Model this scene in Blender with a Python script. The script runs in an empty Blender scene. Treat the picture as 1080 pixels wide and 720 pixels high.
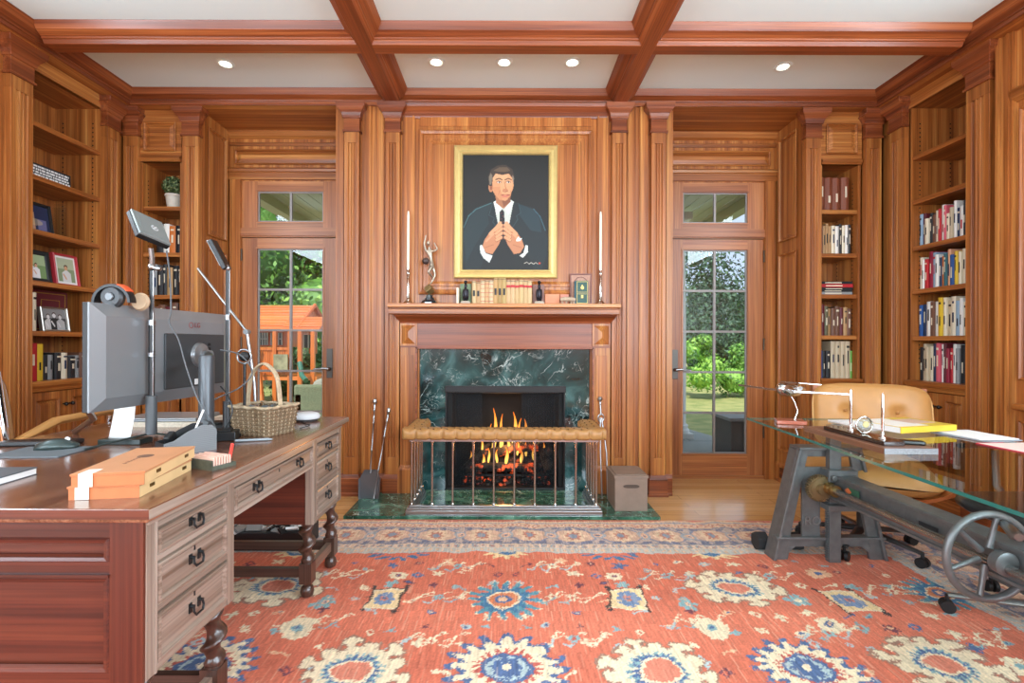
import bpy, math, random
import numpy as np
from mathutils import Vector, Matrix
R = random.Random(7)
PI = math.pi
SC = bpy.context.scene
COL = SC.collection
F, VX, VY, H = 520.0, 534.0, 362.0, 1.15     # focal length in pixels, vanishing point, eye height (m)

def unroll(px, py): return px, py - 0.0065 * (px - 540)
def at_y(px, py, Y):            # photo pixel -> place at distance Y
    px, py = unroll(px, py)
    return Vector(((px - VX) * Y / F, Y, H - (py - VY) * Y / F))
def at_z(px, py, Z):            # photo pixel -> place at height Z
    px, py = unroll(px, py)
    Y = (H - Z) * F / (py - VY)
    return Vector(((px - VX) * Y / F, Y, Z))

# ------------------------------------------------------------------ materials
def srgb(c):
    if isinstance(c, str):
        c = c.lstrip('#'); c = [int(c[i:i+2], 16) / 255 for i in (0, 2, 4)]
    return tuple((x / 12.92 if x <= .04045 else ((x + .055) / 1.055) ** 2.4) for x in c[:3]) + (1,)
_mc = {}
def new_mat(name):
    m = bpy.data.materials.new(name); m.use_nodes = True
    nt = m.node_tree; b = nt.nodes['Principled BSDF']
    return m, nt, b
def setp(b, **k):
    names = dict(rough='Roughness', metal='Metallic', spec='Specular IOR Level', coat='Coat Weight', coatr='Coat Roughness',
                 trans='Transmission Weight', ior='IOR', emit='Emission Strength', sheen='Sheen Weight')
    for a, v in k.items(): b.inputs[names[a]].default_value = v
def mat(name, col, rough=.5, metal=0., noise=.0, nscale=40., bump=0., **k):
    if name in _mc: return _mc[name]
    m, nt, b = new_mat(name); c = srgb(col)
    b.inputs['Base Color'].default_value = c
    setp(b, rough=rough, metal=metal, **k)
    if noise or bump:
        tc = nt.nodes.new('ShaderNodeTexCoord'); n = nt.nodes.new('ShaderNodeTexNoise')
        n.inputs['Scale'].default_value = nscale; n.inputs['Detail'].default_value = 4
        nt.links.new(tc.outputs['Object'], n.inputs['Vector'])
        if noise:
            mx = nt.nodes.new('ShaderNodeMixRGB'); mx.blend_type = 'MULTIPLY'
            rp = nt.nodes.new('ShaderNodeValToRGB')
            rp.color_ramp.elements[0].position = .3; rp.color_ramp.elements[1].position = .7
            v = 1 - noise; rp.color_ramp.elements[0].color = (v, v, v, 1)
            mx.inputs[0].default_value = 1; mx.inputs[1].default_value = c
            nt.links.new(n.outputs['Fac'], rp.inputs[0]); nt.links.new(rp.outputs[0], mx.inputs[2])
            nt.links.new(mx.outputs[0], b.inputs['Base Color'])
        if bump:
            bp = nt.nodes.new('ShaderNodeBump'); bp.inputs['Strength'].default_value = bump; bp.inputs['Distance'].default_value = .004
            nt.links.new(n.outputs['Fac'], bp.inputs['Height']); nt.links.new(bp.outputs[0], b.inputs['Normal'])
    _mc[name] = m
    return m
def wood(name, axis, cols, scale=1., rough=.38, coat=.15, fine=.6, pos=(.25, .5, .75)):
    key = name + axis
    if key in _mc: return _mc[key]
    m, nt, b = new_mat(key); setp(b, rough=rough, coat=coat, coatr=.25)
    N = nt.nodes.new; L = nt.links.new
    tc = N('ShaderNodeTexCoord'); oi = N('ShaderNodeObjectInfo')
    def noise(sa, sc, det, dist):
        mp = N('ShaderNodeMapping'); s = [sc * scale] * 3; s['XYZ'.index(axis)] = sa * scale
        mp.inputs['Scale'].default_value = s
        ml = N('ShaderNodeVectorMath'); ml.operation = 'SCALE'; ml.inputs[0].default_value = (7, 13, 5)
        L(oi.outputs['Random'], ml.inputs['Scale']); L(tc.outputs['Object'], mp.inputs['Vector']); 
        ad = N('ShaderNodeVectorMath'); L(mp.outputs[0], ad.inputs[0]); L(ml.outputs[0], ad.inputs[1])
        n = N('ShaderNodeTexNoise'); n.inputs['Scale'].default_value = 1; n.inputs['Detail'].default_value = det; n.inputs['Distortion'].default_value = dist
        L(ad.outputs[0], n.inputs['Vector']); return n
    n1 = noise(.35, 24, 4, .35); n2 = noise(2.0, 150, 2, .1)
    r1 = N('ShaderNodeValToRGB'); e = r1.color_ramp.elements
    e[0].position = pos[0]; e[0].color = srgb(cols[0]); e[1].position = pos[2]; e[1].color = srgb(cols[2])
    x = e.new(pos[1]); x.color = srgb(cols[1])
    L(n1.outputs['Fac'], r1.inputs[0])
    r2 = N('ShaderNodeValToRGB'); v = 1 - fine * .6
    r2.color_ramp.elements[0].position = .35; r2.color_ramp.elements[0].color = (v, v * .92, v * .86, 1); r2.color_ramp.elements[1].position = .6
    L(n2.outputs['Fac'], r2.inputs[0])
    mx = N('ShaderNodeMixRGB'); mx.blend_type = 'MULTIPLY'; mx.inputs[0].default_value = 1
    L(r1.outputs[0], mx.inputs[1]); L(r2.outputs[0], mx.inputs[2])
    ge = N('ShaderNodeNewGeometry'); mr = N('ShaderNodeMapRange'); mr.inputs[3].default_value = .84; mr.inputs[4].default_value = 1.1; L(ge.outputs['Random Per Island'], mr.inputs[0])
    vm = N('ShaderNodeVectorMath'); vm.operation = 'SCALE'; L(mx.outputs[0], vm.inputs[0]); L(mr.outputs[0], vm.inputs['Scale']); L(vm.outputs[0], b.inputs['Base Color'])
    bp = N('ShaderNodeBump'); bp.inputs['Strength'].default_value = .1; bp.inputs['Distance'].default_value = .002
    L(n2.outputs['Fac'], bp.inputs['Height']); L(bp.outputs[0], b.inputs['Normal'])
    _mc[key] = m
    return m
PINE = ('#7a4017', '#ad672f', '#d0924d')
WX = wood('heart pine ', 'X', PINE); WY = wood('heart pine ', 'Y', PINE); WZ = wood('heart pine ', 'Z', PINE)
RED = ('#5e2a10', '#8c4622', '#ac6234')
RX = wood('red pine ', 'X', RED); RY = wood('red pine ', 'Y', RED); RZ = wood('red pine ', 'Z', RED)
DOORC = ('#8c4e2a', '#ad6b3c', '#c28450')
DX = wood('door pine ', 'X', DOORC, coat=.15); DZ = wood('door pine ', 'Z', DOORC, coat=.15)
DESK_SHEEN = ('#6a584a', '#8f7e70', '#ada092')  # pale window sheen put into the wood colour of the drawer side
OY = wood('desk oak ', 'Y', DESK_SHEEN, rough=.36, coat=.3); OZ = wood('desk oak ', 'Z', DESK_SHEEN, rough=.36, coat=.3)
DESK_UNLIT = ('#35130a', '#522114', '#672f1b')  # same desk on sides turned from the window, shade put into the colour
MX_ = wood('desk mahogany ', 'X', DESK_UNLIT, rough=.4, coat=.2); MZ_ = wood('desk mahogany ', 'Z', DESK_UNLIT, rough=.4, coat=.2)
TOPW = wood('desk top wood ', 'Y', ('#5a3424', '#7d4e38', '#966a50'), rough=.2, coat=.6)
DKW = wood('dark turned oak ', 'Z', ('#2c1c15', '#463027', '#5a4136'), rough=.3, coat=.4)

def glass_mat(name, tint, alpha_r=.0, rough=0.):
    if name in _mc: return _mc[name]
    m, nt, b = new_mat(name); nt.nodes.remove(b)
    o = nt.nodes['Material Output']; N = nt.nodes.new; L = nt.links.new
    t = N('ShaderNodeBsdfTransparent'); t.inputs[0].default_value = tint
    g = N('ShaderNodeBsdfGlossy'); g.inputs['Roughness'].default_value = rough
    f = N('ShaderNodeFresnel'); f.inputs['IOR'].default_value = 1.5
    ge = N('ShaderNodeNewGeometry'); rg = N('ShaderNodeMath'); rg.operation = 'MULTIPLY'
    iv = N('ShaderNodeMath'); iv.operation = 'SUBTRACT'; iv.inputs[0].default_value = 1
    L(ge.outputs['Backfacing'], iv.inputs[1]); L(f.outputs[0], rg.inputs[0]); L(iv.outputs[0], rg.inputs[1])
    x = N('ShaderNodeMixShader'); L(rg.outputs[0], x.inputs[0]); L(t.outputs[0], x.inputs[1]); L(g.outputs[0], x.inputs[2]); L(x.outputs[0], o.inputs[0])
    _mc[name] = m
    return m
PANE = glass_mat('window glass', (.97, .98, .98, 1))
TGLASS = glass_mat('table glass', (.86, .93, .91, 1))
def emit_mat(name, col, s):
    if name in _mc: return _mc[name]
    m, nt, b = new_mat(name); b.inputs['Base Color'].default_value = srgb(col)
    b.inputs['Emission Color'].default_value = srgb(col); setp(b, emit=s); _mc[name] = m
    return m
STEEL = mat('brushed steel', '#a8aaac', .28, 1.)
CHROME = mat('chrome', '#dddddd', .08, 1.)
IRON = mat('cast iron', '#727575', .42, .55, noise=.25, nscale=25, bump=.2)
DIRON = mat('dark iron', '#4a4a49', .4, .6)
BLACKP = mat('black plastic', '#161718', .4)
GREYP = mat('grey plastic', '#4e5153', .45)
BRONZE = mat('dark bronze', '#4a4036', .4, .8)
SILVER = mat('silver', '#cfcac0', .2, 1.)
TAN = mat('tan leather', '#c08c50', .42, noise=.12, nscale=12, bump=.15)
TUFT = mat('buttoned leather', '#b0814a', .4, noise=.25, nscale=30, bump=.2)
CREAM = mat('cream paper', '#e6dcc4', .8)
WHITE = mat('white paper', '#e9e9e6', .7)
DRK = mat('black', '#0c0c0c', .6)

# ------------------------------------------------------------------ mesh helper
class MB:
    def __init__(s, tf=None): s.v = []; s.f = []; s.m = []; s.tf = tf
    def add(s, vs, fs, mi=0):
        n = len(s.v)
        s.v += [tuple(s.tf(*v)) for v in vs] if s.tf else [tuple(v) for v in vs]
        s.f += [tuple(i + n for i in f) for f in fs]; s.m += [mi] * len(fs)
    def box(s, x0, x1, y0, y1, z0, z1, mi=0):
        s.add([(x0,y0,z0),(x1,y0,z0),(x1,y1,z0),(x0,y1,z0),(x0,y0,z1),(x1,y0,z1),(x1,y1,z1),(x0,y1,z1)],
              [(0,3,2,1),(4,5,6,7),(0,1,5,4),(1,2,6,5),(2,3,7,6),(3,0,4,7)], mi)
    def cbox(s, c, d, mi=0, M=None):
        x, y, z = (k / 2 for k in d); c = Vector(c)
        vs = [Vector(p) for p in ((-x,-y,-z),(x,-y,-z),(x,y,-z),(-x,y,-z),(-x,-y,z),(x,-y,z),(x,y,z),(-x,y,z))]
        if M is not None: vs = [M @ v for v in vs]
        s.add([v + c for v in vs], [(0,3,2,1),(4,5,6,7),(0,1,5,4),(1,2,6,5),(2,3,7,6),(3,0,4,7)], mi)
    def prism(s, pts, a, b, axis='Z', mi=0):        # closed outline extruded a..b
        def P(p, t):
            return {'Z': (p[0], p[1], t), 'Y': (p[0], t, p[1]), 'X': (t, p[0], p[1])}[axis]
        n = len(pts)
        vs = [P(p, a) for p in pts] + [P(p, b) for p in pts]
        fs = [tuple(range(n))[::-1], tuple(range(n, 2 * n))] + [(i, (i + 1) % n, n + (i + 1) % n, n + i) for i in range(n)]
        s.add(vs, fs, mi)
    def rings(s, rs, mi=0, caps=True, closed=False):
        n = len(rs[0]); vs = [p for r in rs for p in r]; fs = []
        k = len(rs)
        for i in range(k if closed else k - 1):
            for j in range(n):
                a = i * n + j; b = i * n + (j + 1) % n; c = ((i + 1) % k) * n
                fs.append((a, b, c + (j + 1) % n, c + j))
        if caps and not closed: fs += [tuple(range(n))[::-1], tuple(range((k - 1) * n, k * n))]
        s.add(vs, fs, mi)
    def tube(s, pts, r, n=10, mi=0, closed=False, flat=1.):
        pts = [Vector(p) for p in pts]; k = len(pts); rr = r if isinstance(r, (list, tuple)) else [r] * k
        rs = []; up = None
        for i, p in enumerate(pts):
            a = pts[(i - 1) % k] if closed or i else p; b = pts[(i + 1) % k] if closed or i < k - 1 else p
            d = (b - a).normalized()
            if up is None: up = Vector((0, 0, 1)) if abs(d.z) < .9 else Vector((0, 1, 0))
            u = d.cross(up)
            if u.length < 1e-4: u = d.orthogonal()
            u.normalize(); w = u.cross(d).normalized(); up = w
            rs.append([p + (u * math.cos(t) + w * math.sin(t) * flat) * rr[i] for t in (2 * PI * j / n for j in range(n))])
        s.rings(rs, mi, closed=closed)
    def cyl(s, a, b, r, n=16, mi=0, r2=None): s.tube([a, b], [r, r if r2 is None else r2], n, mi)
    def lathe(s, c, prof, n=20, mi=0, ax='Z', M=None):  # prof: (radius, height)
        c = Vector(c); rs = []
        for r, h in prof:
            ring = []
            for j in range(n):
                t = 2 * PI * j / n; p = Vector((r * math.cos(t), r * math.sin(t), h))
                if ax == 'Y': p = Vector((p.x, p.z, -p.y))
                if ax == 'X': p = Vector((p.z, p.x, p.y))
                if M is not None: p = M @ p
                ring.append(c + p)
            rs.append(ring)
        s.rings(rs, mi)
    def ell(s, c, r, n=16, m=10, mi=0, M=None):
        rx, ry, rz = (r, r, r) if isinstance(r, (int, float)) else r
        c = Vector(c); rs = []
        for i in range(m + 1):
            a = -PI / 2 + PI * i / m; ca = max(math.cos(a), 1e-3)
            ring = [Vector((rx * ca * math.cos(2*PI*j/n), ry * ca * math.sin(2*PI*j/n), rz * math.sin(a))) for j in range(n)]
            if M is not None: ring = [M @ p for p in ring]
            rs.append([c + p for p in ring])
        s.rings(rs, mi)
    def loft(s, u0, u1, nb, prof, mi=0):        # rectangular steps against a wall: prof (z, projection, side overhang)
        rs = []
        for z, n, o in prof: rs.append([(u0 - o, nb, z), (u1 + o, nb, z), (u1 + o, n, z), (u0 - o, n, z)])
        s.rings(rs, mi)
    def build(s, name, mats, parent=None, smooth=False, bevel=0., world=False, seg=2):
        me = bpy.data.meshes.new(name)
        v = s.v
        if world and parent is not None:
            l = parent.location; v = [(a - l.x, b - l.y, c - l.z) for a, b, c in v]
        me.from_pydata(v, [], s.f); me.update()
        mats = mats if isinstance(mats, (list, tuple)) else [mats]
        for m in mats: me.materials.append(m)
        if len(mats) > 1: me.polygons.foreach_set('material_index', s.m)
        import bmesh
        bm = bmesh.new(); bm.from_mesh(me); bmesh.ops.recalc_face_normals(bm, faces=bm.faces); bm.to_mesh(me); bm.free()
        if smooth:
            me.polygons.foreach_set('use_smooth', [True] * len(me.polygons))
            if smooth != 'all': me.set_sharp_from_angle(angle=R_(40))
        o = bpy.data.objects.new(name, me); COL.objects.link(o)
        if parent is not None: o.parent = parent
        if bevel:
            b = o.modifiers.new('bevel', 'BEVEL'); b.width = bevel; b.segments = seg; b.limit_method = 'ANGLE'; b.angle_limit = R_(35)
        return o
def R_(d): return math.radians(d)
def RM(axis, deg): return Matrix.Rotation(R_(deg), 3, axis)

def tag(o, label=None, cat=None, group=None, kind=None):
    for k, v in (('label', label), ('category', cat), ('group', group), ('kind', kind)):
        if v: o[k] = v
    return o
def thing(name, label, cat, loc=(0, 0, 0), rz=0., group=None, kind=None):
    o = bpy.data.objects.new(name, None); COL.objects.link(o); o.empty_display_size = .05
    o.location = loc; o.rotation_euler = (0, 0, R_(rz)); return tag(o, label, cat, group, kind)
def struct(mb, name, mats, parent=None, **k):
    o = mb.build(name, mats, parent, **k); o['kind'] = 'structure'; return o
def copy_tree(o, parent=None):
    c = o.copy(); COL.objects.link(c)
    if parent is not None: c.parent = parent
    for ch in list(o.children): copy_tree(ch, c)
    return c
def text(body, size, M, mt, name, parent, depth=.001):
    cu = bpy.data.curves.new(name, 'FONT'); cu.body = body; cu.size = size; cu.extrude = depth; cu.align_x = 'CENTER'; cu.align_y = 'CENTER'
    t = bpy.data.objects.new(name, cu); COL.objects.link(t); bpy.context.view_layer.update()
    me = bpy.data.meshes.new_from_object(t.evaluated_get(bpy.context.evaluated_depsgraph_get()))
    bpy.data.objects.remove(t); me.transform(M); me.materials.clear(); me.materials.append(mt)
    o = bpy.data.objects.new(name, me); COL.objects.link(o); o.parent = parent
    return o
# raster carried on a fine mesh as per-point colour (woven and painted patterns)
def colour_grid(name, img, P, mt_rough=.9, parent=None, sheen=0., bump=0.):
    h, w = img.shape[:2]
    uu, vv = np.meshgrid(np.linspace(0, 1, w), np.linspace(0, 1, h))
    co = P(uu.ravel(), vv.ravel()).astype(np.float32)
    me = bpy.data.meshes.new(name)
    idx = np.arange(w * h).reshape(h, w)
    q = np.stack([idx[:-1, :-1], idx[:-1, 1:], idx[1:, 1:], idx[1:, :-1]], -1).reshape(-1, 4).astype(np.int32)
    me.vertices.add(w * h); me.vertices.foreach_set('co', co.ravel())
    me.loops.add(q.size); me.loops.foreach_set('vertex_index', q.ravel())
    me.polygons.add(len(q)); me.polygons.foreach_set('loop_start', np.arange(0, q.size, 4, dtype=np.int32))
    me.update(calc_edges=True)
    a = me.color_attributes.new('pattern', 'FLOAT_COLOR', 'POINT')
    c = np.clip(img.reshape(-1, 3), 0, 1); c = np.where(c <= .04045, c / 12.92, ((c + .055) / 1.055) ** 2.4)
    a.data.foreach_set('color', np.concatenate([c, np.ones((len(c), 1))], 1).astype(np.float32).ravel())
    m, nt, b = new_mat(name + ' pattern'); setp(b, rough=mt_rough, sheen=sheen)
    t = nt.nodes.new('ShaderNodeVertexColor'); t.layer_name = 'pattern'
    nt.links.new(t.outputs[0], b.inputs['Base Color'])
    if bump:
        n = nt.nodes.new('ShaderNodeTexNoise'); n.inputs['Scale'].default_value = 400; bp = nt.nodes.new('ShaderNodeBump')
        tc = nt.nodes.new('ShaderNodeTexCoord'); nt.links.new(tc.outputs['Object'], n.inputs['Vector'])
        bp.inputs['Strength'].default_value = bump; bp.inputs['Distance'].default_value = .003
        nt.links.new(n.outputs[0], bp.inputs['Height']); nt.links.new(bp.outputs[0], b.inputs['Normal'])
    me.materials.append(m)
    o = bpy.data.objects.new(name, me); COL.objects.link(o)
    if parent is not None: o.parent = parent
    return o
def hexc(c): c = c.lstrip('#'); return np.array([int(c[i:i+2], 16) / 255 for i in (0, 2, 4)])
class Ras:
    """drawing surface in metres; x0,y0 lower corner, d grid step"""
    def __init__(s, x0, x1, y0, y1, d, col):
        s.w = int(round((x1 - x0) / d)) + 1; s.h = int(round((y1 - y0) / d)) + 1
        s.X, s.Y = np.meshgrid(np.linspace(x0, x1, s.w), np.linspace(y0, y1, s.h))
        s.im = np.ones((s.h, s.w, 3)) * hexc(col)
    def put(s, m, c, a=1.): s.im[m] = s.im[m] * (1 - a) + hexc(c) * a
    def box(s, x0, x1, y0, y1, c, a=1.): s.put((s.X >= x0) & (s.X <= x1) & (s.Y >= y0) & (s.Y <= y1), c, a)
    def ell(s, cx, cy, rx, ry, c, rot=0, a=1.):
        X = s.X - cx; Y = s.Y - cy; k, q = math.cos(R_(rot)), math.sin(R_(rot))
        s.put(((X*k + Y*q) / rx) ** 2 + ((-X*q + Y*k) / ry) ** 2 < 1, c, a)
    def burst(s, cx, cy, rx, ry, n, amp, c, ph=0., hook=0.):
        X = (s.X - cx) / rx; Y = (s.Y - cy) / ry; r = np.hypot(X, Y); t = np.arctan2(Y, X) + hook * (r - .8)
        w = np.cos(n * t + ph); s.put(r < 1 - amp * .5 + amp * .5 * np.sign(w) * np.abs(w) ** .5, c)
    def dia(s, cx, cy, rx, ry, c): s.put(np.abs(s.X - cx) / rx + np.abs(s.Y - cy) / ry < 1, c)
    def poly(s, pts, c, a=1.):
        ins = np.zeros(s.X.shape, bool); n = len(pts)
        for i in range(n):
            x1, y1 = pts[i]; x2, y2 = pts[(i + 1) % n]
            if y1 == y2: continue
            cr = ((y1 > s.Y) != (y2 > s.Y)) & (s.X < (x2 - x1) * (s.Y - y1) / (y2 - y1) + x1)
            ins ^= cr
        s.put(ins, c, a)
    def line(s, pts, w, c, a=1.):
        for (x1, y1), (x2, y2) in zip(pts, pts[1:]):
            dx, dy = x2 - x1, y2 - y1; L = dx*dx + dy*dy + 1e-12
            t = np.clip(((s.X - x1) * dx + (s.Y - y1) * dy) / L, 0, 1)
            s.put(np.hypot(s.X - x1 - t*dx, s.Y - y1 - t*dy) < w / 2, c, a)
# ================================================================== room shell
YD, YB, YC, YM = 4.22, 3.84, 3.76, 3.80       # door wall, corner cases, chimney breast, marble
XL, XR, ZC, ZS = -2.98, 2.93, 3.05, 2.95
NEAR, FARY = -2.4, 4.40
tfB = lambda Y: (lambda u, n, z: (u, Y - n, z))
tfL = lambda u, n, z: (XL + n, u, z)
tfR = lambda u, n, z: (XR - n, u, z)
_tn = [0]
def trim(mb, mats=None, **k):
    _tn[0] += 1
    return struct(mb, 'trim_%d' % _tn[0], mats or [WZ, RX], **k)

# floor: honey oak boards
def floor_mat():
    m, nt, b = new_mat('honey floor boards'); setp(b, rough=.22, coat=.4, coatr=.15)
    N = nt.nodes.new; L = nt.links.new
    tc = N('ShaderNodeTexCoord'); br = N('ShaderNodeTexBrick'); br.inputs['Scale'].default_value = 1
    br.inputs['Brick Width'].default_value = 1.3; br.inputs['Row Height'].default_value = .085; br.inputs['Mortar Size'].default_value = .0015
    br.inputs['Color1'].default_value = srgb('#c79358'); br.inputs['Color2'].default_value = srgb('#dcae74'); br.inputs['Mortar'].default_value = srgb('#8a5c33')
    L(tc.outputs['Object'], br.inputs['Vector'])
    mp = N('ShaderNodeMapping'); mp.inputs['Scale'].default_value = (2, 60, 60); n = N('ShaderNodeTexNoise'); n.inputs['Scale'].default_value = 1
    L(tc.outputs['Object'], mp.inputs[0]); L(mp.outputs[0], n.inputs['Vector'])
    rp = N('ShaderNodeValToRGB'); rp.color_ramp.elements[0].position = .3; rp.color_ramp.elements[0].color = (.75, .7, .65, 1); rp.color_ramp.elements[1].position = .65
    mx = N('ShaderNodeMixRGB'); mx.blend_type = 'MULTIPLY'; mx.inputs[0].default_value = .6
    L(n.outputs[0], rp.inputs[0]); L(br.outputs['Color'], mx.inputs[1]); L(rp.outputs[0], mx.inputs[2]); L(mx.outputs[0], b.inputs['Base Color'])
    return m
mb = MB(); mb.box(-3.5, 3.5, NEAR, FARY, -.12, 0); struct(mb, 'floor', floor_mat())
CEIL = mat('ceiling paint', '#e3f4f2', .9)
mb = MB(); mb.box(-3.5, 3.5, NEAR - .1, FARY, ZC, ZC + .12); struct(mb, 'ceiling', CEIL)

# soffit round the edge
mb = MB(); mb.box(-3.4, 3.4, 3.745, FARY, ZS, ZC); trim(mb, [WX])
mb = MB(); mb.box(-3.4, -2.865, NEAR, 3.745, ZS, ZC); trim(mb, [WY])
mb = MB(); mb.box(2.815, 3.4, NEAR, 3.745, ZS, ZC); trim(mb, [WY])
# crown: (distance out from the fascia, height)
CR = [(0, 0), (.012, 0), (.012, .022), (.02, .026), (.02, .034), (.03, .04), (.055, .058), (.07, .085), (.078, .1), (0, .1)]
mb = MB(); mb.prism([(3.745 - o, ZS + z) for o, z in CR], -2.87, 2.82, 'X'); trim(mb, [RX], bevel=.002)
mb = MB(); mb.prism([(-2.865 + o, ZS + z) for o, z in CR], NEAR, 3.745, 'Y'); trim(mb, [RY], bevel=.002)
mb = MB(); mb.prism([(2.815 - o, ZS + z) for o, z in CR], NEAR, 3.745, 'Y'); trim(mb, [RY], bevel=.002)
hb = .045
BP = [(-hb, 0), (hb, 0)] + [(hb + o - .0, z) for o, z in CR[2:-1]]
BP = BP + [(-x, z) for x, z in reversed(BP[2:])]
for yb in (3.025, 1.25, -.55):
    mb = MB(); mb.prism([(yb + a, ZS + z) for a, z in BP], -2.8, 2.75, 'X'); trim(mb, [RX], bevel=.002)
for xb in (-.865, .855):
    mb = MB(); mb.prism([(xb + a, ZS - .001 + z) for a, z in BP], NEAR, 3.70, 'Y'); trim(mb, [RY], bevel=.002)
# ------------------------------------------------------------------ pilasters
def pilaster(tf, u0, u1, n0=0., d=.045, zt=ZS, base=.16, capo=.05, flat_w=.0, grain=None):
    w = u1 - u0; mb = MB(tf)
    cap = zt - .2
    # plan of the fluted shaft: two raised reeds in a sunk field
    a = w * .24; fl = .011
    pr = [(u0, n0), (u0, n0 + d), (u0 + a, n0 + d), (u0 + a + .004, n0 + d - fl), (u0 + w*.36, n0 + d - fl), (u0 + w*.38, n0 + d - .001), (u0 + w*.45, n0 + d - .001),
          (u0 + w*.47, n0 + d - fl), (u0 + w*.53, n0 + d - fl), (u0 + w*.55, n0 + d - .001), (u0 + w*.62, n0 + d - .001), (u0 + w*.64, n0 + d - fl),
          (u1 - a - .004, n0 + d - fl), (u1 - a, n0 + d), (u1, n0 + d), (u1, n0)]
    mb.prism(pr, base + .13, cap - .09, 'Z', 0)
    mb.box(u0, u1, n0, n0 + d, base, base + .13, 0); mb.box(u0, u1, n0, n0 + d, cap - .09, cap, 0)
    D = n0 + d
    mb.loft(u0, u1, n0, [(cap - .012, D, 0), (cap - .012, D + .012, .012), (cap + .004, D + .012, .012), (cap + .006, D + .004, .004), (cap + .09, D + .004, .004),
                         (cap + .095, D + .012, .012), (cap + .11, D + .014, .014), (cap + .13, D + .022, .022), (cap + .155, D + .04, .04),
                         (cap + .165, D + .046, capo), (zt, D + .05, capo + .004)], 1)
    if base: mb.loft(u0, u1, n0, [(0, D + .022, .022), (.02, D + .022, .022), (.024, D + .015, .015), (base - .03, D + .015, .015), (base - .012, D + .008, .008), (base, D, 0)], 1)
    return trim(mb, [WZ, RY if tf in (tfL, tfR) else RX], bevel=.0015)
def vboard(tf, u0, u1, n0, n1, z0, z1, mats=None, bead=True):
    mb = MB(tf); mb.box(u0, u1, n0, n1, z0, z1)
    if bead:
        for u in (u0 + .006, u1 - .014): mb.box(u, u + .008, n1, n1 + .005, z0, z1)
    return trim(mb, mats or [WZ])
tC = tfB(YC)
for a, b in ((-1.225, -1.115), (-.915, -.808)): pilaster(tC, a, b, 0)
for a, b in ((.794, .899), (1.09, 1.2)): pilaster(tC, a, b, 0)
tK = tfB(YB)
pilaster(tK, -2.50, -2.375, 0); pilaster(tK, -2.955, -2.845, 0, capo=.03)
pilaster(tK, 2.305, 2.42, 0); pilaster(tK, 2.765, 2.885, 0, capo=.03)
pilaster(tfL, 3.62, 3.74, 0, capo=.03); pilaster(tfL, 2.915, 3.055, 0)
pilaster(tfR, 3.60, 3.72, 0, capo=.03); pilaster(tfR, 2.95, 3.10, 0)

# ------------------------------------------------------------------ back wall with chimney breast and alcoves
mb = MB()
DL, DR = (-2.268, -1.436), (1.383, 2.203)
for a, b in ((-3.4, DL[0]), (DL[1], DR[0]), (DR[1], 3.4)): mb.box(a, b, YD + .02, FARY, 0, ZC)
for a, b in (DL, DR): mb.box(a, b, YD + .02, FARY, 2.53, ZC)
# breast front (hole for the fireplace)
mb.box(-1.27, -.665, YC, YD + .02, 0, ZS); mb.box(.64, 1.245, YC, YD + .02, 0, ZS)
mb.box(-.665, .64, YC, YD + .02, 1.12, ZS)
mb.box(-1.30, -1.24, YC - .012, YC, 0, ZS); mb.box(1.215, 1.262, YC - .012, YC, 0, ZS)
struct(mb, 'wall_back', [WZ])
# breast side returns seen in the alcoves: boards with beads
for u0, u1 in ((-1.10, -1.03), (-1.0, -.93), (.915, .985), (1.01, 1.075)): vboard(tC, u0, u1, 0, .012, .16, ZS)
for (u0, u1) in ((-.79, -.70), (.685, .775)): vboard(tC, u0, u1, 0, .012, 1.44, ZS)
# baseboards between plinths
bn = [0]
def baseboard(tf, u0, u1, n, name):
    mb = MB(tf); mb.prism([(0, 0)], 0, 0) if 0 else None
    mb.loft(u0, u1, 0, [(0, n + .02, 0), (.018, n + .02, 0), (.02, n + .013, 0), (.13, n + .013, 0), (.145, n + .005, 0), (.16, n, 0)])
    return struct(mb, name, [RX], bevel=.0015)
for u0, u1 in ((-1.30, -.78), (.775, 1.262)): baseboard(tC, u0, u1, .012, 'baseboard_chimney')
# overmantel: raised picture panel
mb = MB(tC)
def frame(mb, u0, u1, z0, z1, prof, mi=0, back=0.):
    """mitred picture-frame moulding; prof: (distance in from the outer edge, projection)"""
    rs = []
    for t, n in prof:
        rs.append([(u0 + t, back + n, z0 + t), (u1 - t, back + n, z0 + t), (u1 - t, back + n, z1 - t), (u0 + t, back + n, z1 - t)])
    mb.rings(rs, mi, caps=False)
mb.box(-.665, .64, 0, .006, 1.44, ZS)
frame(mb, -.668, .648, 1.52, 2.765, [(0, .0), (0, .03), (.012, .036), (.03, .03), (.036, .018), (.06, .018), (.064, .026), (.078, .026), (.1, .012), (.105, 0.006)])
mb.box(-.66, .64, 0, .012, 2.80, 2.93)
mb.box(-.565, .545, 0, .014, 1.62, 2.66)
trim(mb, [WZ])
mb = MB(tC); mb.loft(-.80, .79, 0, [(2.86, .01, 0), (2.875, .014, 0), (2.9, .03, 0), (2.93, .06, 0), (2.95, .065, 0)]); trim(mb, [RX])

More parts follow.
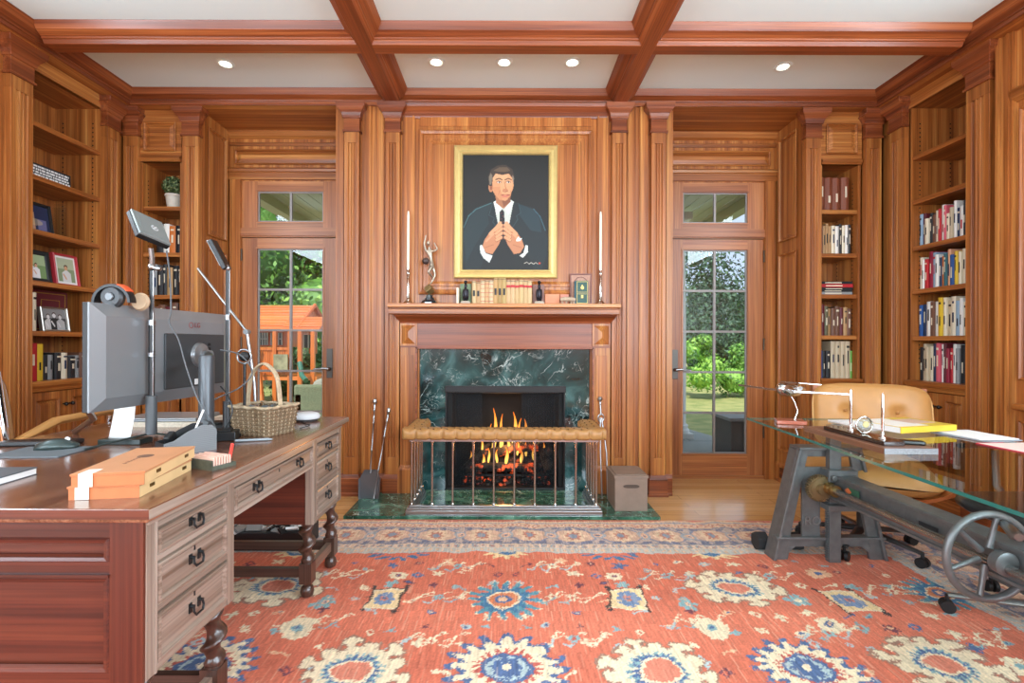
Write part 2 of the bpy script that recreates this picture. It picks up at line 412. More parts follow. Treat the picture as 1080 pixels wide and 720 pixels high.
# alcove side walls (panelled)
def raised(mb, u0, u1, z0, z1, n=0., mi=0, w=.03):
    frame(mb, u0, u1, z0, z1, [(0, .012), (.006, .016), (.014, .010), (.018, .0), (.018 + w, .010)], mi, n)
    t = .018 + w; mb.add([(u0 + t, n + .010, z0 + t), (u1 - t, n + .010, z0 + t), (u1 - t, n + .010, z1 - t), (u0 + t, n + .010, z1 - t)], [(0, 1, 2, 3)], mi)
for side, X, nm in ((1, -2.372, 'wall_alcove_left'), (-1, 2.302, 'wall_alcove_right')):
    tf = (lambda u, n, z, X=X, s=side: (X + s * n, u, z))
    mb = MB(tf); mb.box(YB - .0, YD + .02, -.02, 0, 0, ZS)
    raised(mb, YB + .06, YD - .06, .26, 1.9); raised(mb, YB + .06, YD - .06, 2.0, 2.86)
    mb.loft(YB, YD, 0, [(0, .02, 0), (.018, .02, 0), (.02, .013, 0), (.14, .013, 0), (.16, .0, 0)])
    struct(mb, nm, [WZ])
mb = MB(lambda u, n, z: (2.302 - n, u, z))
mb.box(3.92, 4.12, .013, .017, .04, .12, 1)
for i in range(5): mb.box(3.93, 4.11, .017, .021, .048 + i * .015, .055 + i * .015, 0)
o = tag(mb.build('floor_vent', [RY, DRK]), 'small wooden floor vent grille set low in the panelled side beside the lawn view door', 'vent')
# breast returns
for X, s in ((-1.27, -1), (1.245, 1)):
    tf = (lambda u, n, z, X=X, s=s: (X + s * n, u, z))
    mb = MB(tf); mb.box(YC, YD + .02, 0, .006, 0, ZS); raised(mb, YC + .05, YD - .05, .26, 1.9); raised(mb, YC + .05, YD - .05, 2.0, 2.86); trim(mb, [WZ])

# walls above doors, casings
tD = tfB(YD)
for (a, b), A0, A1 in ((DL, -2.372, -1.27), (DR, 1.245, 2.302)):
    mb = MB(tD)
    mb.box(A0, a - .0, -.02, 0, 0, ZS); mb.box(b, A1, -.02, 0, 0, ZS); mb.box(a, b, -.02, 0, 2.53, ZS)
    # casing boards with beads
    for s0, s1 in ((a - .085, a), (b, b + .085)):
        s0 = max(s0, A0); s1 = min(s1, A1)
        mb.box(s0, s1, 0, .0215, .0, 2.539)
        mb.box(s0, s0 + .012, .0215, .0335, 0, 2.539); mb.box(s1 - .008, s1, .0215, .028, 0, 2.53)
    mb.loft(A0, A1, 0, [(2.54, .022, 0), (2.60, .022, 0), (2.605, .034, 0), (2.625, .04, 0), (2.64, .026, 0), (2.645, 0, 0)], 1)
    raised(mb, A0 + .05, A1 - .05, 2.67, 2.80, 0, 1); 
    mb.loft(A0, A1, 0, [(2.83, .01, 0), (2.85, .02, 0), (2.86, .01, 0)], 1)
    mb.loft(A0, A1, 0, [(2.89, .0, 0), (2.91, .02, 0), (2.95, .045, 0)], 1)
    trim(mb, [WZ, WX])

# ------------------------------------------------------------------ doors with transom lights
def glazed(mbw, mbm, u0, u1, z0, z1, cols, rows, y):
    """lead/grey muntins round and across the glass"""
    b = .011
    mbm.box(u0, u1, y - .008, y + .008, z0, z0 + b); mbm.box(u0, u1, y - .008, y + .008, z1 - b, z1)
    mbm.box(u0, u0 + b, y - .008, y + .008, z0 + b, z1 - b); mbm.box(u1 - b, u1, y - .008, y + .008, z0 + b, z1 - b)
    for i in range(1, cols):
        x = u0 + (u1 - u0) * i / cols; mbm.box(x - .009, x + .009, y - .01, y + .012, z0 + b, z1 - b)
    for j in range(1, rows):
        z = z0 + (z1 - z0) * j / rows; mbm.box(u0 + b, u1 - b, y - .0085, y + .0105, z - .009, z + .009)
MUNT = mat('grey metal glazing bar', '#8a8480', .4, .3)
def door(n, a, b, g0, g1, hinge_left):
    root = thing('door_%d' % n, None, None, ((a + b) / 2, YD + .03, 0), kind='structure')
    z0, z1, y0, y1 = .21, 1.955, YD + .002, YD + .045
    mb = MB()
    mb.box(a + .004, g0, y0, y1, .02, 2.045, 1); mb.box(g1, b - .004, y0, y1, .02, 2.045, 1)
    mb.box(g0, g1, y0, y1, .02, z0, 0); mb.box(g0, g1, y0, y1, z1, 2.045, 0)
    for p, q in ((z0 - .018, z0), (z1, z1 + .012)): mb.box(g0 - .012, g1 + .012, y0 - .006, y0, p, q, 0)
    for p, q in ((g0 - .012, g0), (g1, g1 + .012)): mb.box(p, q, y0 - .006, y0, z0, z1, 1)
    mb.box(a, b, y0 - .015, y0 + .01, .0, .028, 0)
    struct(mb, 'door_leaf', [DX, DZ], root, world=True)
    mm = MB(); glazed(mb, mm, g0, g1, z0, z1, 2, 5, YD + .022); struct(mm, 'muntin', MUNT, root, world=True)
    mg = MB(); mg.box(g0 + .005, g1 - .005, YD + .02, YD + .024, z0 + .005, z1 - .005); struct(mg, 'pane', PANE, root, world=True)
    # lever handle on long plate
    hx = b - .075 if hinge_left else a + .06
    s = -1 if hinge_left else 1
    mh = MB(); mh.box(hx - .025, hx + .025, y0 - .008, y0, .85, 1.10); mh.cyl((hx, y0 - .008, .93), (hx, y0 - .05, .93), .011)
    o = mh.build('door_handle', mat('dark nickel plate', '#5d5a55', .4, .8), root, world=True, bevel=.002)
    ml = MB(); ml.tube([(hx, y0 - .05, .93), (hx + s * .03, y0 - .055, .935), (hx + s * .07, y0 - .052, .93), (hx + s * .12, y0 - .05, .925)], [.011, .009, .008, .009], 10)
    ml.ell((hx, y0 - .045, .93), .016); ml.build('lever', STEEL, o, smooth=True).location = (0, 0, 0)
    for ch in o.children: ch.data.transform(Matrix.Translation(-root.location))
    mx = MB(); hgx = a + .002 if hinge_left else b - .002
    for z in (.35, 1.1, 1.85):
        mc = MB(); mc.cyl((hgx, y0 - .01, z), (hgx, y0 - .01, z + .1), .008, 10); mc.build('hinge', BRONZE, root, world=True)
    # transom
    mb = MB(); c = .06; g2, g3, gz0, gz1 = g0, g1, 2.185, 2.445
    mb.box(a, b, YD - .004, YD + .06, 2.052, 2.135, 0); mb.box(a, b, YD - .022, YD - .004, 2.062, 2.125, 0)
    mb.box(a, g2, y0, y1, 2.135, 2.53, 1); mb.box(g3, b, y0, y1, 2.135, 2.53, 1); mb.box(g2, g3, y0, y1, 2.135, gz0, 0); mb.box(g2, g3, y0, y1, gz1, 2.53, 0)
    mb.box(g2 - .01, g3 + .01, y0 - .005, y0, gz0 - .012, gz0, 0); mb.box(g2 - .01, g3 + .01, y0 - .005, y0, gz1, gz1 + .01, 0)
    w = thing('window_%d' % n, None, None, ((a + b) / 2, YD + .03, 2.3), kind='structure')
    struct(mb, 'window_frame', [DX, DZ], w, world=True)
    mm = MB(); glazed(mb, mm, g2, g3, gz0, gz1, 2, 1, YD + .022); struct(mm, 'muntin', MUNT, w, world=True)
    mg = MB(); mg.box(g2 + .005, g3 - .005, YD + .02, YD + .024, gz0 + .005, gz1 - .005); struct(mg, 'pane', PANE, w, world=True)
door(1, DL[0], DL[1], -2.134, -1.572, True)
door(2, DR[0], DR[1], 1.510, 2.063, False)

# ------------------------------------------------------------------ side walls, near wall and their windows, some added for light
def window(n, tf, u0, u1, z0, z1, power, tint=(1, .98, .95)):
    w = thing('window_%d' % n, None, None, tuple(tf((u0 + u1) / 2, 0, z0)), kind='structure')
    mb = MB(tf); frame(mb, u0 - .09, u1 + .09, z0 - .09, z1 + .09, [(0, 0), (0, .03), (.02, .035), (.07, .02), (.09, .0), (.09, -.1)]); 
    mm = MB(tf)
    for i in (1, 2):
        u = u0 + (u1 - u0) * i / 3; mm.box(u - .012, u + .012, -.07, -.05, z0, z1)
    for j in (1, 2, 3):
        z = z0 + (z1 - z0) * j / 4; mm.box(u0, u1, -.068, -.052, z - .012, z + .012)
    struct(mb, 'window_frame', [WZ], w, world=True); struct(mm, 'muntin', MUNT, w, world=True)
    mg = MB(tf); mg.box(u0, u1, -.062, -.058, z0, z1); struct(mg, 'pane', PANE, w, world=True)
    L = bpy.data.lights.new('window_daylight', 'AREA'); L.shape = 'RECTANGLE'; L.size = u1 - u0; L.size_y = z1 - z0; L.energy = power; L.color = tint
    o = bpy.data.objects.new('window_daylight', L); COL.objects.link(o)
    o.location = tf((u0 + u1) / 2, -.04, (z0 + z1) / 2)
    d = Vector(tf(0, 1, 0)) - Vector(tf(0, 0, 0)); o.rotation_euler = d.to_track_quat('-Z', 'Y').to_euler()
def wall_holes(mb, u0, u1, z0, z1, n0, n1, holes):
    us = sorted({u0, u1} | {h[0] for h in holes} | {h[1] for h in holes})
    for a, b in zip(us, us[1:]):
        hs = [h for h in holes if h[0] <= a and h[1] >= b]
        if not hs: mb.box(a, b, n0, n1, z0, z1)
        else:
            mb.box(a, b, n0, n1, z0, hs[0][2]); mb.box(a, b, n0, n1, hs[0][3], z1)
SKYC = (.74, .88, 1)
WIN = (.55, 2.55)
hL = [(-1.9, .05, *WIN), (.4, 2.1, 2.42, 2.84)]; hR = [(-1.9, .05, *WIN), (.4, 2.1, 2.42, 2.84)]; hN = [(-2.4, -.6, 1.25, 2.4), (.6, 2.4, 1.25, 2.4)]
mb = MB(tfL); wall_holes(mb, NEAR, 2.93, 0, ZC, -.16, 0, hL); mb.box(2.93, 3.04, -.38, 0, 0, ZC)
mb.box(3.64, 3.84, -.38, 0, 0, ZC); mb.box(2.93, FARY, -.5, -.38, 0, ZC); raised(mb, 2.2, 2.86, .26, .9); raised(mb, 2.2, 2.86, 1.0, 2.8)
struct(mb, 'wall_left', [WZ])
mb = MB(tfR); wall_holes(mb, NEAR, 2.97, 0, ZC, -.16, 0, hR); mb.box(2.97, 3.09, -.38, 0, 0, ZC)
mb.box(3.58, 3.84, -.38, 0, 0, ZC); mb.box(2.93, FARY, -.5, -.38, 0, ZC)
struct(mb, 'wall_right', [WZ])
# light-struck panelled casing beside the near right pilaster
mb = MB(tfR)
mb.box(2.83, 2.93, 0, .03, 0, ZS); mb.box(2.895, 2.915, .03, .045, 0, ZS); mb.box(2.845, 2.86, .03, .04, 0, ZS)
raised(mb, 2.25, 2.81, .95, 2.50, .0, 0, .05); raised(mb, 2.25, 2.81, .2, .72, .0, 0, .05)
mb.loft(2.25, 2.83, 0, [(2.54, .0, 0), (2.56, .035, 0), (2.60, .045, 0), (2.62, .03, 0), (2.62, 0, 0)], 1)
mb.tube([(2.2, .05, .80), (2.79, .05, .80)], .02, 12, 1)
mb.box(2.6, 2.63, 0, .05, .79, .81, 1)
trim(mb, [WZ, WY])
mb = MB(); wall_holes(mb, -3.4, 3.4, 0, ZC, NEAR - .16, NEAR, hN); struct(mb, 'wall_near', [WZ])
tfN = lambda u, n, z: (u, NEAR + n, z)
window(3, tfL, *hL[0], 150, SKYC); window(4, tfR, *hR[0], 220, SKYC)
window(7, tfL, *hL[1], 55, SKYC); window(8, tfR, *hR[1], 60, SKYC)  # unseen high side windows, added to brighten the ceiling with cool light
window(5, tfN, *hN[0], 130, SKYC); window(6, tfN, *hN[1], 130, SKYC)  # unseen near wall windows, added for frontal light, raised clear of mirror reflections

# recessed ceiling lights
spots = [(-1.92, 3.36, 'recessed round ceiling light in the panel above the play house door'), (-.479, 3.33, 'recessed round ceiling light over the nude statuette end of the mantel'),
         (-.02, 3.33, 'recessed round ceiling light centred over the portrait painting'), (.44, 3.33, 'recessed round ceiling light over the green book end of the mantel'),
         (1.888, 3.374, 'recessed round ceiling light in the panel above the lawn view door')]
for x, y, lab in spots:
    t = thing('ceiling_light', lab, 'ceiling light', (x, y, ZC), group='recessed ceiling lights')
    mb = MB(); mb.lathe((0, 0, 0), [(.058, 0), (.058, -.004), (.054, -.007), (.042, -.007), (.036, 0.0)], 24); mb.build('trim_ring', CEIL, t, smooth=True)
    mb = MB(); mb.lathe((0, 0, 0), [(.001, -.003), (.032, -.004), (.034, -.001)], 20); mb.build('lens', emit_mat('warm bulb', '#fff4e0', 9), t)
    L = bpy.data.lights.new('ceiling_spot', 'SPOT'); L.energy = 12 if abs(x) < 1 else 13; L.spot_size = R_(95); L.spot_blend = .8; L.color = (1, .9, .78); L.shadow_soft_size = .04
    o = bpy.data.objects.new('ceiling_spot', L); COL.objects.link(o); o.location = (x, y, ZC - .03)
# ================================================================== bookcases
MATC = WZ
KNOB = mat('black knob', '#2b2724', .3, .6)
def bookcase(tf, label, base, u0, u1, depth, ztop, shelves, zc, knobs, wm, lintel=None, wide=0.):
    t = thing('bookcase', label, 'bookcase', base)
    def B(name, mats, mb, par=t, **k): return mb.build(name, mats, par, world=(par is t), **k)
    mb = MB(tf); mb.box(u0, u1, -depth - .02, -depth, 0, ztop + .03); B('back_panel', [WZ], mb)
    for a, b in ((u0 - .02, u0), (u1, u1 + .02)):
        mb = MB(tf); mb.box(a, b, -depth, 0, 0, ztop + .03)
        inner = b if b == u0 else a; s = 1 if b == u0 else -1
        for n in (-.06, -depth + .06):
            z = zc + .12
            while z < ztop - .1:
                mb.box(min(inner, inner + s * .0015), max(inner, inner + s * .0015), n - .004, n + .004, z, z + .009, 1); z += .032
        B('side_panel', [WZ, DRK], mb)
    mb = MB(tf); mb.box(u0, u1, -depth, 0, ztop, ztop + .03); B('top_panel', [wm], mb)
    for z in shelves:
        mb = MB(tf); mb.box(u0 + .001, u1 - .001, -depth, -.02, z - .028, z); mb.box(u0 + .001, u1 - .001, -.02, -.006, z - .032, z); B('shelf', [wm], mb, bevel=.003)
    mb = MB(tf); e = .03
    mb.box(u0 - .02, u1 + .02, -.012, .012, ztop, 2.95)
    if lintel: raised(mb, u0 + .02, u1 - .02, ztop + .08, 2.86, .012); mb.loft(u0 - .015, u1 + .015, 0, [(ztop, .02, 0), (ztop + .015, .03, 0), (ztop + .035, .03, 0), (ztop + .04, .014, 0)])
    B('face_frame', [wm], mb)
    mb = MB(tf); mb.box(u0 - .02, u1 + .02, -depth, .0, zc - .03, zc); mb.loft(u0 - .02, u1 + .02, 0, [(zc - .07, .006, 0), (zc - .05, .012, 0), (zc - .03, .03, 0), (zc - .012, .036, 0), (zc, .03, 0)])
    B('counter', [wm], mb, bevel=.002)
    mb = MB(tf); mb.box(u0 - .02, u1 + .02, -.03, 0, 0, .13); mb.box(u0 - .02, u0 + .015, -.03, 0, .13, zc - .07); mb.box(u1 - .015, u1 + .02, -.03, 0, .13, zc - .07)
    mb.loft(u0 - .02, u1 + .02, 0, [(0, .02, 0), (.1, .02, 0), (.12, .006, 0)]); B('plinth', [wm], mb)
    nd = len(knobs); w = (u1 - u0 - .03) / nd
    for i, ks in enumerate(knobs):
        a, b = u0 + .015 + i * w + .002, u0 + .015 + (i + 1) * w - .002
        mb = MB(tf); z0, z1 = .135, zc - .075; f = .045
        mb.box(a, a + f, -.02, .002, z0, z1, 0); mb.box(b - f, b, -.02, .002, z0, z1, 0); mb.box(a + f, b - f, -.02, .002, z0, z0 + f, 0); mb.box(a + f, b - f, -.02, .002, z1 - f, z1, 0)
        raised(mb, a + f - .002, b - f + .002, z0 + f - .002, z1 - f + .002, -.012, 0, .02)
        d = B('door', [WZ], mb)
        k = b - .022 if ks else a + .022
        mk = MB(tf); c0 = Vector(tf(k, .002, z1 - .09)); c1 = Vector(tf(k, .018, z1 - .09)); mk.tf = None
        mk.cyl(c0, c1, .005, 10); mk.ell(Vector(tf(k, .024, z1 - .09)), .013, 12, 8)
        o = mk.build('knob', KNOB, d, smooth=True); o.data.transform(Matrix.Translation(-t.location))
    return t
SH = [2.51, 2.19, 1.855, 1.545, 1.21]
bookcase(tfL, 'tall built-in bookcase of framed photographs beside the monitor, nearest the play house side', (XL - .15, 3.34, 0), 3.06, 3.62, .34, 2.86, [2.55, 2.21, 1.865, 1.54, 1.22], .90, (1, 0), WY)
bookcase(tK, 'narrow corner bookcase holding a potted plant behind the tablet stand', (-2.69, YB + .15, 0), -2.835, -2.545, .30, 2.55, [2.21, 1.85, 1.52, 1.22], .89, (1,), WX, True)
bookcase(tK, 'narrow corner bookcase with brown leather volumes on its top shelf', (2.6, YB + .15, 0), 2.455, 2.735, .30, 2.545, [2.2, 1.86, 1.54, 1.22], .885, (1,), WX, True)
bookcase(tfR, 'tall built-in bookcase packed with white and red books beside the lawn view corner', (XR + .15, 3.34, 0), 3.105, 3.57, .34, 2.86, SH, .895, (1, 0), WY)

# ------------------------------------------------------------------ books
ORD = ['first', 'second', 'third', 'fourth', 'fifth', 'sixth', 'seventh', 'eighth', 'ninth', 'tenth', 'eleventh', 'twelfth', 'thirteenth', 'fourteenth', 'fifteenth', 'sixteenth', 'seventeenth', 'eighteenth', 'nineteenth', 'twentieth']
PAL = dict(white='#e4e2da', cream='#ddd2b8', beige='#bfae90', tan='#b08a5c', black='#1c1d20', navy='#22324e', blue='#24508c', red='#b5252c', crimson='#8e1f36', maroon='#5c1a24', pink='#cf5a68',
           grey='#8e9090', orange='#c8702e', yellow='#d8b530', green='#6aa548', teal='#2d5f66', brown='#6a4634', mauve='#8d6a80', peach='#d8a07c', olive='#5f5a3c', lightblue='#8fa9bd', leather='#7c4128', dgreen='#20503e')
bm_ = {}
def bmat(c):
    if c not in bm_: bm_[c] = mat('book cloth ' + c, PAL[c], .55)
    return bm_[c]
def book(tf, u, n_front, z, th, h, dep, col, bands, label, group, lean=0., cream=None, rounded=False):
    """upright volume: u centre of spine, spine faces +n"""
    c = Vector(tf(u, n_front, z)); ex = Vector(tf(u + 1, n_front, z)) - c; en = Vector(tf(u, n_front + 1, z)) - c
    M = Matrix(((ex.x, en.x, 0), (ex.y, en.y, 0), (0, 0, 1)))
    L = Matrix.Rotation(R_(lean), 3, 'Y')
    f = lambda a, b, d: tuple(M @ (L @ Vector((a, b, d))))
    mb = MB(f); t = th / 2; cv = .0022
    mb.box(-t, -t + cv, -dep, -.002, 0, h, 0); mb.box(t - cv, t, -dep, -.002, 0, h, 0)
    r = .35 * t if rounded else .003
    sp = [(-t, -.002), (-t * .6, r * .6 - .001), (0, r), (t * .6, r * .6 - .001), (t, -.002), (t * .6, -.004), (-t * .6, -.004)]
    mb.prism(sp, 0, h, 'Z', 0)
    mb.box(-t + cv, t - cv, -dep + .004, -.004, .004, h - .004, 1)
    for z0, z1, w, mi in bands: mb.box(-t * w, t * w, 0, r + .0008, h * z0, h * z1, mi)
    o = mb.build('book', [bmat(col), CREAM, bmat(cream or 'cream'), bmat('black'), bmat('red'), bmat('navy')])
    o.location = c
    return tag(o, label, 'book', group)
def row(tf, u0, u1, z, cols, where, group, from_txt, hmin=.19, hmax=.25, n=-.05, dep=.17, rev=False, gap=0., rounded=False, tops=None, widths=None):
    k = len(cols); W = widths or [R.uniform(.8, 1.25) for _ in cols]; s = (u1 - u0 - gap) / sum(W); u = u0
    for i, c in enumerate(cols):
        th = W[i] * s; h = tops[i] if tops else R.uniform(hmin, hmax)
        dark = c in ('white', 'cream', 'beige', 'grey', 'yellow', 'lightblue', 'peach', 'tan')
        a = R.uniform(.25, .45); b = a + R.uniform(.2, .35)
        ti = R.choice([3, 3, 4, 5]) if dark else 2
        bands = [(a, b, R.uniform(.18, .34), ti)]
        if R.random() < .35: bands.append((.82, .88, R.uniform(.3, .6), ti))
        uu = u + th / 2
        cn = {'lightblue': 'pale blue', 'dgreen': 'dark green', 'leather': 'brown leather'}.get(c, c)
        book(tf, uu if not rev else u0 + u1 - uu, n + R.uniform(-.012, .006), z, th - .001, h, min(dep, .2), c, bands,
             f'{cn} book, {ORD[i]} from {from_txt} {where}', group, rounded=rounded)
        u += th
# right side wall: far end (corner) first
RU = (3.11, 3.562)
row(tfR, *RU, 1.855, 'lightblue maroon cream black brown cream red white pink cream beige white navy white black cream white peach'.split(),
    'on the highest filled shelf, side wall bookcase', 'books on the highest filled shelf of the side wall bookcase', 'the corner', .18, .27, rev=True)
row(tfR, *RU, 1.545, 'cream white red crimson lightblue white navy orange teal peach blue yellow cream cream white cream green navy'.split(),
    'on the shelf with the wide blue spine', 'books on the second filled shelf of the side wall bookcase', 'the corner', .2, .26, rev=True)
row(tfR, *RU, 1.21, 'blue navy white brown white yellow cream beige cream lightblue white cream yellow red orange'.split(),
    'on the second shelf above the cabinet doors', 'books on the second lowest shelf of the side wall bookcase', 'the corner', .22, .27, rev=True)
row(tfR, *RU, .895, 'black beige beige cream navy pink white maroon crimson red white grey black cream white cream white'.split(),
    'on the side wall cabinet counter', 'books on the counter of the side wall bookcase', 'the corner', .23, .27, rev=True)
# right corner case
CU = (2.462, 2.72)
row(tK, 2.462, 2.70, 2.2, 'leather leather leather leather'.split(), 'in the four volume leather set', 'four matching brown leather volumes', 'the door side', tops=[.265] * 4, rounded=True, widths=[.8, 1, 1, 1])
row(tK, *CU, 1.86, 'mauve tan tan tan cream white black cream white black'.split(), 'on the shelf below the leather set', 'books on the shelf below the leather set', 'the door side', .22, .245)
row(tK, 2.475, 2.725, 1.22, 'maroon olive tan brown brown maroon tan brown'.split(), 'on the lowest corner case shelf', 'books below the red and black pile', 'the door side', .21, .25)
row(tK, 2.462, 2.735, .885, 'blue black black beige beige beige beige green'.split(), 'on the corner cabinet counter', 'books on the corner cabinet counter', 'the door side', tops=[.22, .215, .215, .29, .29, .29, .29, .215], widths=[1, .8, .9, 1, 1, 1, 1, .6])
for i, (c, d, lb) in enumerate((('grey', .0, 'grey book lying at the bottom of the corner case pile'), ('black', .004, 'black book lying just under the red one in the corner pile'),
                         ('black', -.003, 'thin black book lying on the grey one in the corner pile'), ('red', .006, 'bright red book lying in the pile in the corner case'), ('black', .0, 'black book lying on top of the red one in the corner pile'))):
    mb = MB(); h = (.022, .018, .016, .026, .02)[i]
    z = 1.54 + (0, .04, .022, .058, .084)[i]
    if i == 1: z = 1.54 + .038
    mb.box(-.125, .125, -.09, .09, 0, h, 0); mb.box(-.122, .122, -.0915, -.089, .003, h - .003, 0); mb.box(-.09, .04, -.0925, -.0915, h * .3, h * .65, 2)
    mb.box(-.1265, -.12, -.085, .085, .003, h - .003, 1)
    o = mb.build('book', [bmat(c), CREAM, bmat('cream')]); o.location = (2.59 + d, YB + .12, z); tag(o, lb, 'book', 'pile of flat books in the corner case')
# left corner case
row(tK, -2.76, -2.55, 1.85, 'black white orange black'.split(), 'below the potted plant', 'books below the potted plant', 'the side wall', .21, .24, gap=.01)
row(tK, -2.83, -2.55, 1.52, 'black grey black black tan black black'.split(), 'on the shelf of black volumes', 'mostly black volumes two shelves below the plant', 'the side wall', .22, .25)
row(tK, -2.83, -2.55, 1.22, 'maroon brown brown maroon brown black'.split(), 'behind the monitor top, corner case', 'dark red books behind the monitor', 'the side wall', .2, .25)
# left side wall case: near end first
row(tfL, 3.07, 3.17, 1.22, 'grey brown cream'.split(), 'beside the silver photo frame', 'books beside the silver photo frame', 'the near end', .24, .25, n=-.04)
row(tfL, 3.07, 3.22, .90, 'black red yellow'.split(), 'in the bright patterned trio on the counter', 'bright patterned books on the photo bookcase counter', 'the near end', .23, .245, n=-.04, widths=[.8, 1.1, .9])
row(tfL, 3.23, 3.60, .90, 'black grey black cream black grey brown grey'.split(), 'in the small dark set on the counter', 'small silver and dark volumes on the photo bookcase counter', 'the near end', .15, .18, n=-.05, gap=.0, rounded=True)
def flat_thing(name, cat, label, tf, u, n, z, rz=0):
    return thing(name, label, cat, tuple(tf(u, n, z)), rz)
# burgundy album leaning at the back
mb = MB(tfL); mb.box(3.27, 3.53, -.20, -.165, 1.22, 1.50); frame(mb, 3.285, 3.515, 1.235, 1.485, [(0, .0), (0, .0015), (.006, .0015), (.006, 0)], 1, -.165)
frame(mb, 3.33, 3.47, 1.28, 1.44, [(0, .0), (0, .0015), (.004, .0015), (.004, 0)], 1, -.165)
tag(mb.build('album', [mat('burgundy leather', '#5d1722', .4), mat('gilt line', '#a8843c', .4, .6)]), 'large burgundy album with gilt lines standing behind the silver photo frame', 'album')
# photographs ----------------------------------------------------------------
def photo(name, label, tf, u, n, z, w, h, fw, fcol, draw, rz=0., mount=None, lean=8, metal=0.):
    c = Vector(tf(u, n, z)); ex = Vector(tf(u + 1, n, z)) - c; en = Vector(tf(u, n + 1, z)) - c
    q = RM('Z', rz); M = q @ Matrix(((ex.x, en.x, 0), (ex.y, en.y, 0), (0, 0, 1))) @ RM('X', lean)
    t = thing(name, label, 'photo frame', tuple(c))
    f = lambda a, b, d: tuple(M @ Vector((a, b, d)))
    mb = MB(f); mb.box(-w/2, w/2, -.012, 0, 0, h)
    frame(mb, -w/2, w/2, 0, h, [(0, 0), (0, .012), (fw * .3, .016), (fw * .8, .012), (fw, .004), (fw, 0)])
    mb.build('frame', mat(name + label[:9], fcol, .35, metal), t)
    mk = MB(f); mk.add([(-.02, -.012, 0.02), (.02, -.012, 0.02), (.02, -.012, h*.7), (-.02, -.012, h*.7), (-.025, -.07, .0), (.025, -.07, .0)], [(0, 1, 2, 3), (3, 2, 5, 4)]); mk.build('easel_back', DRK, t)
    if mount:
        mm = MB(f); mm.box(-w/2 + fw, w/2 - fw, 0, .003, fw, h - fw); mm.build('mount', mat('white mount', '#e8e6e0', .8), t); fw2 = fw + mount
    else: fw2 = fw
    ww, hh = w - 2 * fw2, h - 2 * fw2
    ras = Ras(0, 1, 0, hh / ww, 1 / 60, '#888888'); draw(ras, hh / ww)
    def P(a, b): 
        pts = np.stack([(a - .5) * ww, np.full_like(a, .0045), fw2 + b * hh], 1); return pts @ np.array(M).T
    colour_grid('photograph', ras.im, P, .25, t)
    return t
def ph_group(bg, tones):
    def d(s, k):
        s.box(0, 1, 0, k, bg[0]); s.box(0, 1, k * .55, k, bg[1])
        rr = random.Random(len(bg[0]) + len(tones))
        for i, (x, y, sc, skin, cl) in enumerate(tones):
            s.ell(x, y + .105 * sc, .058 * sc, .06 * sc, '#4a372c'); s.ell(x, y + .07 * sc, .05 * sc, .062 * sc, skin); s.poly([(x - .13 * sc, -.1), (x - .13 * sc, y - .06 * sc), (x - .04 * sc, y + .01 * sc), (x + .04 * sc, y + .01 * sc), (x + .13 * sc, y - .06 * sc), (x + .13 * sc, -.1)], cl); s.line([(x - .09 * sc, y - .1 * sc), (x - .02 * sc, y - .22 * sc)], .04 * sc, skin)
    return d
photo('photo_frame', 'black wooden frame with a bright outdoor photograph on the shelf', tfL, 3.20, -.10, 1.54, .27, .215, .03, '#23282a',
      ph_group(('#7d9a68', '#a9bd92'), [(.3, .35, 1, '#d8a888', '#e6e4e2'), (.5, .4, 1, '#caa080', '#d6d8dd'), (.68, .33, .9, '#d8a888', '#efeeee')]), rz=0, mount=.0)
photo('photo_frame', 'pink-red frame with a portrait of a seated person in white', tfL, 3.46, -.10, 1.54, .19, .225, .016, '#b6333c',
      ph_group(('#8a9a78', '#b4bfa0'), [(.5, .6, 2.0, '#d2a27e', '#d8d8d6')]), rz=0, mount=.014)
photo('photo_frame', 'silver frame with a black and white photograph in front of the burgundy album', tfL, 3.335, -.07, 1.22, .20, .165, .013, '#c9c6bd',
      ph_group(('#4a4a4a', '#8a8a8a'), [(.25, .4, 1.3, '#d8d8d8', '#c8c8c8'), (.5, .45, 1.4, '#e0e0e0', '#3a3a3a'), (.75, .4, 1.3, '#d0d0d0', '#b4b4b4')]), metal=.9)
# cityscape in a glass block holder
t = photo('photo_frame', 'black framed night picture beside the clear glass block', tfL, 3.20, -.09, 1.865, .27, .20, .02, '#191a1c',
      lambda s, k: (s.box(0, 1, 0, k, '#2a3350'), s.box(.1, .3, 0, k * .5, '#8d7a6a'), s.box(.4, .55, 0, k * .7, '#b09078'), s.box(.65, .9, 0, k * .45, '#6a6a90'), s.ell(.5, k * .3, .3, .1, '#d8c090', a=.5)))
mb = MB(tfL); mb.box(3.36, 3.385, -.11, -.045, 1.865, 2.09); mb.box(3.39, 3.41, -.15, -.06, 1.865, 2.075)
tag(mb.build('glass_award', glass_mat('clear block', (.93, .95, .96, 1)), bevel=.004), 'clear glass block award standing beside the dark night picture', 'award')
mb = MB(tfL); mb.box(3.045 + .02, 3.08, -.09, -.05, 1.865, 2.07, 0); tag(mb.build('gilt_bookend', [mat('gilt', '#a8893f', .35, .8)]), 'thin gilt bookend at the near end of the night picture shelf', 'bookend')
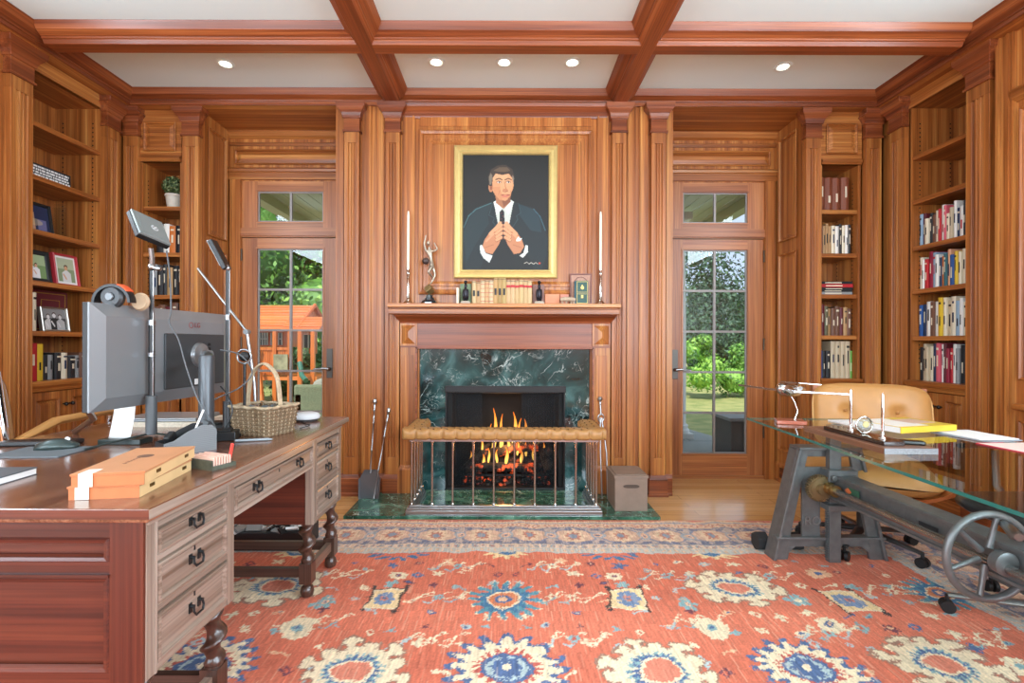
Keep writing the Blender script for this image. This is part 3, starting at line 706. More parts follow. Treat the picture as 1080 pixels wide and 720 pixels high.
# long box printed with white lettering
rr = Ras(0, 4, 0, 1, 1 / 40, '#22282b')
q = random.Random(4)
for j in range(4):
    x = .1
    while x < 3.8:
        w = q.uniform(.08, .3); rr.box(x, x + w, .1 + j * .21, .24 + j * .21, '#e6e8e6'); x += w + q.uniform(.03, .07)
t = thing('printed_box', 'long black box covered in white lettering on the high shelf', 'box', tuple(tfL(3.24, -.09, 2.21)))
mb = MB(tfL); mb.box(3.07, 3.42, -.20, -.045, 2.21, 2.30); mb.build('box_body', BLACKP, t, world=True, bevel=.003)
def P(a, b):
    c = np.array(t.location); return np.stack([np.full_like(a, XL - .0435), 3.073 + a * .344, 2.212 + b * .086], 1) - c
colour_grid('printed_front', rr.im, P, .5, t)

# potted plant
def leaf_cloud(mb, c, r, n, s, rnd, mi=0, shell=.6, flat=1.):
    c = Vector(c); rx, ry, rz = r
    for i in range(n):
        d = Vector((rnd.gauss(0, 1), rnd.gauss(0, 1), rnd.gauss(0, 1))).normalized()
        k = shell + (1 - shell) * rnd.random() ** .7
        p = c + Vector((d.x * rx, d.y * ry, d.z * rz)) * k
        nrm = (d + Vector((rnd.gauss(0, .6), rnd.gauss(0, .6), rnd.gauss(0, .6)))).normalized()
        a = nrm.orthogonal().normalized(); a = (Matrix.Rotation(rnd.random() * 6.28, 3, nrm) @ a); b = nrm.cross(a)
        q_ = s * rnd.uniform(.6, 1.3)
        mb.add([p - a * q_, p - b * q_ * .5 * flat, p + a * q_, p + b * q_ * .5 * flat], [(0, 1, 2, 3)], mi)
def leafmat(name, cols):
    if name in _mc: return _mc[name]
    m, nt, b = new_mat(name); setp(b, rough=.6); N = nt.nodes.new; L = nt.links.new
    g = N('ShaderNodeNewGeometry'); rp = N('ShaderNodeValToRGB'); e = rp.color_ramp.elements
    e[0].color = srgb(cols[0]); e[1].color = srgb(cols[2]); x = e.new(.5); x.color = srgb(cols[1])
    L(g.outputs['Random Per Island'], rp.inputs[0]); L(rp.outputs[0], b.inputs['Base Color'])
    _mc[name] = m; return m
t = thing('potted_plant', 'small bushy green plant in a white pot on the top corner shelf', 'plant', (-2.665, YB + .11, 2.21))
mb = MB(); mb.lathe((0, 0, 0), [(.001, 0), (.045, 0), (.058, .1), (.064, .102), (.064, .118), (.056, .118), (.054, .105), (.001, .1)], 24); mb.build('pot', mat('white clay', '#cfc7b8', .7, noise=.1), t, smooth=True)
mb = MB(); leaf_cloud(mb, (0, 0, .19), (.085, .08, .075), 420, .016, R); mb.ell((0, 0, .185), (.06, .055, .055), 10, 8); mb.build('foliage', leafmat('plant leaf', ('#2c3d1e', '#56683a', '#8d9a6a')), t)
# ================================================================== fireplace
CXM = -.012
def marble(name, base, vein, sc=3.):
    m, nt, b = new_mat(name); setp(b, rough=.12, coat=.3, coatr=.05); N = nt.nodes.new; L = nt.links.new
    tc = N('ShaderNodeTexCoord')
    n1 = N('ShaderNodeTexNoise'); n1.inputs['Scale'].default_value = sc * 1.3; n1.inputs['Detail'].default_value = 9; n1.inputs['Distortion'].default_value = 1.4
    r1 = N('ShaderNodeValToRGB'); e = r1.color_ramp.elements; e[0].position = .32; e[0].color = srgb(base[0]); e[1].position = .72; e[1].color = srgb(base[2]); x = e.new(.52); x.color = srgb(base[1])
    L(tc.outputs['Object'], n1.inputs['Vector']); L(n1.outputs[0], r1.inputs[0])
    mxs = r1
    for k, (s, thr, wd) in enumerate(((1.6, .5, .012), (3.4, .5, .010), (7, .5, .012))):
        n2 = N('ShaderNodeTexNoise'); n2.inputs['Scale'].default_value = s * sc * .45; n2.inputs['Detail'].default_value = 6; n2.inputs['Distortion'].default_value = 1.8
        mp = N('ShaderNodeMapping'); mp.inputs['Location'].default_value = (k * 3.1, k * 1.7, k); mp.inputs['Rotation'].default_value = (.3, .5 * k, .7); L(tc.outputs['Object'], mp.inputs[0]); L(mp.outputs[0], n2.inputs['Vector'])
        a = N('ShaderNodeMath'); a.operation = 'SUBTRACT'; a.inputs[1].default_value = thr; L(n2.outputs[0], a.inputs[0])
        c = N('ShaderNodeMath'); c.operation = 'ABSOLUTE'; L(a.outputs[0], c.inputs[0])
        d = N('ShaderNodeMapRange'); d.inputs[1].default_value = 0; d.inputs[2].default_value = wd; d.inputs[3].default_value = .85; d.inputs[4].default_value = 0; L(c.outputs[0], d.inputs[0])
        n3 = N('ShaderNodeTexNoise'); n3.inputs['Scale'].default_value = sc * 1.9 + k; n3.inputs['Detail'].default_value = 3; L(mp.outputs[0], n3.inputs['Vector'])
        g = N('ShaderNodeMapRange'); g.inputs[1].default_value = .5; g.inputs[2].default_value = .68; L(n3.outputs[0], g.inputs[0])
        h = N('ShaderNodeMath'); h.operation = 'MULTIPLY'; L(d.outputs[0], h.inputs[0]); L(g.outputs[0], h.inputs[1])
        mx = N('ShaderNodeMixRGB'); mx.inputs[2].default_value = srgb(vein); L(h.outputs[0], mx.inputs[0]); L(mxs.outputs[0], mx.inputs[1]); mxs = mx
    L(mxs.outputs[0], b.inputs['Base Color']); return m
GM = marble('green marble', ('#0c2020', '#1f4546', '#4a7472'), '#cfe0da')
GH = marble('hearth marble', ('#1d3a2e', '#356350', '#6f9a84'), '#d6e4d4', 4)
# hearth slab
mb = MB(); mb.box(-1.06, 1.01, 3.215, 3.745, .0, .022); mb.box(-.66, .64, 3.745, YM + .12, 0, .022)
tag(mb.build('hearth_slab', GH, bevel=.002), 'polished green marble hearth slab on the floor in front of the fire', 'hearth')
# mantelpiece
t = thing('mantelpiece', 'wooden mantelpiece with shelf, frieze and green marble surround round the open fire', 'fireplace', (CXM, YC, 0))
f0, f1, f2 = -.672, .648, 3.742
def WB(mb, name, mats, par=t, **k): return mb.build(name, mats, par, world=True, **k)
mb = MB()
mb.box(f0, -.462, YM, YM + .03, .022, 1.115); mb.box(.45, f1, YM, YM + .03, .022, 1.115); mb.box(-.462, .45, YM, YM + .03, .812, 1.115)
WB(mb, 'marble_surround', GM)
for a, b in ((-.80, f0), (f1, .785)):
    mb = MB(); mb.box(a, b, YC - .04, YM + .03, .022 if 0 else 0.0221, 1.12, 0)
    mb.box(a + .028, b - .028, YC - .048, YC - .04, .26, 1.06, 0)
    mb.tf = tfB(YC - .04); mb.loft(a, b, 0, [(.0221, .022, .014), (.2, .022, .014), (.215, .01, .004), (.23, .006, 0)], 0)
    WB(mb, 'pilaster', [WZ, RX], bevel=.002)
    mb = MB(); mb.box(a, b, YC - .05, YC - .04, 1.13, 1.30, 0)     # corner block with a pyramid boss
    x0, x1, z0, z1, yb, yf = a + .012, b - .012, 1.145, 1.285, YC - .05, YC - .075; cx, cz = (x0 + x1) / 2, (z0 + z1) / 2
    mb.add([(x0, yb, z0), (x1, yb, z0), (x1, yb, z1), (x0, yb, z1), (cx, yf, cz - .02), (cx, yf, cz + .02)], [(0, 1, 4), (1, 2, 5, 4), (2, 3, 5), (3, 0, 4, 5)])
    WB(mb, 'corner_block', [WZ])
mb = MB(); mb.box(-.80, .785, YC - .04, YM + .03, 1.115, 1.31, 0); mb.box(f0 - .0, f1, YC - .046, YC - .04, 1.12, 1.135, 0)
for a, b in ((f0 - .012, f0), (f1, f1 + .012)): mb.box(a, b, YC - .05, YC - .04, .25, 1.12)
mb.box(f0 - .012, f1 + .012, YC - .05, YC - .04, 1.108, 1.12)
WB(mb, 'frieze', [RX], bevel=.0015)
mb = MB(tfB(YC)); mb.loft(-.80, .785, -.06, [(1.30, .05, 0), (1.315, .055, .005), (1.33, .075, .02), (1.35, .10, .03), (1.362, .105, .035)], 0); WB(mb, 'bed_moulding', [RX])
mb = MB(); mb.box(-.862, .828, YC - .165, YC + .02, 1.362, 1.40); mb.box(-.852, .818, YC - .150, YC + .02, 1.40, 1.412); mb.box(-.868, .835, YC - .172, YC + .02, 1.412, 1.442)
WB(mb, 'mantel_shelf', [WX], bevel=.004)
# firebox
FB = mat('sooty firebrick', '#1b1a19', .85, noise=.5, nscale=9)
t = thing('firebox', 'dark open firebox with a black metal hood and hanging mesh curtains', 'firebox', (CXM, YM + .2, 0))
mb = MB(); mb.box(-.462, -.42, YM + .03, YM + .42, .0, .84); mb.box(.41, .45, YM + .03, YM + .42, 0, .84); mb.box(-.462, .45, YM + .385, YM + .42, 0, .84); mb.box(-.462, .45, YM + .03, YM + .42, .79, .86); mb.box(-.462, .45, YM + .03, YM + .42, 0, .03)
WB(mb, 'brick_lining', FB, t)
mb = MB(); mb.box(-.47, .458, YM - .012, YM + .06, .772, .822); mb.box(-.468, -.455, YM - .006, YM + .03, .022, .772); mb.box(.443, .456, YM - .006, YM + .03, .022, .772); mb.box(-.468, .456, YM - .006, YM + .03, .022, .04)
WB(mb, 'metal_trim', mat('black metal hood', '#141414', .4, .2), t, bevel=.002)
MESHM = bpy.data.materials.new('mesh curtain'); MESHM.use_nodes = True
_nt = MESHM.node_tree; _b = _nt.nodes['Principled BSDF']; _b.inputs['Base Color'].default_value = srgb('#2c3033'); _b.inputs['Metallic'].default_value = .4; _b.inputs['Roughness'].default_value = .5; _b.inputs['Alpha'].default_value = .55
def curtain(x0, x1, name, folds):
    mb = MB(); n = folds * 6; pts = [(x0 + (x1 - x0) * i / n, YM + .05 + .008 * math.sin(i * 2 * PI / 6)) for i in range(n + 1)]
    vs = [(x, y, .04) for x, y in pts] + [(x, y, .775) for x, y in pts]
    mb.add(vs, [(i, i + 1, n + 2 + i, n + 1 + i) for i in range(n)]); return WB(mb, name, MESHM, t, smooth='all')
curtain(-.45, -.19, 'mesh_curtain', 13); curtain(.12, .44, 'mesh_curtain', 16)
mb = MB(); mb.cyl((-.45, YM + .05, .765), (.44, YM + .05, .765), .006); WB(mb, 'curtain_rod', DIRON, t)
# grate and logs
g = thing('fire_grate', 'black iron grate holding the burning logs', 'grate', (0, YM + .2, .03))
mb = MB()
for i in range(9): mb.tube([(-.32 + i * .08, YM + .08, .17), (-.32 + i * .08, YM + .09, .12), (-.32 + i * .08, YM + .3, .11)], .009, 8)
mb.box(-.34, .34, YM + .1, YM + .12, .10, .115); mb.box(-.34, .34, YM + .27, YM + .29, .10, .115)
for x in (-.3, .3):
    for y in (.11, .28): mb.cyl((x, YM + y, .03), (x, YM + y, .11), .009, 8)
mb.build('grate_bars', DRK, g, world=True)
def log_mat(nm, glow, at):
    m, nt, b = new_mat(nm); setp(b, rough=.9); N = nt.nodes.new; L = nt.links.new
    tc = N('ShaderNodeTexCoord'); n = N('ShaderNodeTexNoise'); n.inputs['Scale'].default_value = 14; n.inputs['Detail'].default_value = 6; L(tc.outputs['Object'], n.inputs['Vector'])
    r = N('ShaderNodeValToRGB'); r.color_ramp.elements[0].position = .4; r.color_ramp.elements[0].color = srgb('#0d0b0a'); r.color_ramp.elements[1].position = .7; r.color_ramp.elements[1].color = srgb('#4c443c')
    L(n.outputs[0], r.inputs[0]); L(r.outputs[0], b.inputs['Base Color'])
    e = N('ShaderNodeMapRange'); e.inputs[1].default_value = at; e.inputs[2].default_value = at + .1; e.inputs[3].default_value = 0; e.inputs[4].default_value = glow; L(n.outputs[0], e.inputs[0])
    b.inputs['Emission Color'].default_value = srgb('#ff5a1e'); L(e.outputs[0], b.inputs['Emission Strength']); return m
LG = log_mat('burning log', 1.6, .55); LD = log_mat('charred log', .7, .62)
def log(a, b, r, m, label):
    mb = MB(); a = Vector(a); b = Vector(b); n = 9; pts = []; rr = []
    for i in range(n): 
        p = a.lerp(b, i / (n - 1)); pts.append(p + Vector((0, R.uniform(-.006, .006), R.uniform(-.008, .008)))); rr.append(r * R.uniform(.88, 1.1))
    mb.tube(pts, rr, 9); c = (a + b) / 2
    o = mb.build('log', m, smooth=True); o.data.transform(Matrix.Translation(-c)); o.location = c; tag(o, label, 'log', 'logs in the fire')
log((-.3, YM + .24, .19), (.3, YM + .26, .17), .055, LD, 'thick charred log lying level at the back of the grate')
log((-.28, YM + .14, .155), (.22, YM + .12, .17), .04, LG, 'glowing split log lying low at the front of the grate')
log((-.22, YM + .18, .25), (.26, YM + .15, .34), .045, LG, 'glowing log crossing upward over the middle of the fire')
log((.36, YM + .10, .14), (.28, YM + .26, .42), .055, LD, 'blackened log standing against the lawn side of the firebox')
log((-.33, YM + .12, .14), (-.1, YM + .24, .36), .035, LD, 'dark log leaning up from the play house side of the grate')
mb = MB()
for i in range(260):
    x, y = R.uniform(-.34, .34), R.uniform(YM + .08, YM + .38); mb.ell((x, y, .035 + R.random() * .03), R.uniform(.008, .02), 6, 4)
tag(mb.build('ember_bed', log_mat('ash and embers', .9, .58)), 'bed of grey ash and red embers under the grate', 'embers', kind='stuff')
def flame_mat(nm, c0, c1, s):
    m, nt, b = new_mat(nm); nt.nodes.remove(b); o = nt.nodes['Material Output']; N = nt.nodes.new; L = nt.links.new
    tc = N('ShaderNodeTexCoord'); sp = N('ShaderNodeSeparateXYZ'); L(tc.outputs['Generated'], sp.inputs[0])
    r = N('ShaderNodeValToRGB'); r.color_ramp.elements[0].color = srgb(c0); r.color_ramp.elements[1].color = srgb(c1); r.color_ramp.elements[0].position = .3; L(sp.outputs['Z'], r.inputs[0])
    e = N('ShaderNodeEmission'); e.inputs[1].default_value = s; L(r.outputs[0], e.inputs[0])
    tr = N('ShaderNodeBsdfTransparent'); lw = N('ShaderNodeLayerWeight'); lw.inputs[0].default_value = .35
    x = N('ShaderNodeMixShader'); L(lw.outputs['Facing'], x.inputs[0]); L(e.outputs[0], x.inputs[1]); L(tr.outputs[0], x.inputs[2]); L(x.outputs[0], o.inputs[0]); return m
FL = flame_mat('flame', '#ffc860', '#ff7a1c', 1.9)
fl = thing('fire', 'orange and yellow flames rising from the logs', 'flames', (0, YM + .2, .3))
def flame(x, y, z, h, w, bend):
    mb = MB(); pts = []; rr = []; n = 9
    for i in range(n):
        t_ = i / (n - 1); pts.append((x + bend * math.sin(t_ * 3.2) * t_, y + .01 * math.sin(t_ * 5), z + h * t_)); rr.append(max(.0015, w * 1.5 * (t_ + .03) ** .55 * (1 - t_) ** 1.1))
    mb.tube(pts, rr, 10, flat=.5); mb.build('flame', FL, fl, smooth='all', world=True)
for a in ((-.1, .17, .27, .36, .032, .03), (-.03, .2, .3, .28, .025, -.02), (.06, .18, .3, .30, .034, .03), (.12, .16, .33, .22, .024, -.03), (-.2, .16, .24, .16, .02, .02), (.2, .15, .34, .14, .018, .015),
          (-.25, .14, .2, .12, .018, -.02), (0, .11, .19, .14, .026, .02), (-.07, .12, .2, .11, .02, -.015), (.25, .17, .3, .14, .016, .02), (.16, .13, .25, .13, .022, -.01), (-.14, .12, .2, .12, .018, .015), (.09, .12, .26, .12, .02, .02), (.03, .13, .28, .17, .022, -.02), (-.18, .13, .17, .1, .022, .01), (.12, .12, .2, .11, .024, .015), (-.28, .15, .2, .09, .02, .01), (.22, .13, .22, .1, .02, -.01), (-.04, .15, .3, .2, .03, .02), (.15, .2, .36, .18, .03, .02), (-.12, .2, .3, .2, .028, -.02), (.3, .14, .26, .1, .02, .01)):
    flame(a[0], YM + a[1], *a[2:])
L_ = bpy.data.lights.new('fire_glow', 'POINT'); L_.energy = 7; L_.color = (1, .45, .15); L_.shadow_soft_size = .08; o = bpy.data.objects.new('fire_glow', L_); COL.objects.link(o); o.location = (0, YM + .12, .36)

# club fender ---------------------------------------------------------------
fn = thing('club_fender', 'steel club fender with a buttoned tan leather seat round the hearth', 'fender', (CXM, 3.5, .022))
xa, xb, yf, yk = -.625, .60, 3.27, 3.68
def U(off, z, w):       # U-shaped run of the fender
    return [(xa - off, yk, z), (xa - off, yf - off, z), (xb + off, yf - off, z), (xb + off, yk, z)]
mb = MB()
def ubox(mb, o0, o1, z0, z1, mi=0):
    A = [(xa - o1, yk), (xa - o1, yf - o1), (xb + o1, yf - o1), (xb + o1, yk), (xb - o0, yk), (xb - o0, yf + o0), (xa + o0, yf + o0), (xa + o0, yk)]
    mb.prism(A, z0, z1, 'Z', mi)
ubox(mb, .03, .035, .022, .05); ubox(mb, .02, .028, .05, .066); ubox(mb, .012, .016, .066, .078)
WB(mb, 'base_rail', STEEL, fn, bevel=.003)
mb = MB(); ubox(mb, .015, .012, .50, .515); WB(mb, 'top_rail', STEEL, fn)
bars = [(xa, yf), (xb, yf)] + [(xa + (xb - xa) * i / 9, yf) for i in range(1, 9)] + [(x, yf + (yk - yf) * j / 4) for x in (xa, xb) for j in (1, 2, 3, 4)]
BARM = mat('polished steel bar', '#b9b6b0', .2, 1.)
for i, (x, y) in enumerate(bars):
    mb = MB(); y = min(y, yk - .012); mb.cyl((x, y, .078), (x, y, .5), .0075, 12); mb.lathe((x, y, .078), [(.011, 0), (.013, .006), (.009, .014)], 12); mb.lathe((x, y, .488), [(.009, 0), (.012, .006), (.011, .012)], 12)
    WB(mb, 'bar', BARM, fn, smooth=True)
# padded seat: every tuft its own swelling in one skin
mb = MB()
def pad_point(s, c, run):   # along, across (-1..1)
    pass
def tufted(mb, path, half, z0, hgt, step):
    """path: list of (x,y) corners, U run; cushion cross-section swept with button dimples"""
    segs = []; 
    for (x1, y1), (x2, y2) in zip(path, path[1:]): segs.append((x1, y1, x2, y2, math.hypot(x2 - x1, y2 - y1)))
    rs = []; k = 22
    tot = sum(s[4] for s in segs); n = int(tot / .008)
    for i in range(n + 1):
        d = tot * i / n; dd = d
        for j, (x1, y1, x2, y2, L) in enumerate(segs):
            if d <= L + 1e-9 or j == len(segs) - 1: break
            d -= L
        ux, uy = (x2 - x1) / L, (y2 - y1) / L; nx, ny = uy, -ux
        px, py = x1 + ux * d, y1 + uy * d
        # mitre at corners
        m0 = m1 = 0
        if j > 0 and d < .09: m0 = 1 - d / .09
        if j < len(segs) - 1 and L - d < .09: m1 = 1 - (L - d) / .09
        ring = []
        for q in range(k):
            th = 2 * PI * q / k; c, s_ = math.cos(th), math.sin(th)
            a = half * (abs(c) ** .6) * (1 if c > 0 else -1); zz = hgt * .5 * (abs(s_) ** .6) * (1 if s_ > 0 else -1)
            ph = dd / step; row_ = a / (half * .9); fr_ = abs((ph % 1) - .5)
            tu = abs(math.sin(PI * ph)) if True else 0
            dim = 1.0
            if zz > -hgt * .2:
                g = abs(math.sin(PI * (ph + row_ * .5))) ** .55 * abs(math.sin(PI * (ph - row_ * .5))) ** .55
                dim = .70 + .30 * g
            off = a * (1 - .24 * math.exp(-((.5 - fr_) / .08) ** 2) * abs(c)); dim *= 1 - (.22 * math.exp(-((.5 - fr_) / .08) ** 2) if zz < hgt * .3 else 0)
            ox, oy = nx * off, ny * off
            mx_, my_ = px + ox, py + oy
            # keep rings from crossing at the inner corner
            if m0 and off < 0 or m1 and off < 0: pass
            ring.append((mx_, my_, z0 + hgt * .5 + zz * dim))
        rs.append(ring)
    mb.rings(rs)
# three separate runs meet at mitres: side arms then the long front
h_ = .062
tufted(mb, [(xa + .005, yk), (xa + .005, yf)], h_, .515, .075, .088)
tufted(mb, [(xb - .005, yf), (xb - .005, yk)], h_, .515, .075, .088)
tufted(mb, [(xa - .055, yf), (xb + .055, yf)], h_, .513, .082, .088)
WB(mb, 'padded_seat', TUFT, fn, smooth='all')
mb = MB(); mb.ell((0, 0, 0), (.006, .006, .004), 8, 5); bt = mb.build('button', mat('dark leather button', '#6e4f2c', .5), fn, smooth='all')
pts = [(xa + .02 + (i + nr * .5) * .088, yf + r_) for r_, nr in ((0, 0), (-.042, 1), (.042, 1)) for i in range(14 - nr)]
pts += [(X + r_, yf + .1 + (i + nr * .5) * .088) for X in (xa, xb) for r_, nr in ((0, 0), (-.042, 1), (.042, 1)) for i in range(4)]
for i, (x, y) in enumerate(pts):
    b_ = bt if i == 0 else bt.copy()
    if i: COL.objects.link(b_)
    b_.location = Vector((x, y, .588)) - fn.location
# fire tools ----------------------------------------------------------------
def baluster(a, b, r, finial=True):
    mb = MB(); a = Vector(a); b = Vector(b); d = b - a; L = d.length; q = d.to_track_quat('Z', 'Y').to_matrix()
    pr = [(r, 0), (r, L * .3), (r * 1.6, L * .31), (r, L * .32), (r, L * .68), (r * 1.7, L * .69), (r * 1.7, L * .7), (r, L * .71), (r * 1.1, L * .86), (r * 1.9, L * .87), (r * 1.1, L * .89), (r * 1.4, L * .95), (r * 2, L * .955)]
    if finial: pr += [(r * 1.2, L * .965), (r * 3, L * .985), (r * 3.2, L), (r * 2.4, L + .018), (.001, L + .026)]
    mb.lathe(a, pr, 12, M=q); return mb
g = thing('fire_shovel', 'steel hearth shovel with its broad pan standing on the marble, play house side', 'shovel', (-.99, 3.62, .022))
baluster((-.99, 3.60, .20), (-.985, 3.70, .71), .0055).build('handle', STEEL, g, smooth=True, world=True)
mb = MB(); pan = [(-.07, 0, .0), (.07, 0, .0), (.075, .02, .14), (.045, .035, .2), (-.045, .035, .2), (-.075, .02, .14)]
P1 = [Vector((-.99 + x, 3.575 + y, .023 + z)) for x, y, z in pan]; P2 = [p + Vector((0, -.004, 0)) for p in P1]
mb.rings([P1, P2]); 
for s in (-1, 1):
    A = [Vector((-.99 + s * .07, 3.575, .023)), Vector((-.99 + s * .075, 3.595, .163)), Vector((-.99 + s * .075, 3.57, .163)), Vector((-.99 + s * .07, 3.55, .023))]; mb.rings([A, [p + Vector((s * .003, 0, 0)) for p in A]])
mb.build('pan', mat('worn steel', '#7d8388', .3, .9), g, world=True)
g = thing('poker', 'slim steel poker leaning beside the hearth shovel', 'poker', (-.94, 3.6, .022))
baluster((-.955, 3.56, .03), (-.885, 3.715, .64), .005).build('shaft', STEEL, g, smooth=True, world=True)
g = thing('fire_tongs', 'steel fire tongs leaning against the mantel on the lawn door side', 'tongs', (.72, 3.6, .022))
m1 = MB(); m1.tube([(.695, 3.56, .03), (.69, 3.6, .35), (.70, 3.66, .60)], .005, 10); m1.build('arm', STEEL, g, smooth=True, world=True)
m1 = MB(); m1.tube([(.735, 3.56, .03), (.735, 3.6, .35), (.71, 3.66, .60)], .005, 10); m1.build('arm', STEEL, g, smooth=True, world=True)
m1 = MB(); m1.tube([(.705 + .022 * math.cos(t_), 3.66, .60 + .028 * math.sin(t_)) for t_ in [2 * PI * i / 16 for i in range(16)]], .005, 8, closed=True); m1.build('hinge_ring', STEEL, g, smooth=True, world=True)
baluster((.705, 3.665, .62), (.703, 3.69, .73), .006).build('handle', STEEL, g, smooth=True, world=True)
# kindling box
BXM = mat('grey brown box', '#8a7566', .55, noise=.12, nscale=20)
g = thing('storage_box', 'grey brown box with lid and handle slot standing on the hearth edge', 'box', (.845, 3.42, .022))
mb = MB(); mb.box(.735, .955, 3.32, 3.58, .022, .245); mb.build('body', BXM, g, world=True, bevel=.003)
mb = MB(); mb.box(.728, .962, 3.313, 3.587, .245, .262); mb.box(.745, .945, 3.33, 3.57, .262, .268); mb.build('lid', BXM, g, world=True, bevel=.003)
mb = MB(); mb.tf = None; pts = [(.845 + .035 * math.cos(a) + (.02 if math.cos(a) > 0 else -.02), .19 + .012 * math.sin(a)) for a in [2 * PI * i / 20 for i in range(20)]]
mb.prism(pts, 3.3185, 3.3202, 'Y'); mb.build('handle_slot', mat('slot dark', '#4e4037', .8), g, world=True)

# ------------------------------------------------------------------ mantel things (shelf top 1.442)
ZM = 1.4425
WAX = mat('ivory wax', '#efe6cf', .4)
def candlestick(x, y, lab, lab2):
    g = thing('candlestick', lab, 'candlestick', (x, y, ZM))
    mb = MB(); mb.lathe((0, 0, 0), [(.038, 0), (.038, .006), (.032, .012), (.016, .028), (.012, .04)], 8); mb.build('base', SILVER, g, smooth=True)
    mb = MB(); mb.lathe((0, 0, .04), [(.012, 0), (.015, .006), (.011, .015), (.011, .07), (.009, .15), (.014, .158), (.008, .166), (.015, .185), (.016, .192), (.009, .205), (.013, .215), (.013, .225), (.006, .225)], 16); mb.build('stem', SILVER, g, smooth=True)
    c = MB(); c.lathe((0, 0, 0), [(.0095, 0), (.0095, .40), (.006, .43), (.001, .434)], 16); o = c.build('candle', WAX, smooth=True); o.location = (x, y, ZM + .2651); tag(o, lab2, 'candle', 'tall candles')
    w_ = MB(); w_.cyl((0, 0, .43), (0, 0, .44), .001, 6); w_.build('wick', DRK, o)
candlestick(-.738, 3.70, 'turned silver candlestick beside the nude statuette', 'tall ivory candle in the candlestick beside the nude statuette')
candlestick(.705, 3.70, 'turned silver candlestick beside the framed green book', 'tall ivory candle in the candlestick beside the framed green book')
# statuette: nude figure balancing on a cube
st = thing('statuette', 'silvery nude figure balancing arm raised on a cube and black base', 'statuette', (-.575, 3.68, ZM))
mb = MB(); mb.lathe((0, 0, 0), [(.066, 0), (.066, .01), (.056, .012), (.052, .026), (.04, .028), (.037, .044), (.028, .046), (.026, .066), (.001, .066)], 8, M=RM('Z', 22.5)); mb.build('stepped_base', mat('black lacquer', '#101a20', .12, coat=1.), st)
mb = MB(); q = RM('Z', 35) @ RM('X', 45) @ RM('Y', 35.3); mb.cbox((0, 0, .108), (.05, .05, .05), 0, q); mb.build('cube', mat('aged brass', '#9a8458', .4, .7, noise=.3, nscale=60), st, bevel=.002)
def skin(name, verts, edges, radii, m, parent, sub=2):
    me = bpy.data.meshes.new(name); me.from_pydata(verts, edges, []); o = bpy.data.objects.new(name, me); COL.objects.link(o); o.parent = parent
    sm = o.modifiers.new('skin', 'SKIN'); me.materials.append(m)
    for i, r in enumerate(radii):
        rr = r if isinstance(r, tuple) else (r, r); me.skin_vertices[0].data[i].radius = rr
    me.skin_vertices[0].data[0].use_root = True
    s = o.modifiers.new('sub', 'SUBSURF'); s.levels = sub; s.render_levels = sub; sm.use_smooth_shade = True
    return o
V = [(.018, 0, .215), (.012, 0, .245), (.0, 0, .285), (.0, 0, .300),            # pelvis, waist, chest, neck base
     (-.004, -.006, .312),                                         # neck
     (.026, 0, .20), (.036, .004, .165), (.014, .0, .128), (.006, -.012, .118),          # leg supporting
     (.010, -.02, .2), (-.004, -.03, .178), (.020, .0, .155), (.032, .012, .146),      # other leg bent back
     (-.024, 0, .292), (-.034, 0, .325), (-.026, 0, .36), (-.024, 0, .372),   # raised arm
     (.026, 0, .288), (.052, -.004, .298), (.036, -.008, .322), (.03, -.008, .332)]
V = [(x_ * 1.15, y_, .145 + (z_ - .118) * 1.46) for x_, y_, z_ in V]
E = [(0,1),(1,2),(2,3),(3,4),(0,5),(5,6),(6,7),(7,8),(0,9),(9,10),(10,11),(11,12),(2,13),(13,14),(14,15),(15,16),(2,17),(17,18),(18,19),(19,20)]
RD = [.017,.013,.018,.010,.006, .013,.009,.006,.005, .013,.010,.007,.004, .009,.007,.005,.005, .009,.007,.005,.005]
PEW = mat('pewter', '#b7ab98', .35, .8, noise=.35, nscale=40)
skin('figure', V, E, RD, PEW, st)
mb = MB(); mb.ell((-.007, -.010, .452), (.013, .014, .018)); mb.build('head', PEW, st, smooth='all')
mb = MB(); mb.ell((-.026, -.012, .318), (.027, .022, .026)); mb.build('globe', mat('dark globe', '#4a3c38', .4, .5), st, smooth='all')
# row of old books with bookends
OLD = ['#c7ad80', '#b89468', '#cdb68c', '#c2a072', '#cdb890', '#b8935e', '#a98a55', '#b59a62', '#c4a478', '#c9a87c', '#bfa070', '#c6ab78', '#c0a475', '#cbae80']
n_ = 14; x = -.345
hs = [.17, .165, .175, .178, .176, .196, .196, .196, .178, .18, .176, .182, .178, .176]
for i in range(n_):
    th = .0262; k = 'old%d' % i; PAL[k] = OLD[i]
    bands = [(.70, .80, .96, 4 if i > 7 else 3)] if i > 7 else [(.12 + .18 * j, .135 + .18 * j, .96, 3 if i < 2 else 4) for j in range(5)] if 1 < i < 5 else [(.35, .6, .5, 3)]
    bands += [(.02, .035, .96, 3), (.95, .965, .96, 3)]
    th = .0322
    book(tfB(3.72), -.259 + (i + .5) * th, .035, ZM, th - .001, hs[i], .13, k, bands,
         f'old cream bound book, {ORD[i]} from the green book in the row on the mantel', 'old books in the row on the mantel', rounded=True)
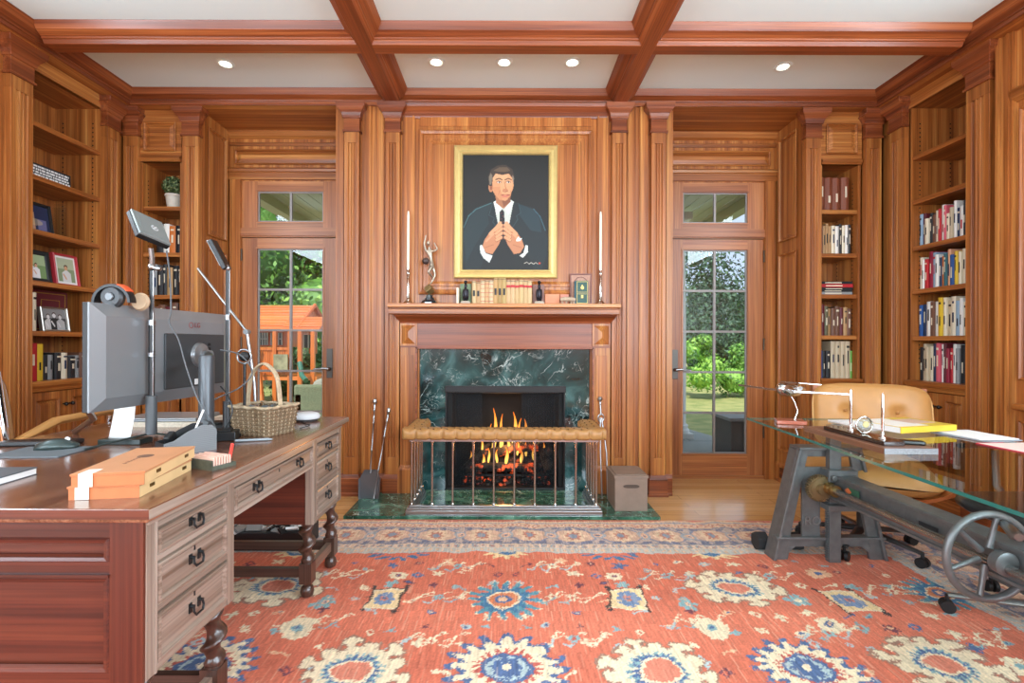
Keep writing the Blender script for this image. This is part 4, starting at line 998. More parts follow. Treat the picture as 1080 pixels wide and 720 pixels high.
def bookend(x, lab):
    g = thing('bookend', lab, 'bookend', (x, 3.66, ZM)); q = mat('dark patinated metal', '#2c2a30', .3, .7)
    mb = MB(); mb.box(-.035, .035, -.03, .03, 0, .014); mb.box(-.03, .03, -.025, .025, .014, .02); mb.build('plinth', mat('pale stone', '#a89e8c', .5), g, bevel=.002)
    mb = MB(); mb.ell((0, 0, .075), (.017, .016, .05)); mb.ell((0, 0, .13), (.011, .011, .022)); mb.ell((0, -.006, .160), (.014, .016, .013)); mb.ell((0, -.022, .157), (.005, .009, .005), 8, 6)
    for s in (-1, 1):
        mb.ell((s * .016, .004, .07), (.008, .014, .042)); mb.ell((s * .009, -.008, .028), (.008, .014, .01))
    mb.build('eagle', q, g, smooth='all')
bookend(-.303, 'dark figure bookend standing before the green book on the mantel'); bookend(.243, 'dark figure bookend at the salmon box end of the mantel books')
mb = MB(); mb.box(-.348, -.266, 3.71, 3.735, ZM, ZM + .155); tag(mb.build('book', [mat('dull green cloth', '#6f8466', .6)]), 'dull green book standing flat behind the bookend', 'book')
mb = MB(); mb.box(-.367, -.352, 3.62, 3.73, ZM, ZM + .115); tag(mb.build('book', [bmat('cream')]), 'slim white book at the outer end beside the dull green book', 'book')
mb = MB(); mb.box(.198, .284, 3.71, 3.74, ZM, ZM + .15); tag(mb.build('book', [mat('dusty rose cloth', '#8d6a60', .6)]), 'dusty rose book standing behind the bookend next to the salmon box', 'book')
mb = MB(); mb.box(.288, .40, 3.70, 3.74, ZM, ZM + .08); tag(mb.build('card_box', mat('salmon card', '#cf8a66', .6), bevel=.003), 'salmon coloured low box behind the mantel ornament', 'box')
mb = MB(); mb.box(.405, .47, 3.715, 3.74, ZM, ZM + .078); tag(mb.build('card_box', mat('pink card', '#c98672', .6)), 'small pinkish card box beside the framed green book', 'box')
g = thing('ornament', 'small pale carved long ornament lying on the mantel', 'ornament', (.455, 3.65, ZM))
mb = MB(); mb.tube([(-.055, 0, .03), (-.03, 0, .036), (.03, 0, .034), (.055, 0, .03)], [.012, .017, .017, .013], 12)
for x in (-.04, -.01, .025, .045): mb.cyl((x, 0, 0), (x, 0, .025), .007, 8)
mb.build('carving', mat('pale bone', '#b8a48a', .5, noise=.3, nscale=80), g, smooth=True)
# framed miniature and green book
g = thing('picture_frame', 'patterned pinkish plaque propped behind the dark green book', 'plaque', (.56, 3.73, ZM))
mb = MB(tfB(3.72)); mb.box(.478, .642, -.01, 0, ZM, ZM + .235); mb.build('panel', mat('rose wood veneer', '#b98a72', .5, noise=.3, nscale=90), g, world=True)
mb = MB(tfB(3.72)); frame(mb, .478, .642, ZM, ZM + .235, [(0, 0), (0, .006), (.008, .006), (.010, 0)]); mb.tube([(.56 + .05 * math.cos(a), .001, ZM + .16 + .05 * math.sin(a)) for a in [PI * i / 12 for i in range(13)]], .003, 6)
mb.build('border', mat('dark rose', '#7a4e44', .5), g, world=True)
g = thing('book', 'dark green book with gilt emblem standing upright at the mantel end', 'book', (.562, 3.67, ZM))
mb = MB(); mb.box(-.045, .045, -.012, .012, 0, .175); mb.build('cover', mat('deep green cloth', '#16463c', .45), g, bevel=.002)
mb = MB(); mb.box(-.055, -.046, -.008, .03, 0, .172); mb.build('spine', mat('blue green spine', '#1f5560', .45), g)
mb = MB(tfB(-.012)); frame(mb, -.04, .04, .006, .168, [(0, 0), (0, .001), (.003, .001), (.003, 0)]); frame(mb, -.04, .04, .075, .09, [(0, 0), (0, .001), (.002, .001), (.002, 0)])
mb.lathe((0, .013, .12), [(.001, -.0), (.012, -.0), (.012, .001), (.001, .001)], 12, ax='Y'); mb.box(-.008, .008, 0, .0012, .045, .068)
mb.add([(-.014, .0012, .118), (.014, .0012, .118), (0, .0012, .148)], [(0, 1, 2)]); mb.build('gilt_emblem', mat('gilt stamping', '#c4ab62', .4, .5), g)

# ------------------------------------------------------------------ portrait
pt = thing('painting', 'gilt framed portrait of a man in dark suit holding his lapels', 'painting', (-.008, YC, 2.14))
x0, x1, z0, z1 = -.398, .382, 1.642, 2.642
GILT = mat('gilt frame', '#cdb574', .38, .4, noise=.12, nscale=30)
mb = MB(tC); frame(mb, x0, x1, z0, z1, [(0, .012), (0, .045), (.008, .052), (.016, .046), (.03, .036), (.046, .04), (.052, .046), (.06, .040), (.066, .026)]); mb.build('frame', GILT, pt, world=True)
cx0, cx1, cz0, cz1 = x0 + .064, x1 - .064, z0 + .064, z1 - .064
ras = Ras(0, 480, 0, 640, 2.6, '#0b0f0c')      # painted surface, y up
def Yf(y): return 640 - y
def pl(pts, c, a=1.): ras.poly([(x_, Yf(y_)) for x_, y_ in pts], c, a)
def el(x_, y_, rx, ry, c, rot=0, a=1.): ras.ell(x_, Yf(y_), rx, ry, c, -rot, a)
def ln(pts, w_, c, a=1.): ras.line([(x_, Yf(y_)) for x_, y_ in pts], w_, c, a)
# suit
pl([(0, 400), (30, 335), (70, 296), (160, 262), (225, 275), (275, 262), (385, 292), (425, 330), (455, 395), (478, 470), (470, 560), (440, 640), (20, 640), (0, 560)], '#122225')
pl([(60, 305), (165, 265), (185, 330), (120, 420), (60, 520), (20, 600), (5, 430)], '#1a2e32'); pl([(300, 268), (390, 300), (430, 350), (440, 430), (380, 420), (320, 340)], '#1c343b')
ln([(6, 405), (34, 340), (76, 302), (160, 268)], 5, '#4b7276', .8); ln([(395, 300), (432, 342), (462, 420)], 5, '#3f6a78', .8)
pl([(150, 470), (330, 470), (400, 640), (100, 640)], '#0c1514')
pl([(165, 265), (200, 262), (222, 400), (215, 460), (150, 400), (140, 330)], '#142226'); pl([(280, 258), (312, 268), (322, 320), (290, 400), (238, 450), (240, 400)], '#142226')
ln([(168, 268), (146, 335), (178, 352), (168, 372), (214, 440)], 2.5, '#2f4b50'); ln([(312, 268), (324, 322), (300, 340), (308, 358), (262, 430)], 2.5, '#2f4b50')
pl([(176, 262), (200, 250), (270, 250), (283, 262), (262, 375), (240, 420), (205, 420), (186, 330)], '#b7bdb4')
pl([(206, 318), (222, 302), (232, 318), (236, 400), (226, 430), (206, 400)], '#11161c'); 
for k_ in range(6): el(216 + (k_ % 2) * 10, 325 + k_ * 16, 3, 2, '#8a4a3a')
pl([(172, 262), (196, 250), (214, 300), (190, 335)], '#d3d8cf'); pl([(286, 262), (268, 250), (236, 300), (256, 335)], '#c8cec6')
# neck, head
pl([(182, 205), (262, 205), (268, 262), (228, 300), (186, 268)], '#9c6b4c'); pl([(215, 235), (264, 228), (266, 262), (228, 290)], '#7c4f38')
el(222, 160, 62, 82, '#c08f68'); pl([(168, 180), (280, 170), (268, 226), (238, 256), (205, 250), (178, 220)], '#b8845e')
el(242, 168, 34, 66, '#cd9c74', a=.7); el(157, 180, 13, 27, '#b07c58'); el(158, 180, 7, 17, '#8a563c')
el(200, 120, 50, 28, '#cc9f78', a=.7)
# hair: side-swept, dark
pl([(146, 172), (142, 120), (158, 82), (196, 58), (240, 56), (276, 80), (288, 118), (284, 168), (276, 128), (256, 104), (220, 112), (184, 104), (168, 128), (164, 172)], '#3c3026')
pl([(170, 88), (206, 68), (248, 70), (266, 88), (230, 96), (196, 94)], '#5c4c3a'); pl([(146, 125), (156, 100), (166, 118), (160, 165), (150, 165)], '#8a8272', .7); pl([(278, 110), (286, 130), (283, 160), (276, 130)], '#a49c8c', .6)
# features
for ex in (202, 254):
    ln([(ex - 18, 138), (ex, 131), (ex + 17, 138)], 6, '#53392a'); el(ex, 152, 14, 6, '#8d6049'); el(ex, 153, 10, 4.5, '#e0d6c8'); el(ex + 2, 153, 4.5, 4.5, '#2f3a3e'); ln([(ex - 13, 149), (ex, 146), (ex + 13, 150)], 3, '#43291d')
ln([(234, 150), (240, 185), (244, 192)], 5, '#a06c4a', .8); pl([(224, 190), (250, 188), (254, 200), (238, 204), (222, 200)], '#ad7755'); ln([(224, 203), (238, 206), (252, 202)], 3, '#6e3f2c')
ln([(214, 224), (236, 221), (262, 223)], 4, '#7c3f33'); pl([(216, 226), (260, 225), (250, 234), (226, 235)], '#b8705c'); ln([(208, 198), (200, 220)], 3, '#95624a', .7); ln([(266, 196), (270, 216)], 3, '#95624a', .7)
el(236, 246, 16, 8, '#c29069', a=.7); ln([(216, 100), (262, 100)], 2, '#a97a58', .5)
# hands at the lapels
def hand(px_, s):
    f = lambda x_, y_: (px_ + s * x_, y_)
    pl([f(*p) for p in ((0, 425), (-10, 410), (-30, 408), (-60, 430), (-88, 470), (-102, 510), (-80, 545), (-45, 552), (-10, 500), (4, 465))], '#b57f5c')
    for k_, (a, b) in enumerate((((-30, 422), (6, 392)), ((-26, 440), (8, 412)), ((-22, 458), (8, 436)), ((-22, 476), (4, 460)))):
        ln([f(*a), f(*b)], 19, '#8c583f'); ln([f(a[0], a[1] - 2), f(b[0], b[1] - 2)], 15, '#c9966f')
    ln([f(-58, 440), f(-18, 398), f(-2, 378)], 17, '#c9966f')
    ln([f(-80, 480), f(-40, 440)], 10, '#d3a17c', .6); ln([f(-85, 515), f(-40, 500)], 4, '#8f5d43', .6)
hand(212, 1); hand(242, -1)
pl([(96, 505), (108, 500), (130, 548), (168, 560), (150, 600), (118, 575), (100, 545)], '#c9cfca'); pl([(352, 500), (364, 505), (366, 540), (336, 572), (318, 560), (340, 545)], '#c9cfca')
pl([(300, 470), (312, 452), (318, 466), (332, 462), (322, 478), (300, 480)], '#dfe4df')
ln([(346, 603), (360, 596), (372, 606), (384, 598), (396, 608), (408, 598), (420, 606)], 2.4, '#c9c3b4'); el(430, 602, 6, 6, '#b5452e')
def PP(a, b): return np.stack([cx0 + a * (cx1 - cx0), np.full_like(a, YC - .024), cz0 + b * (cz1 - cz0)], 1) - np.array(pt.location)
colour_grid('canvas', ras.im ** 1.12, PP, .55, pt)
# ------------------------------------------------------------------ rug
RX0, RX1, RYF, RYN = -2.56, 2.56, 3.185, -.7
ras = Ras(RX0, RX1, 1.45, RYF, .0052, '#c8694f')
IV, TE, NV, SK, PE, SA = '#e0d0ae', '#7ea4a8', '#46608a', '#a4b8ba', '#dcae88', '#d9927a'
rq = random.Random(5)
# abrash: broad bands of slightly different red
n1 = np.zeros_like(ras.X)
for k_ in range(6): n1 += np.sin(ras.Y * rq.uniform(3, 16) + rq.uniform(0, 6) + .4 * np.sin(ras.X * rq.uniform(1, 3))) * rq.uniform(.3, 1)
ras.im += (n1[..., None] * np.array([.016, .014, .012]))
FX, FYF = 2.06, 2.69        # field half width and far edge
def sym(fn, x_, *a):
    fn(x_, *a)
    if abs(x_) > .02: fn(-x_, *a)
def flower(cx, cy, r, c1, c2, n=8, c3=None):
    for k_ in range(n):
        a = 2 * PI * k_ / n; ras.ell(cx + r * .68 * math.cos(a), cy + r * .68 * math.sin(a), r * .27, r * .27, c1)
    ras.ell(cx, cy, r * .5, r * .5, c1); ras.ell(cx, cy, r * .3, r * .3, c2)
    if c3: ras.ell(cx, cy, r * .14, r * .14, c3)
def ivory_burst(cx, cy, r1, r2, inner='#cf7a62', ring=NV, body=IV):
    K = 12
    for w_, c_ in ((.018, '#94705e'), (.0, body)):
        ras.ell(cx, cy, r1 * .66 + w_ * .4, r2 * .66 + w_ * .4, c_)
        for k_ in range(K):
            a = 2 * PI * (k_ + .5) / K; L_ = 1 if k_ % 2 else .86
            ux, uy = math.cos(a), math.sin(a); ex_, ey_ = cx + r1 * .88 * L_ * ux, cy + r2 * .88 * L_ * uy
            ras.line([(cx + r1 * .5 * ux, cy + r2 * .5 * uy), (ex_, ey_)], r1 * .15 + w_, c_)
            m = 1 if ux > 0 else -1
            for q_ in ((1, -1) if k_ % 2 else (m,)):
                ras.ell(ex_ - uy * q_ * r1 * .10 - ux * r1 * .03, ey_ + ux * q_ * r1 * .10 - uy * r2 * .03, r1 * .085 + w_ * .5, r1 * .06 + w_ * .5, c_)
    ras.burst(cx, cy, r1 * .5, r2 * .52, 22, .16, TE); ras.burst(cx, cy, r1 * .46, r2 * .47, 22, .22, ring); ras.ell(cx, cy, r1 * .36, r2 * .34, body); ras.ell(cx, cy, r1 * .31, r2 * .28, inner)
def blue_burst(cx, cy, r1, r2):
    ras.burst(cx, cy, r1 * 1.04, r2 * 1.04, 16, .45, IV); ras.burst(cx, cy, r1, r2, 16, .45, '#4f8a9a'); ras.burst(cx, cy, r1 * .72, r2 * .72, 12, .3, '#3a6c90')
    ras.ell(cx, cy, r1 * .42, r2 * .42, IV); ras.ell(cx, cy, r1 * .36, r2 * .36, '#c9774e'); ras.ell(cx, cy, r1 * .2, r2 * .2, NV); ras.ell(cx, cy, r1 * .1, r2 * .1, PE)
def star(cx, cy, r1, r2):
    ras.burst(cx, cy, r1, r2, 16, .25, NV); ras.burst(cx, cy, r1 * .86, r2 * .86, 16, .25, IV); ras.burst(cx, cy, r1 * .56, r2 * .56, 20, .2, '#b8574a'); ras.ell(cx, cy, r1 * .44, r2 * .44, NV); ras.ell(cx, cy, r1 * .36, r2 * .36, SK)
    flower(cx, cy, r1 * .3, NV, IV)
def boxm(cx, cy, s_):
    ras.box(cx - s_, cx + s_, cy - s_, cy + s_, '#4a3a34'); ras.box(cx - s_ * .9, cx + s_ * .9, cy - s_ * .98, cy + s_ * .98, IV); ras.box(cx - s_*.86, cx + s_*.86, cy - s_*.86, cy + s_*.86, '#e2c795')
    flower(cx, cy, s_ * .72, '#6d86a8', '#c77a5e', 8, NV)
    for q_ in (-1, 1): ras.ell(cx + q_ * s_ * .9, cy + s_ * 1.15, .012, .012, '#3a3030'); ras.ell(cx - q_ * s_ * .9, cy - s_ * 1.15, .012, .012, '#3a3030')
def vine(pts, c='#e2cfae', w_=.011): ras.line(pts, w_, c)
# random small motifs, mirrored about the centre line
def small(cx, cy):
    k_ = rq.randrange(7); s_ = rq.uniform(.018, .034)
    c = rq.choice([IV, TE, NV, SK, PE, '#6b3a44', IV, TE])
    def one(x_):
        m = 1 if x_ > 0 else -1
        if k_ == 0: flower(x_, cy, s_, c, PE if c != PE else NV, 6)
        elif k_ == 1: ras.box(x_ - s_, x_ + s_, cy - s_ * .3, cy + s_ * .3, c); ras.box(x_ - s_ * .3, x_ + s_ * .3, cy - s_, cy + s_, c)
        elif k_ == 2: ras.poly([(x_ - m * s_, cy - s_ * .5), (x_ + m * s_, cy), (x_ - m * s_ * .4, cy + s_ * .8), (x_ - m * s_ * .2, cy)], c)
        elif k_ == 3: ras.dia(x_, cy, s_, s_, c); ras.dia(x_, cy, s_ * .45, s_ * .45, '#c85f48')
        elif k_ == 4: ras.line([(x_ - m * s_, cy - s_), (x_, cy), (x_ + m * s_, cy - s_ * .3)], .009, c); ras.ell(x_ + m * s_, cy, .012, .012, c)
        elif k_ == 5: ras.burst(x_, cy, s_ * 1.2, s_ * 1.2, 5, .5, c)
        else: ras.ell(x_, cy, s_, s_ * .55, c, 30 * m); ras.ell(x_, cy, s_ * .5, s_ * .25, NV if c != NV else IV, 30 * m)
    one(cx); one(-cx)
for i in range(17):
    for j in range(11):
        x_ = .07 + i * .122 + rq.uniform(-.03, .03); y_ = 1.5 + j * .118 + rq.uniform(-.03, .03)
        if x_ < FX - .03 and y_ < FYF - .03 and rq.random() < .9: small(x_, y_)
# trailing vines
for s_ in (-1, 1):
    for cx, cy in ((.3, 2.22), (.8, 2.42), (.78, 2.02), (1.3, 2.42), (1.28, 1.95), (1.8, 2.3), (.28, 1.9), (1.82, 1.9), (.25, 2.52)):
        X_ = s_ * cx
        vine([(X_ - .13, cy - .03), (X_ - .05, cy + .02), (X_ + .04, cy - .01), (X_ + .13, cy + .03)], '#dcc0a0', .007)
        for d_ in (-.09, .0, .09):
            vine([(X_ + d_, cy), (X_ + d_ + .03, cy + .05), (X_ + d_ + .05, cy + .04)], IV, .010); vine([(X_ + d_, cy), (X_ + d_ - .03, cy - .045), (X_ + d_ - .055, cy - .03)], rq.choice([IV, TE, SK]), .010)
        flower(X_ + .0, cy, .03, rq.choice([TE, IV]), '#b8503e', 6)
# second tier
sym(lambda x_: flower(x_, 1.98, .075, IV, TE, 9, NV), .83); sym(lambda x_: flower(x_, 2.16, .055, TE, PE, 6, NV), .80); sym(lambda x_: flower(x_, 2.42, .05, IV, '#8a4a50', 8, NV), .52)
sym(lambda x_: flower(x_, 2.0, .06, IV, NV, 8, PE), 1.32); sym(lambda x_: flower(x_, 2.2, .055, TE, IV, 6), 1.30); sym(lambda x_: flower(x_, 2.45, .06, PE, NV, 8), 1.55); sym(lambda x_: flower(x_, 1.75, .06, IV, TE, 8), 1.83)
# main motifs
sym(lambda x_: ivory_burst(x_, 2.31, .235, .175), 1.075)
sym(lambda x_: ivory_burst(x_, 1.72, .215, .20), .535)
sym(lambda x_: ivory_burst(x_, 1.76, .22, .19), 1.57)
sym(lambda x_: star(x_, 1.735, .21, .17), 1.07)
sym(lambda x_: boxm(x_, 2.205, .088), .545); sym(lambda x_: boxm(x_, 2.19, .088), 1.53)
sym(lambda x_: blue_burst(x_, 2.27, .16, .15), 2.0)
blue_burst(0, 2.20, .165, .165); star(0, 1.74, .23, .19)
for x_ in (-.57, .57): ras.burst(x_, FYF, .17, .1, 14, .4, '#3d6c94'); ras.burst(x_, FYF, .12, .065, 10, .3, '#cf6b52')
for x_ in (0, -1.12, 1.12): ras.burst(x_, FYF, .14, .08, 12, .4, '#e2c795'); ras.ell(x_, FYF, .05, .035, '#3d6c94')
# borders
def border(d0, d1, c):
    """ring between distance d0 and d1 in from the rug's edge"""
    D = np.minimum(np.minimum(RX1 - ras.X, ras.X - RX0), RYF - ras.Y); m = (D >= d0) & (D < d1); ras.put(m, c); return D, m
D, m = border(0, .50, '#b3aaa2'); along = np.where(np.minimum(RX1 - ras.X, ras.X - RX0) < RYF - ras.Y, ras.Y, ras.X)
along = np.where(ras.X < 0, np.where(np.minimum(RX1 - ras.X, ras.X - RX0) < RYF - ras.Y, ras.Y, along), along)
def rep(d0, d1, per, fn, ph=0.):
    u = ((along + ph) / per) % 1 - .5; v = (D - (d0 + d1) / 2) / ((d1 - d0) / 2); m = (D >= d0) & (D < d1) & (D < .5); fn(u, v, m)
border(0, .022, '#b9483a'); border(.022, .05, '#d6b48e'); border(.05, .065, '#7d8fa2')
border(.065, .125, '#d9b795'); rep(.065, .125, .055, lambda u, v, m: (ras.put(m & (np.abs(u) / .42 + np.abs(v) / .9 < 1), '#b0604e'), ras.put(m & (np.abs(u) / .2 + np.abs(v) / .45 < 1), '#e9dcc0')))
border(.125, .14, '#4f6688')
border(.14, .365, '#aaa09c')
def mb_(u, v, m):
    ras.put(m & ((np.abs(u) / .5) ** 2 + (v / .95) ** 2 < 1), '#5a6f92'); ras.put(m & ((np.abs(u) / .43) ** 2 + (v / .82) ** 2 < 1), '#c9a58c')
    t_ = np.arctan2(v * .11, u * .34); r_ = np.hypot(u * .34, v * .11); ras.put(m & (r_ < .085 + .014 * np.cos(8 * t_)), '#e0c7a2'); ras.put(m & (r_ < .05 + .012 * np.cos(8 * t_)), '#b0604e'); ras.put(m & (r_ < .03), '#5f82a2')
rep(.14, .365, .27, mb_)
rep(.14, .365, .27, lambda u, v, m: (ras.put(m & (np.hypot(u * .34, v * .11) < .05), '#7f9cae'), ras.put(m & (np.hypot(u * .34, v * .11) < .03), '#e3b08c'), ras.put(m & (np.hypot(u * .34, v * .11) < .013), '#33486e')), .135)
rep(.14, .365, .085, lambda u, v, m: ras.put(m & (np.abs(np.abs(v) - .86) < .13) & (np.abs(u) < .28), '#37517c'))
border(.365, .38, '#4f6688'); border(.38, .44, '#d4bfa4'); rep(.38, .44, .048, lambda u, v, m: (ras.put(m & (np.abs(u) < .25) & (np.abs(v) < .6), '#6f93a4'), ras.put(m & (np.abs(u) < .1) & (np.abs(v) < .3), '#b0604e')))
border(.44, .50, '#a8bcbc'); rep(.44, .50, .04, lambda u, v, m: ras.put(m & (np.abs(u) < .22) & (np.abs(v) < .5), '#d9b795'))
# the two main borders are worn softer
D_ = np.minimum(np.minimum(RX1 - ras.X, ras.X - RX0), RYF - ras.Y); k_ = np.where(D_ < .5, .38, .06)[..., None]; ras.im = ras.im * (1 - k_) + hexc('#c9a692') * k_
# hand knotting: outlines wander by a knot or two
rs0 = np.random.RandomState(11); hh_, ww_ = ras.im.shape[:2]
def wander(c, amp):
    g = rs0.normal(0, 1, (hh_ // c + 3, ww_ // c + 3)); yy = np.arange(hh_) / c; xx = np.arange(ww_) / c
    y0_, x0_ = yy.astype(int), xx.astype(int); fy, fx = (yy - y0_)[:, None], (xx - x0_)[None]
    a_ = g[y0_][:, x0_]; b_ = g[y0_][:, x0_ + 1]; c_ = g[y0_ + 1][:, x0_]; d_ = g[y0_ + 1][:, x0_ + 1]
    return amp * ((a_ * (1 - fx) + b_ * fx) * (1 - fy) + (c_ * (1 - fx) + d_ * fx) * fy)
dy_ = wander(7, 1.3) + wander(22, 1.8) + rs0.normal(0, .5, (hh_, ww_)); dx_ = wander(7, 1.3) + wander(22, 1.8) + rs0.normal(0, .5, (hh_, ww_))
iy = np.clip(np.arange(hh_)[:, None] + dy_, 0, hh_ - 1).round().astype(int); ix = np.clip(np.arange(ww_)[None] + dx_, 0, ww_ - 1).round().astype(int)
ras.im = ras.im[iy, ix]
# wool: pile streaks running down the rug, knot speckle
rs_ = np.random.RandomState(3); sh = ras.im.shape
col = rs_.normal(0, 1, (sh[0] // 9 + 2, sh[1])).repeat(9, 0)[:sh[0]]; sp = rs_.normal(0, 1, sh[:2])
ras.im *= 1 + (.045 * col + .035 * sp)[..., None]
pale = np.clip(rs_.normal(0, 1, (sh[0] // 14 + 2, sh[1])).repeat(14, 0)[:sh[0]] - 1.0, 0, 1) * .38
ras.im = ras.im * (1 - pale[..., None]) + np.array([.92, .78, .66]) * pale[..., None]
rug = thing('rug', 'large red oriental rug with ivory and blue medallions under both desks', 'rug', (0, 1.3, 0))
mb = MB(); mb.box(RX0, RX1, RYN, RYF, .0, .008); mb.build('backing', mat('rug edge', '#9c4234', .95), rug, world=True)
def PR(a, b): return np.stack([RX0 + a * (RX1 - RX0), 1.45 + b * (RYF - 1.45) - 1.3, np.full_like(a, .0095)], 1)
colour_grid('woven_pattern', ras.im, PR, .95, rug, bump=.3)
mb = MB(); mb.box(RX0, RX1, RYN, 1.449, .008, .0095); mb.build('near_pile', mat('red wool pile', '#c4664f', .95, noise=.2, nscale=30), rug, world=True)
# ================================================================== partners' desk
ZT = .765
dk = thing('partners_desk', 'worn oak pedestal desk with iron drop pulls and barley twist legs, monitor on top', 'desk', (-1.38, 1.85, .0095))
dX = -.857; tfX = lambda u, n, z: (dX + n, u, z); dY = 1.168; tfY = lambda u, n, z: (u, dY - n, z)
def DB(mb, name, mats, par=dk, **k): return mb.build(name, mats, par, world=(par is dk), **k)
mb = MB(); mb.box(-1.92, -.822, 1.135, 2.575, .741, ZT, 0)
mb.box(-1.905, -.835, 1.148, 2.562, .728, .741, 0); DB(mb, 'desk_top', [TOPW], bevel=.004)
mb = MB(); mb.box(-1.921, -.8215, 1.134, 1.1355, .742, .763); DB(mb, 'top_edge', [wood('worn mahogany edge ', 'X', ('#4a2010', '#6d301a', '#a05a34'), rough=.4)])
mb = MB(); mb.box(-.8225, -.8205, 1.135, 2.575, .742, .763); DB(mb, 'top_edge', [OY])
DPULL = mat('blackened iron pull', '#3f4345', .38, .85)
def pull(u, z, par, sc=1.):
    mb = MB(tfX)
    for s in (-1, 1):
        mb.box(u + s * .019 * sc - .006, u + s * .019 * sc + .006, .001, .004, z - .012, z + .014)
        a = Vector((u + s * .019 * sc, .004, z + .004)); 
    m2 = MB(); pts = [tfX(u - .019 * sc, .012, z + .006), tfX(u - .021 * sc, .014, z - .008), tfX(u - .014 * sc, .016, z - .019), tfX(u + .014 * sc, .016, z - .019), tfX(u + .021 * sc, .014, z - .008), tfX(u + .019 * sc, .012, z + .006)]
    m2.tube(pts, .0032, 8)
    for s in (-1, 1): m2.cyl(tfX(u + s * .019 * sc, .003, z + .006), tfX(u + s * .019 * sc, .014, z + .006), .0045, 8)
    mb.v += m2.v; n0 = len(mb.v) - len(m2.v); mb.f += [tuple(i + n0 for i in f) for f in m2.f]; mb.m += m2.m
    o = mb.build('pull', DPULL, par); o.data.transform(Matrix.Translation(-dk.location)); return o
def drawer(u0, u1, z0, z1, pulls, key=False):
    mb = MB(tfX); mb.box(u0, u1, -.02, .001, z0, z1)
    frame(mb, u0, u1, z0, z1, [(0, .001), (.002, .008), (.010, .010), (.016, .004), (.018, .001)])
    if key: mb.box((u0 + u1) / 2 - .002, (u0 + u1) / 2 + .002, .001, .003, z1 - .03, z1 - .018, 1)
    d = DB(mb, 'drawer', [OY, DPULL])
    for u in pulls: pull(u, (z0 + z1) / 2 + .004, d, 1. if len(pulls) < 2 else .9)
def pedestal(u0, u1, tall=.345):
    mb = MB(tfX); s = .035
    mb.box(u0, u0 + s, -.03, .006, tall, .728, 1); mb.box(u1 - s, u1, -.03, .006, tall, .728, 1)
    for z0, z1 in ((tall, .362), (.487, .503), (.612, .627), (.695, .728)): mb.box(u0 + s, u1 - s, -.03, .003, z0, z1, 0)
    mb.box(u0 + s - .008, u0 + s, .006, .009, tall, .72, 1)
    mb.box(u0 + .0, u1, .004, .012, .716, .728, 0)
    DB(mb, 'drawer_frame', [OY, OZ], bevel=.0015)
    mb = MB(); mb.box(-1.885, dX - .03, u0 + .006, u1 - .002, tall, .728)
    DB(mb, 'pedestal_case', [MX_])
    for z0, z1, k in ((.629, .693, 0), (.505, .610, 1), (.364, .485, 1)): drawer(u0 + s + .002, u1 - s - .002, z0, z1, [(u0 + u1) / 2], k)
pedestal(1.168, 1.545); pedestal(2.178, 2.545)
mb = MB(tfX); mb.box(1.545, 2.178, -.03, .003, .60, .617); mb.box(1.545, 2.178, -.03, .003, .695, .728); mb.box(1.545, 2.178, .003, .012, .716, .728); mb.box(1.545, 2.178, -1.02, -.03, .71, .728); DB(mb, 'kneehole_rail', [OY])
drawer(1.549, 2.174, .619, .693, [1.69, 2.035], True)
# near end panelling
mb = MB(tfY); x0, x1 = -1.885, dX
mb.box(x1 - .075, x1 + .004, .0, .008, .345, .728, 1); mb.box(x0, x0 + .07, 0, .008, .345, .728, 1)
for z0, z1 in ((.345, .372), (.598, .632), (.69, .728)): mb.box(x0 + .07, x1 - .075, 0, .006, z0, z1, 0)
for z0, z1 in ((.372, .598), (.632, .69)): frame(mb, x0 + .07, x1 - .075, z0, z1, [(0, .006), (.004, .012), (.012, .010), (.016, .001)], 0)
mb.box(x0 + .07, x1 - .075, .006, .0125, .596, .604, 0)
DB(mb, 'end_panel', [MX_, MZ_])
# turned legs
def twist_leg(x, y, tz=.345):
    mb = MB()
    b0, b1 = .075, .165
    mb.box(x - .027, x + .027, y - .027, y + .027, b0, b1)
    mb.lathe((x, y, .0095), [(.012, 0), (.026, .008), (.03, .025), (.026, .045), (.016, .055), (.020, .0655)], 16)
    mb.lathe((x, y, b1), [(.026, 0), (.026, .006), (.016, .012), (.016, .02)], 16); mb.lathe((x, y, tz - .02), [(.016, 0), (.016, .006), (.026, .012), (.026, .02)], 16)
    rs = []; N_ = 60; z0, z1 = b1 + .008, tz - .008; turns = 2.0
    for i in range(N_ + 1):
        t = i / N_; z = z0 + (z1 - z0) * t; a = 2 * PI * turns * t; env = min(1, t * 8, (1 - t) * 8)
        cx, cy = x + .0095 * env * math.cos(a), y + .0095 * env * math.sin(a); ring = []
        for j in range(16):
            th = 2 * PI * j / 16; r = .0262 + .002 * math.cos(2 * (th - a)) ; ring.append((cx + r * math.cos(th), cy + r * math.sin(th), z))
        rs.append(ring)
    mb.rings(rs); DB(mb, 'leg', [DKW], smooth=True)
for x in (-.892, -1.845):
    for y in (1.208, 1.508, 2.218, 2.512): twist_leg(x, y)
mb = MB()
for x in (-.892, -1.845):
    for a, b in ((1.208, 1.508), (2.218, 2.512)): mb.box(x - .012, x + .012, a + .027, b - .027, .10, .145); DB(mb, 'stretcher', [wood('stretcher oak ', 'Y', ('#5a4538', '#7d6556', '#998474'))]); mb = MB()
for y in (1.508, 2.218, 2.512):
    mb = MB(); mb.box(-1.818, -.919, y - .012, y + .012, .10, .14); DB(mb, 'stretcher', [wood('dark stretcher ', 'X', ('#2c1c15', '#463027', '#5a4136'))])

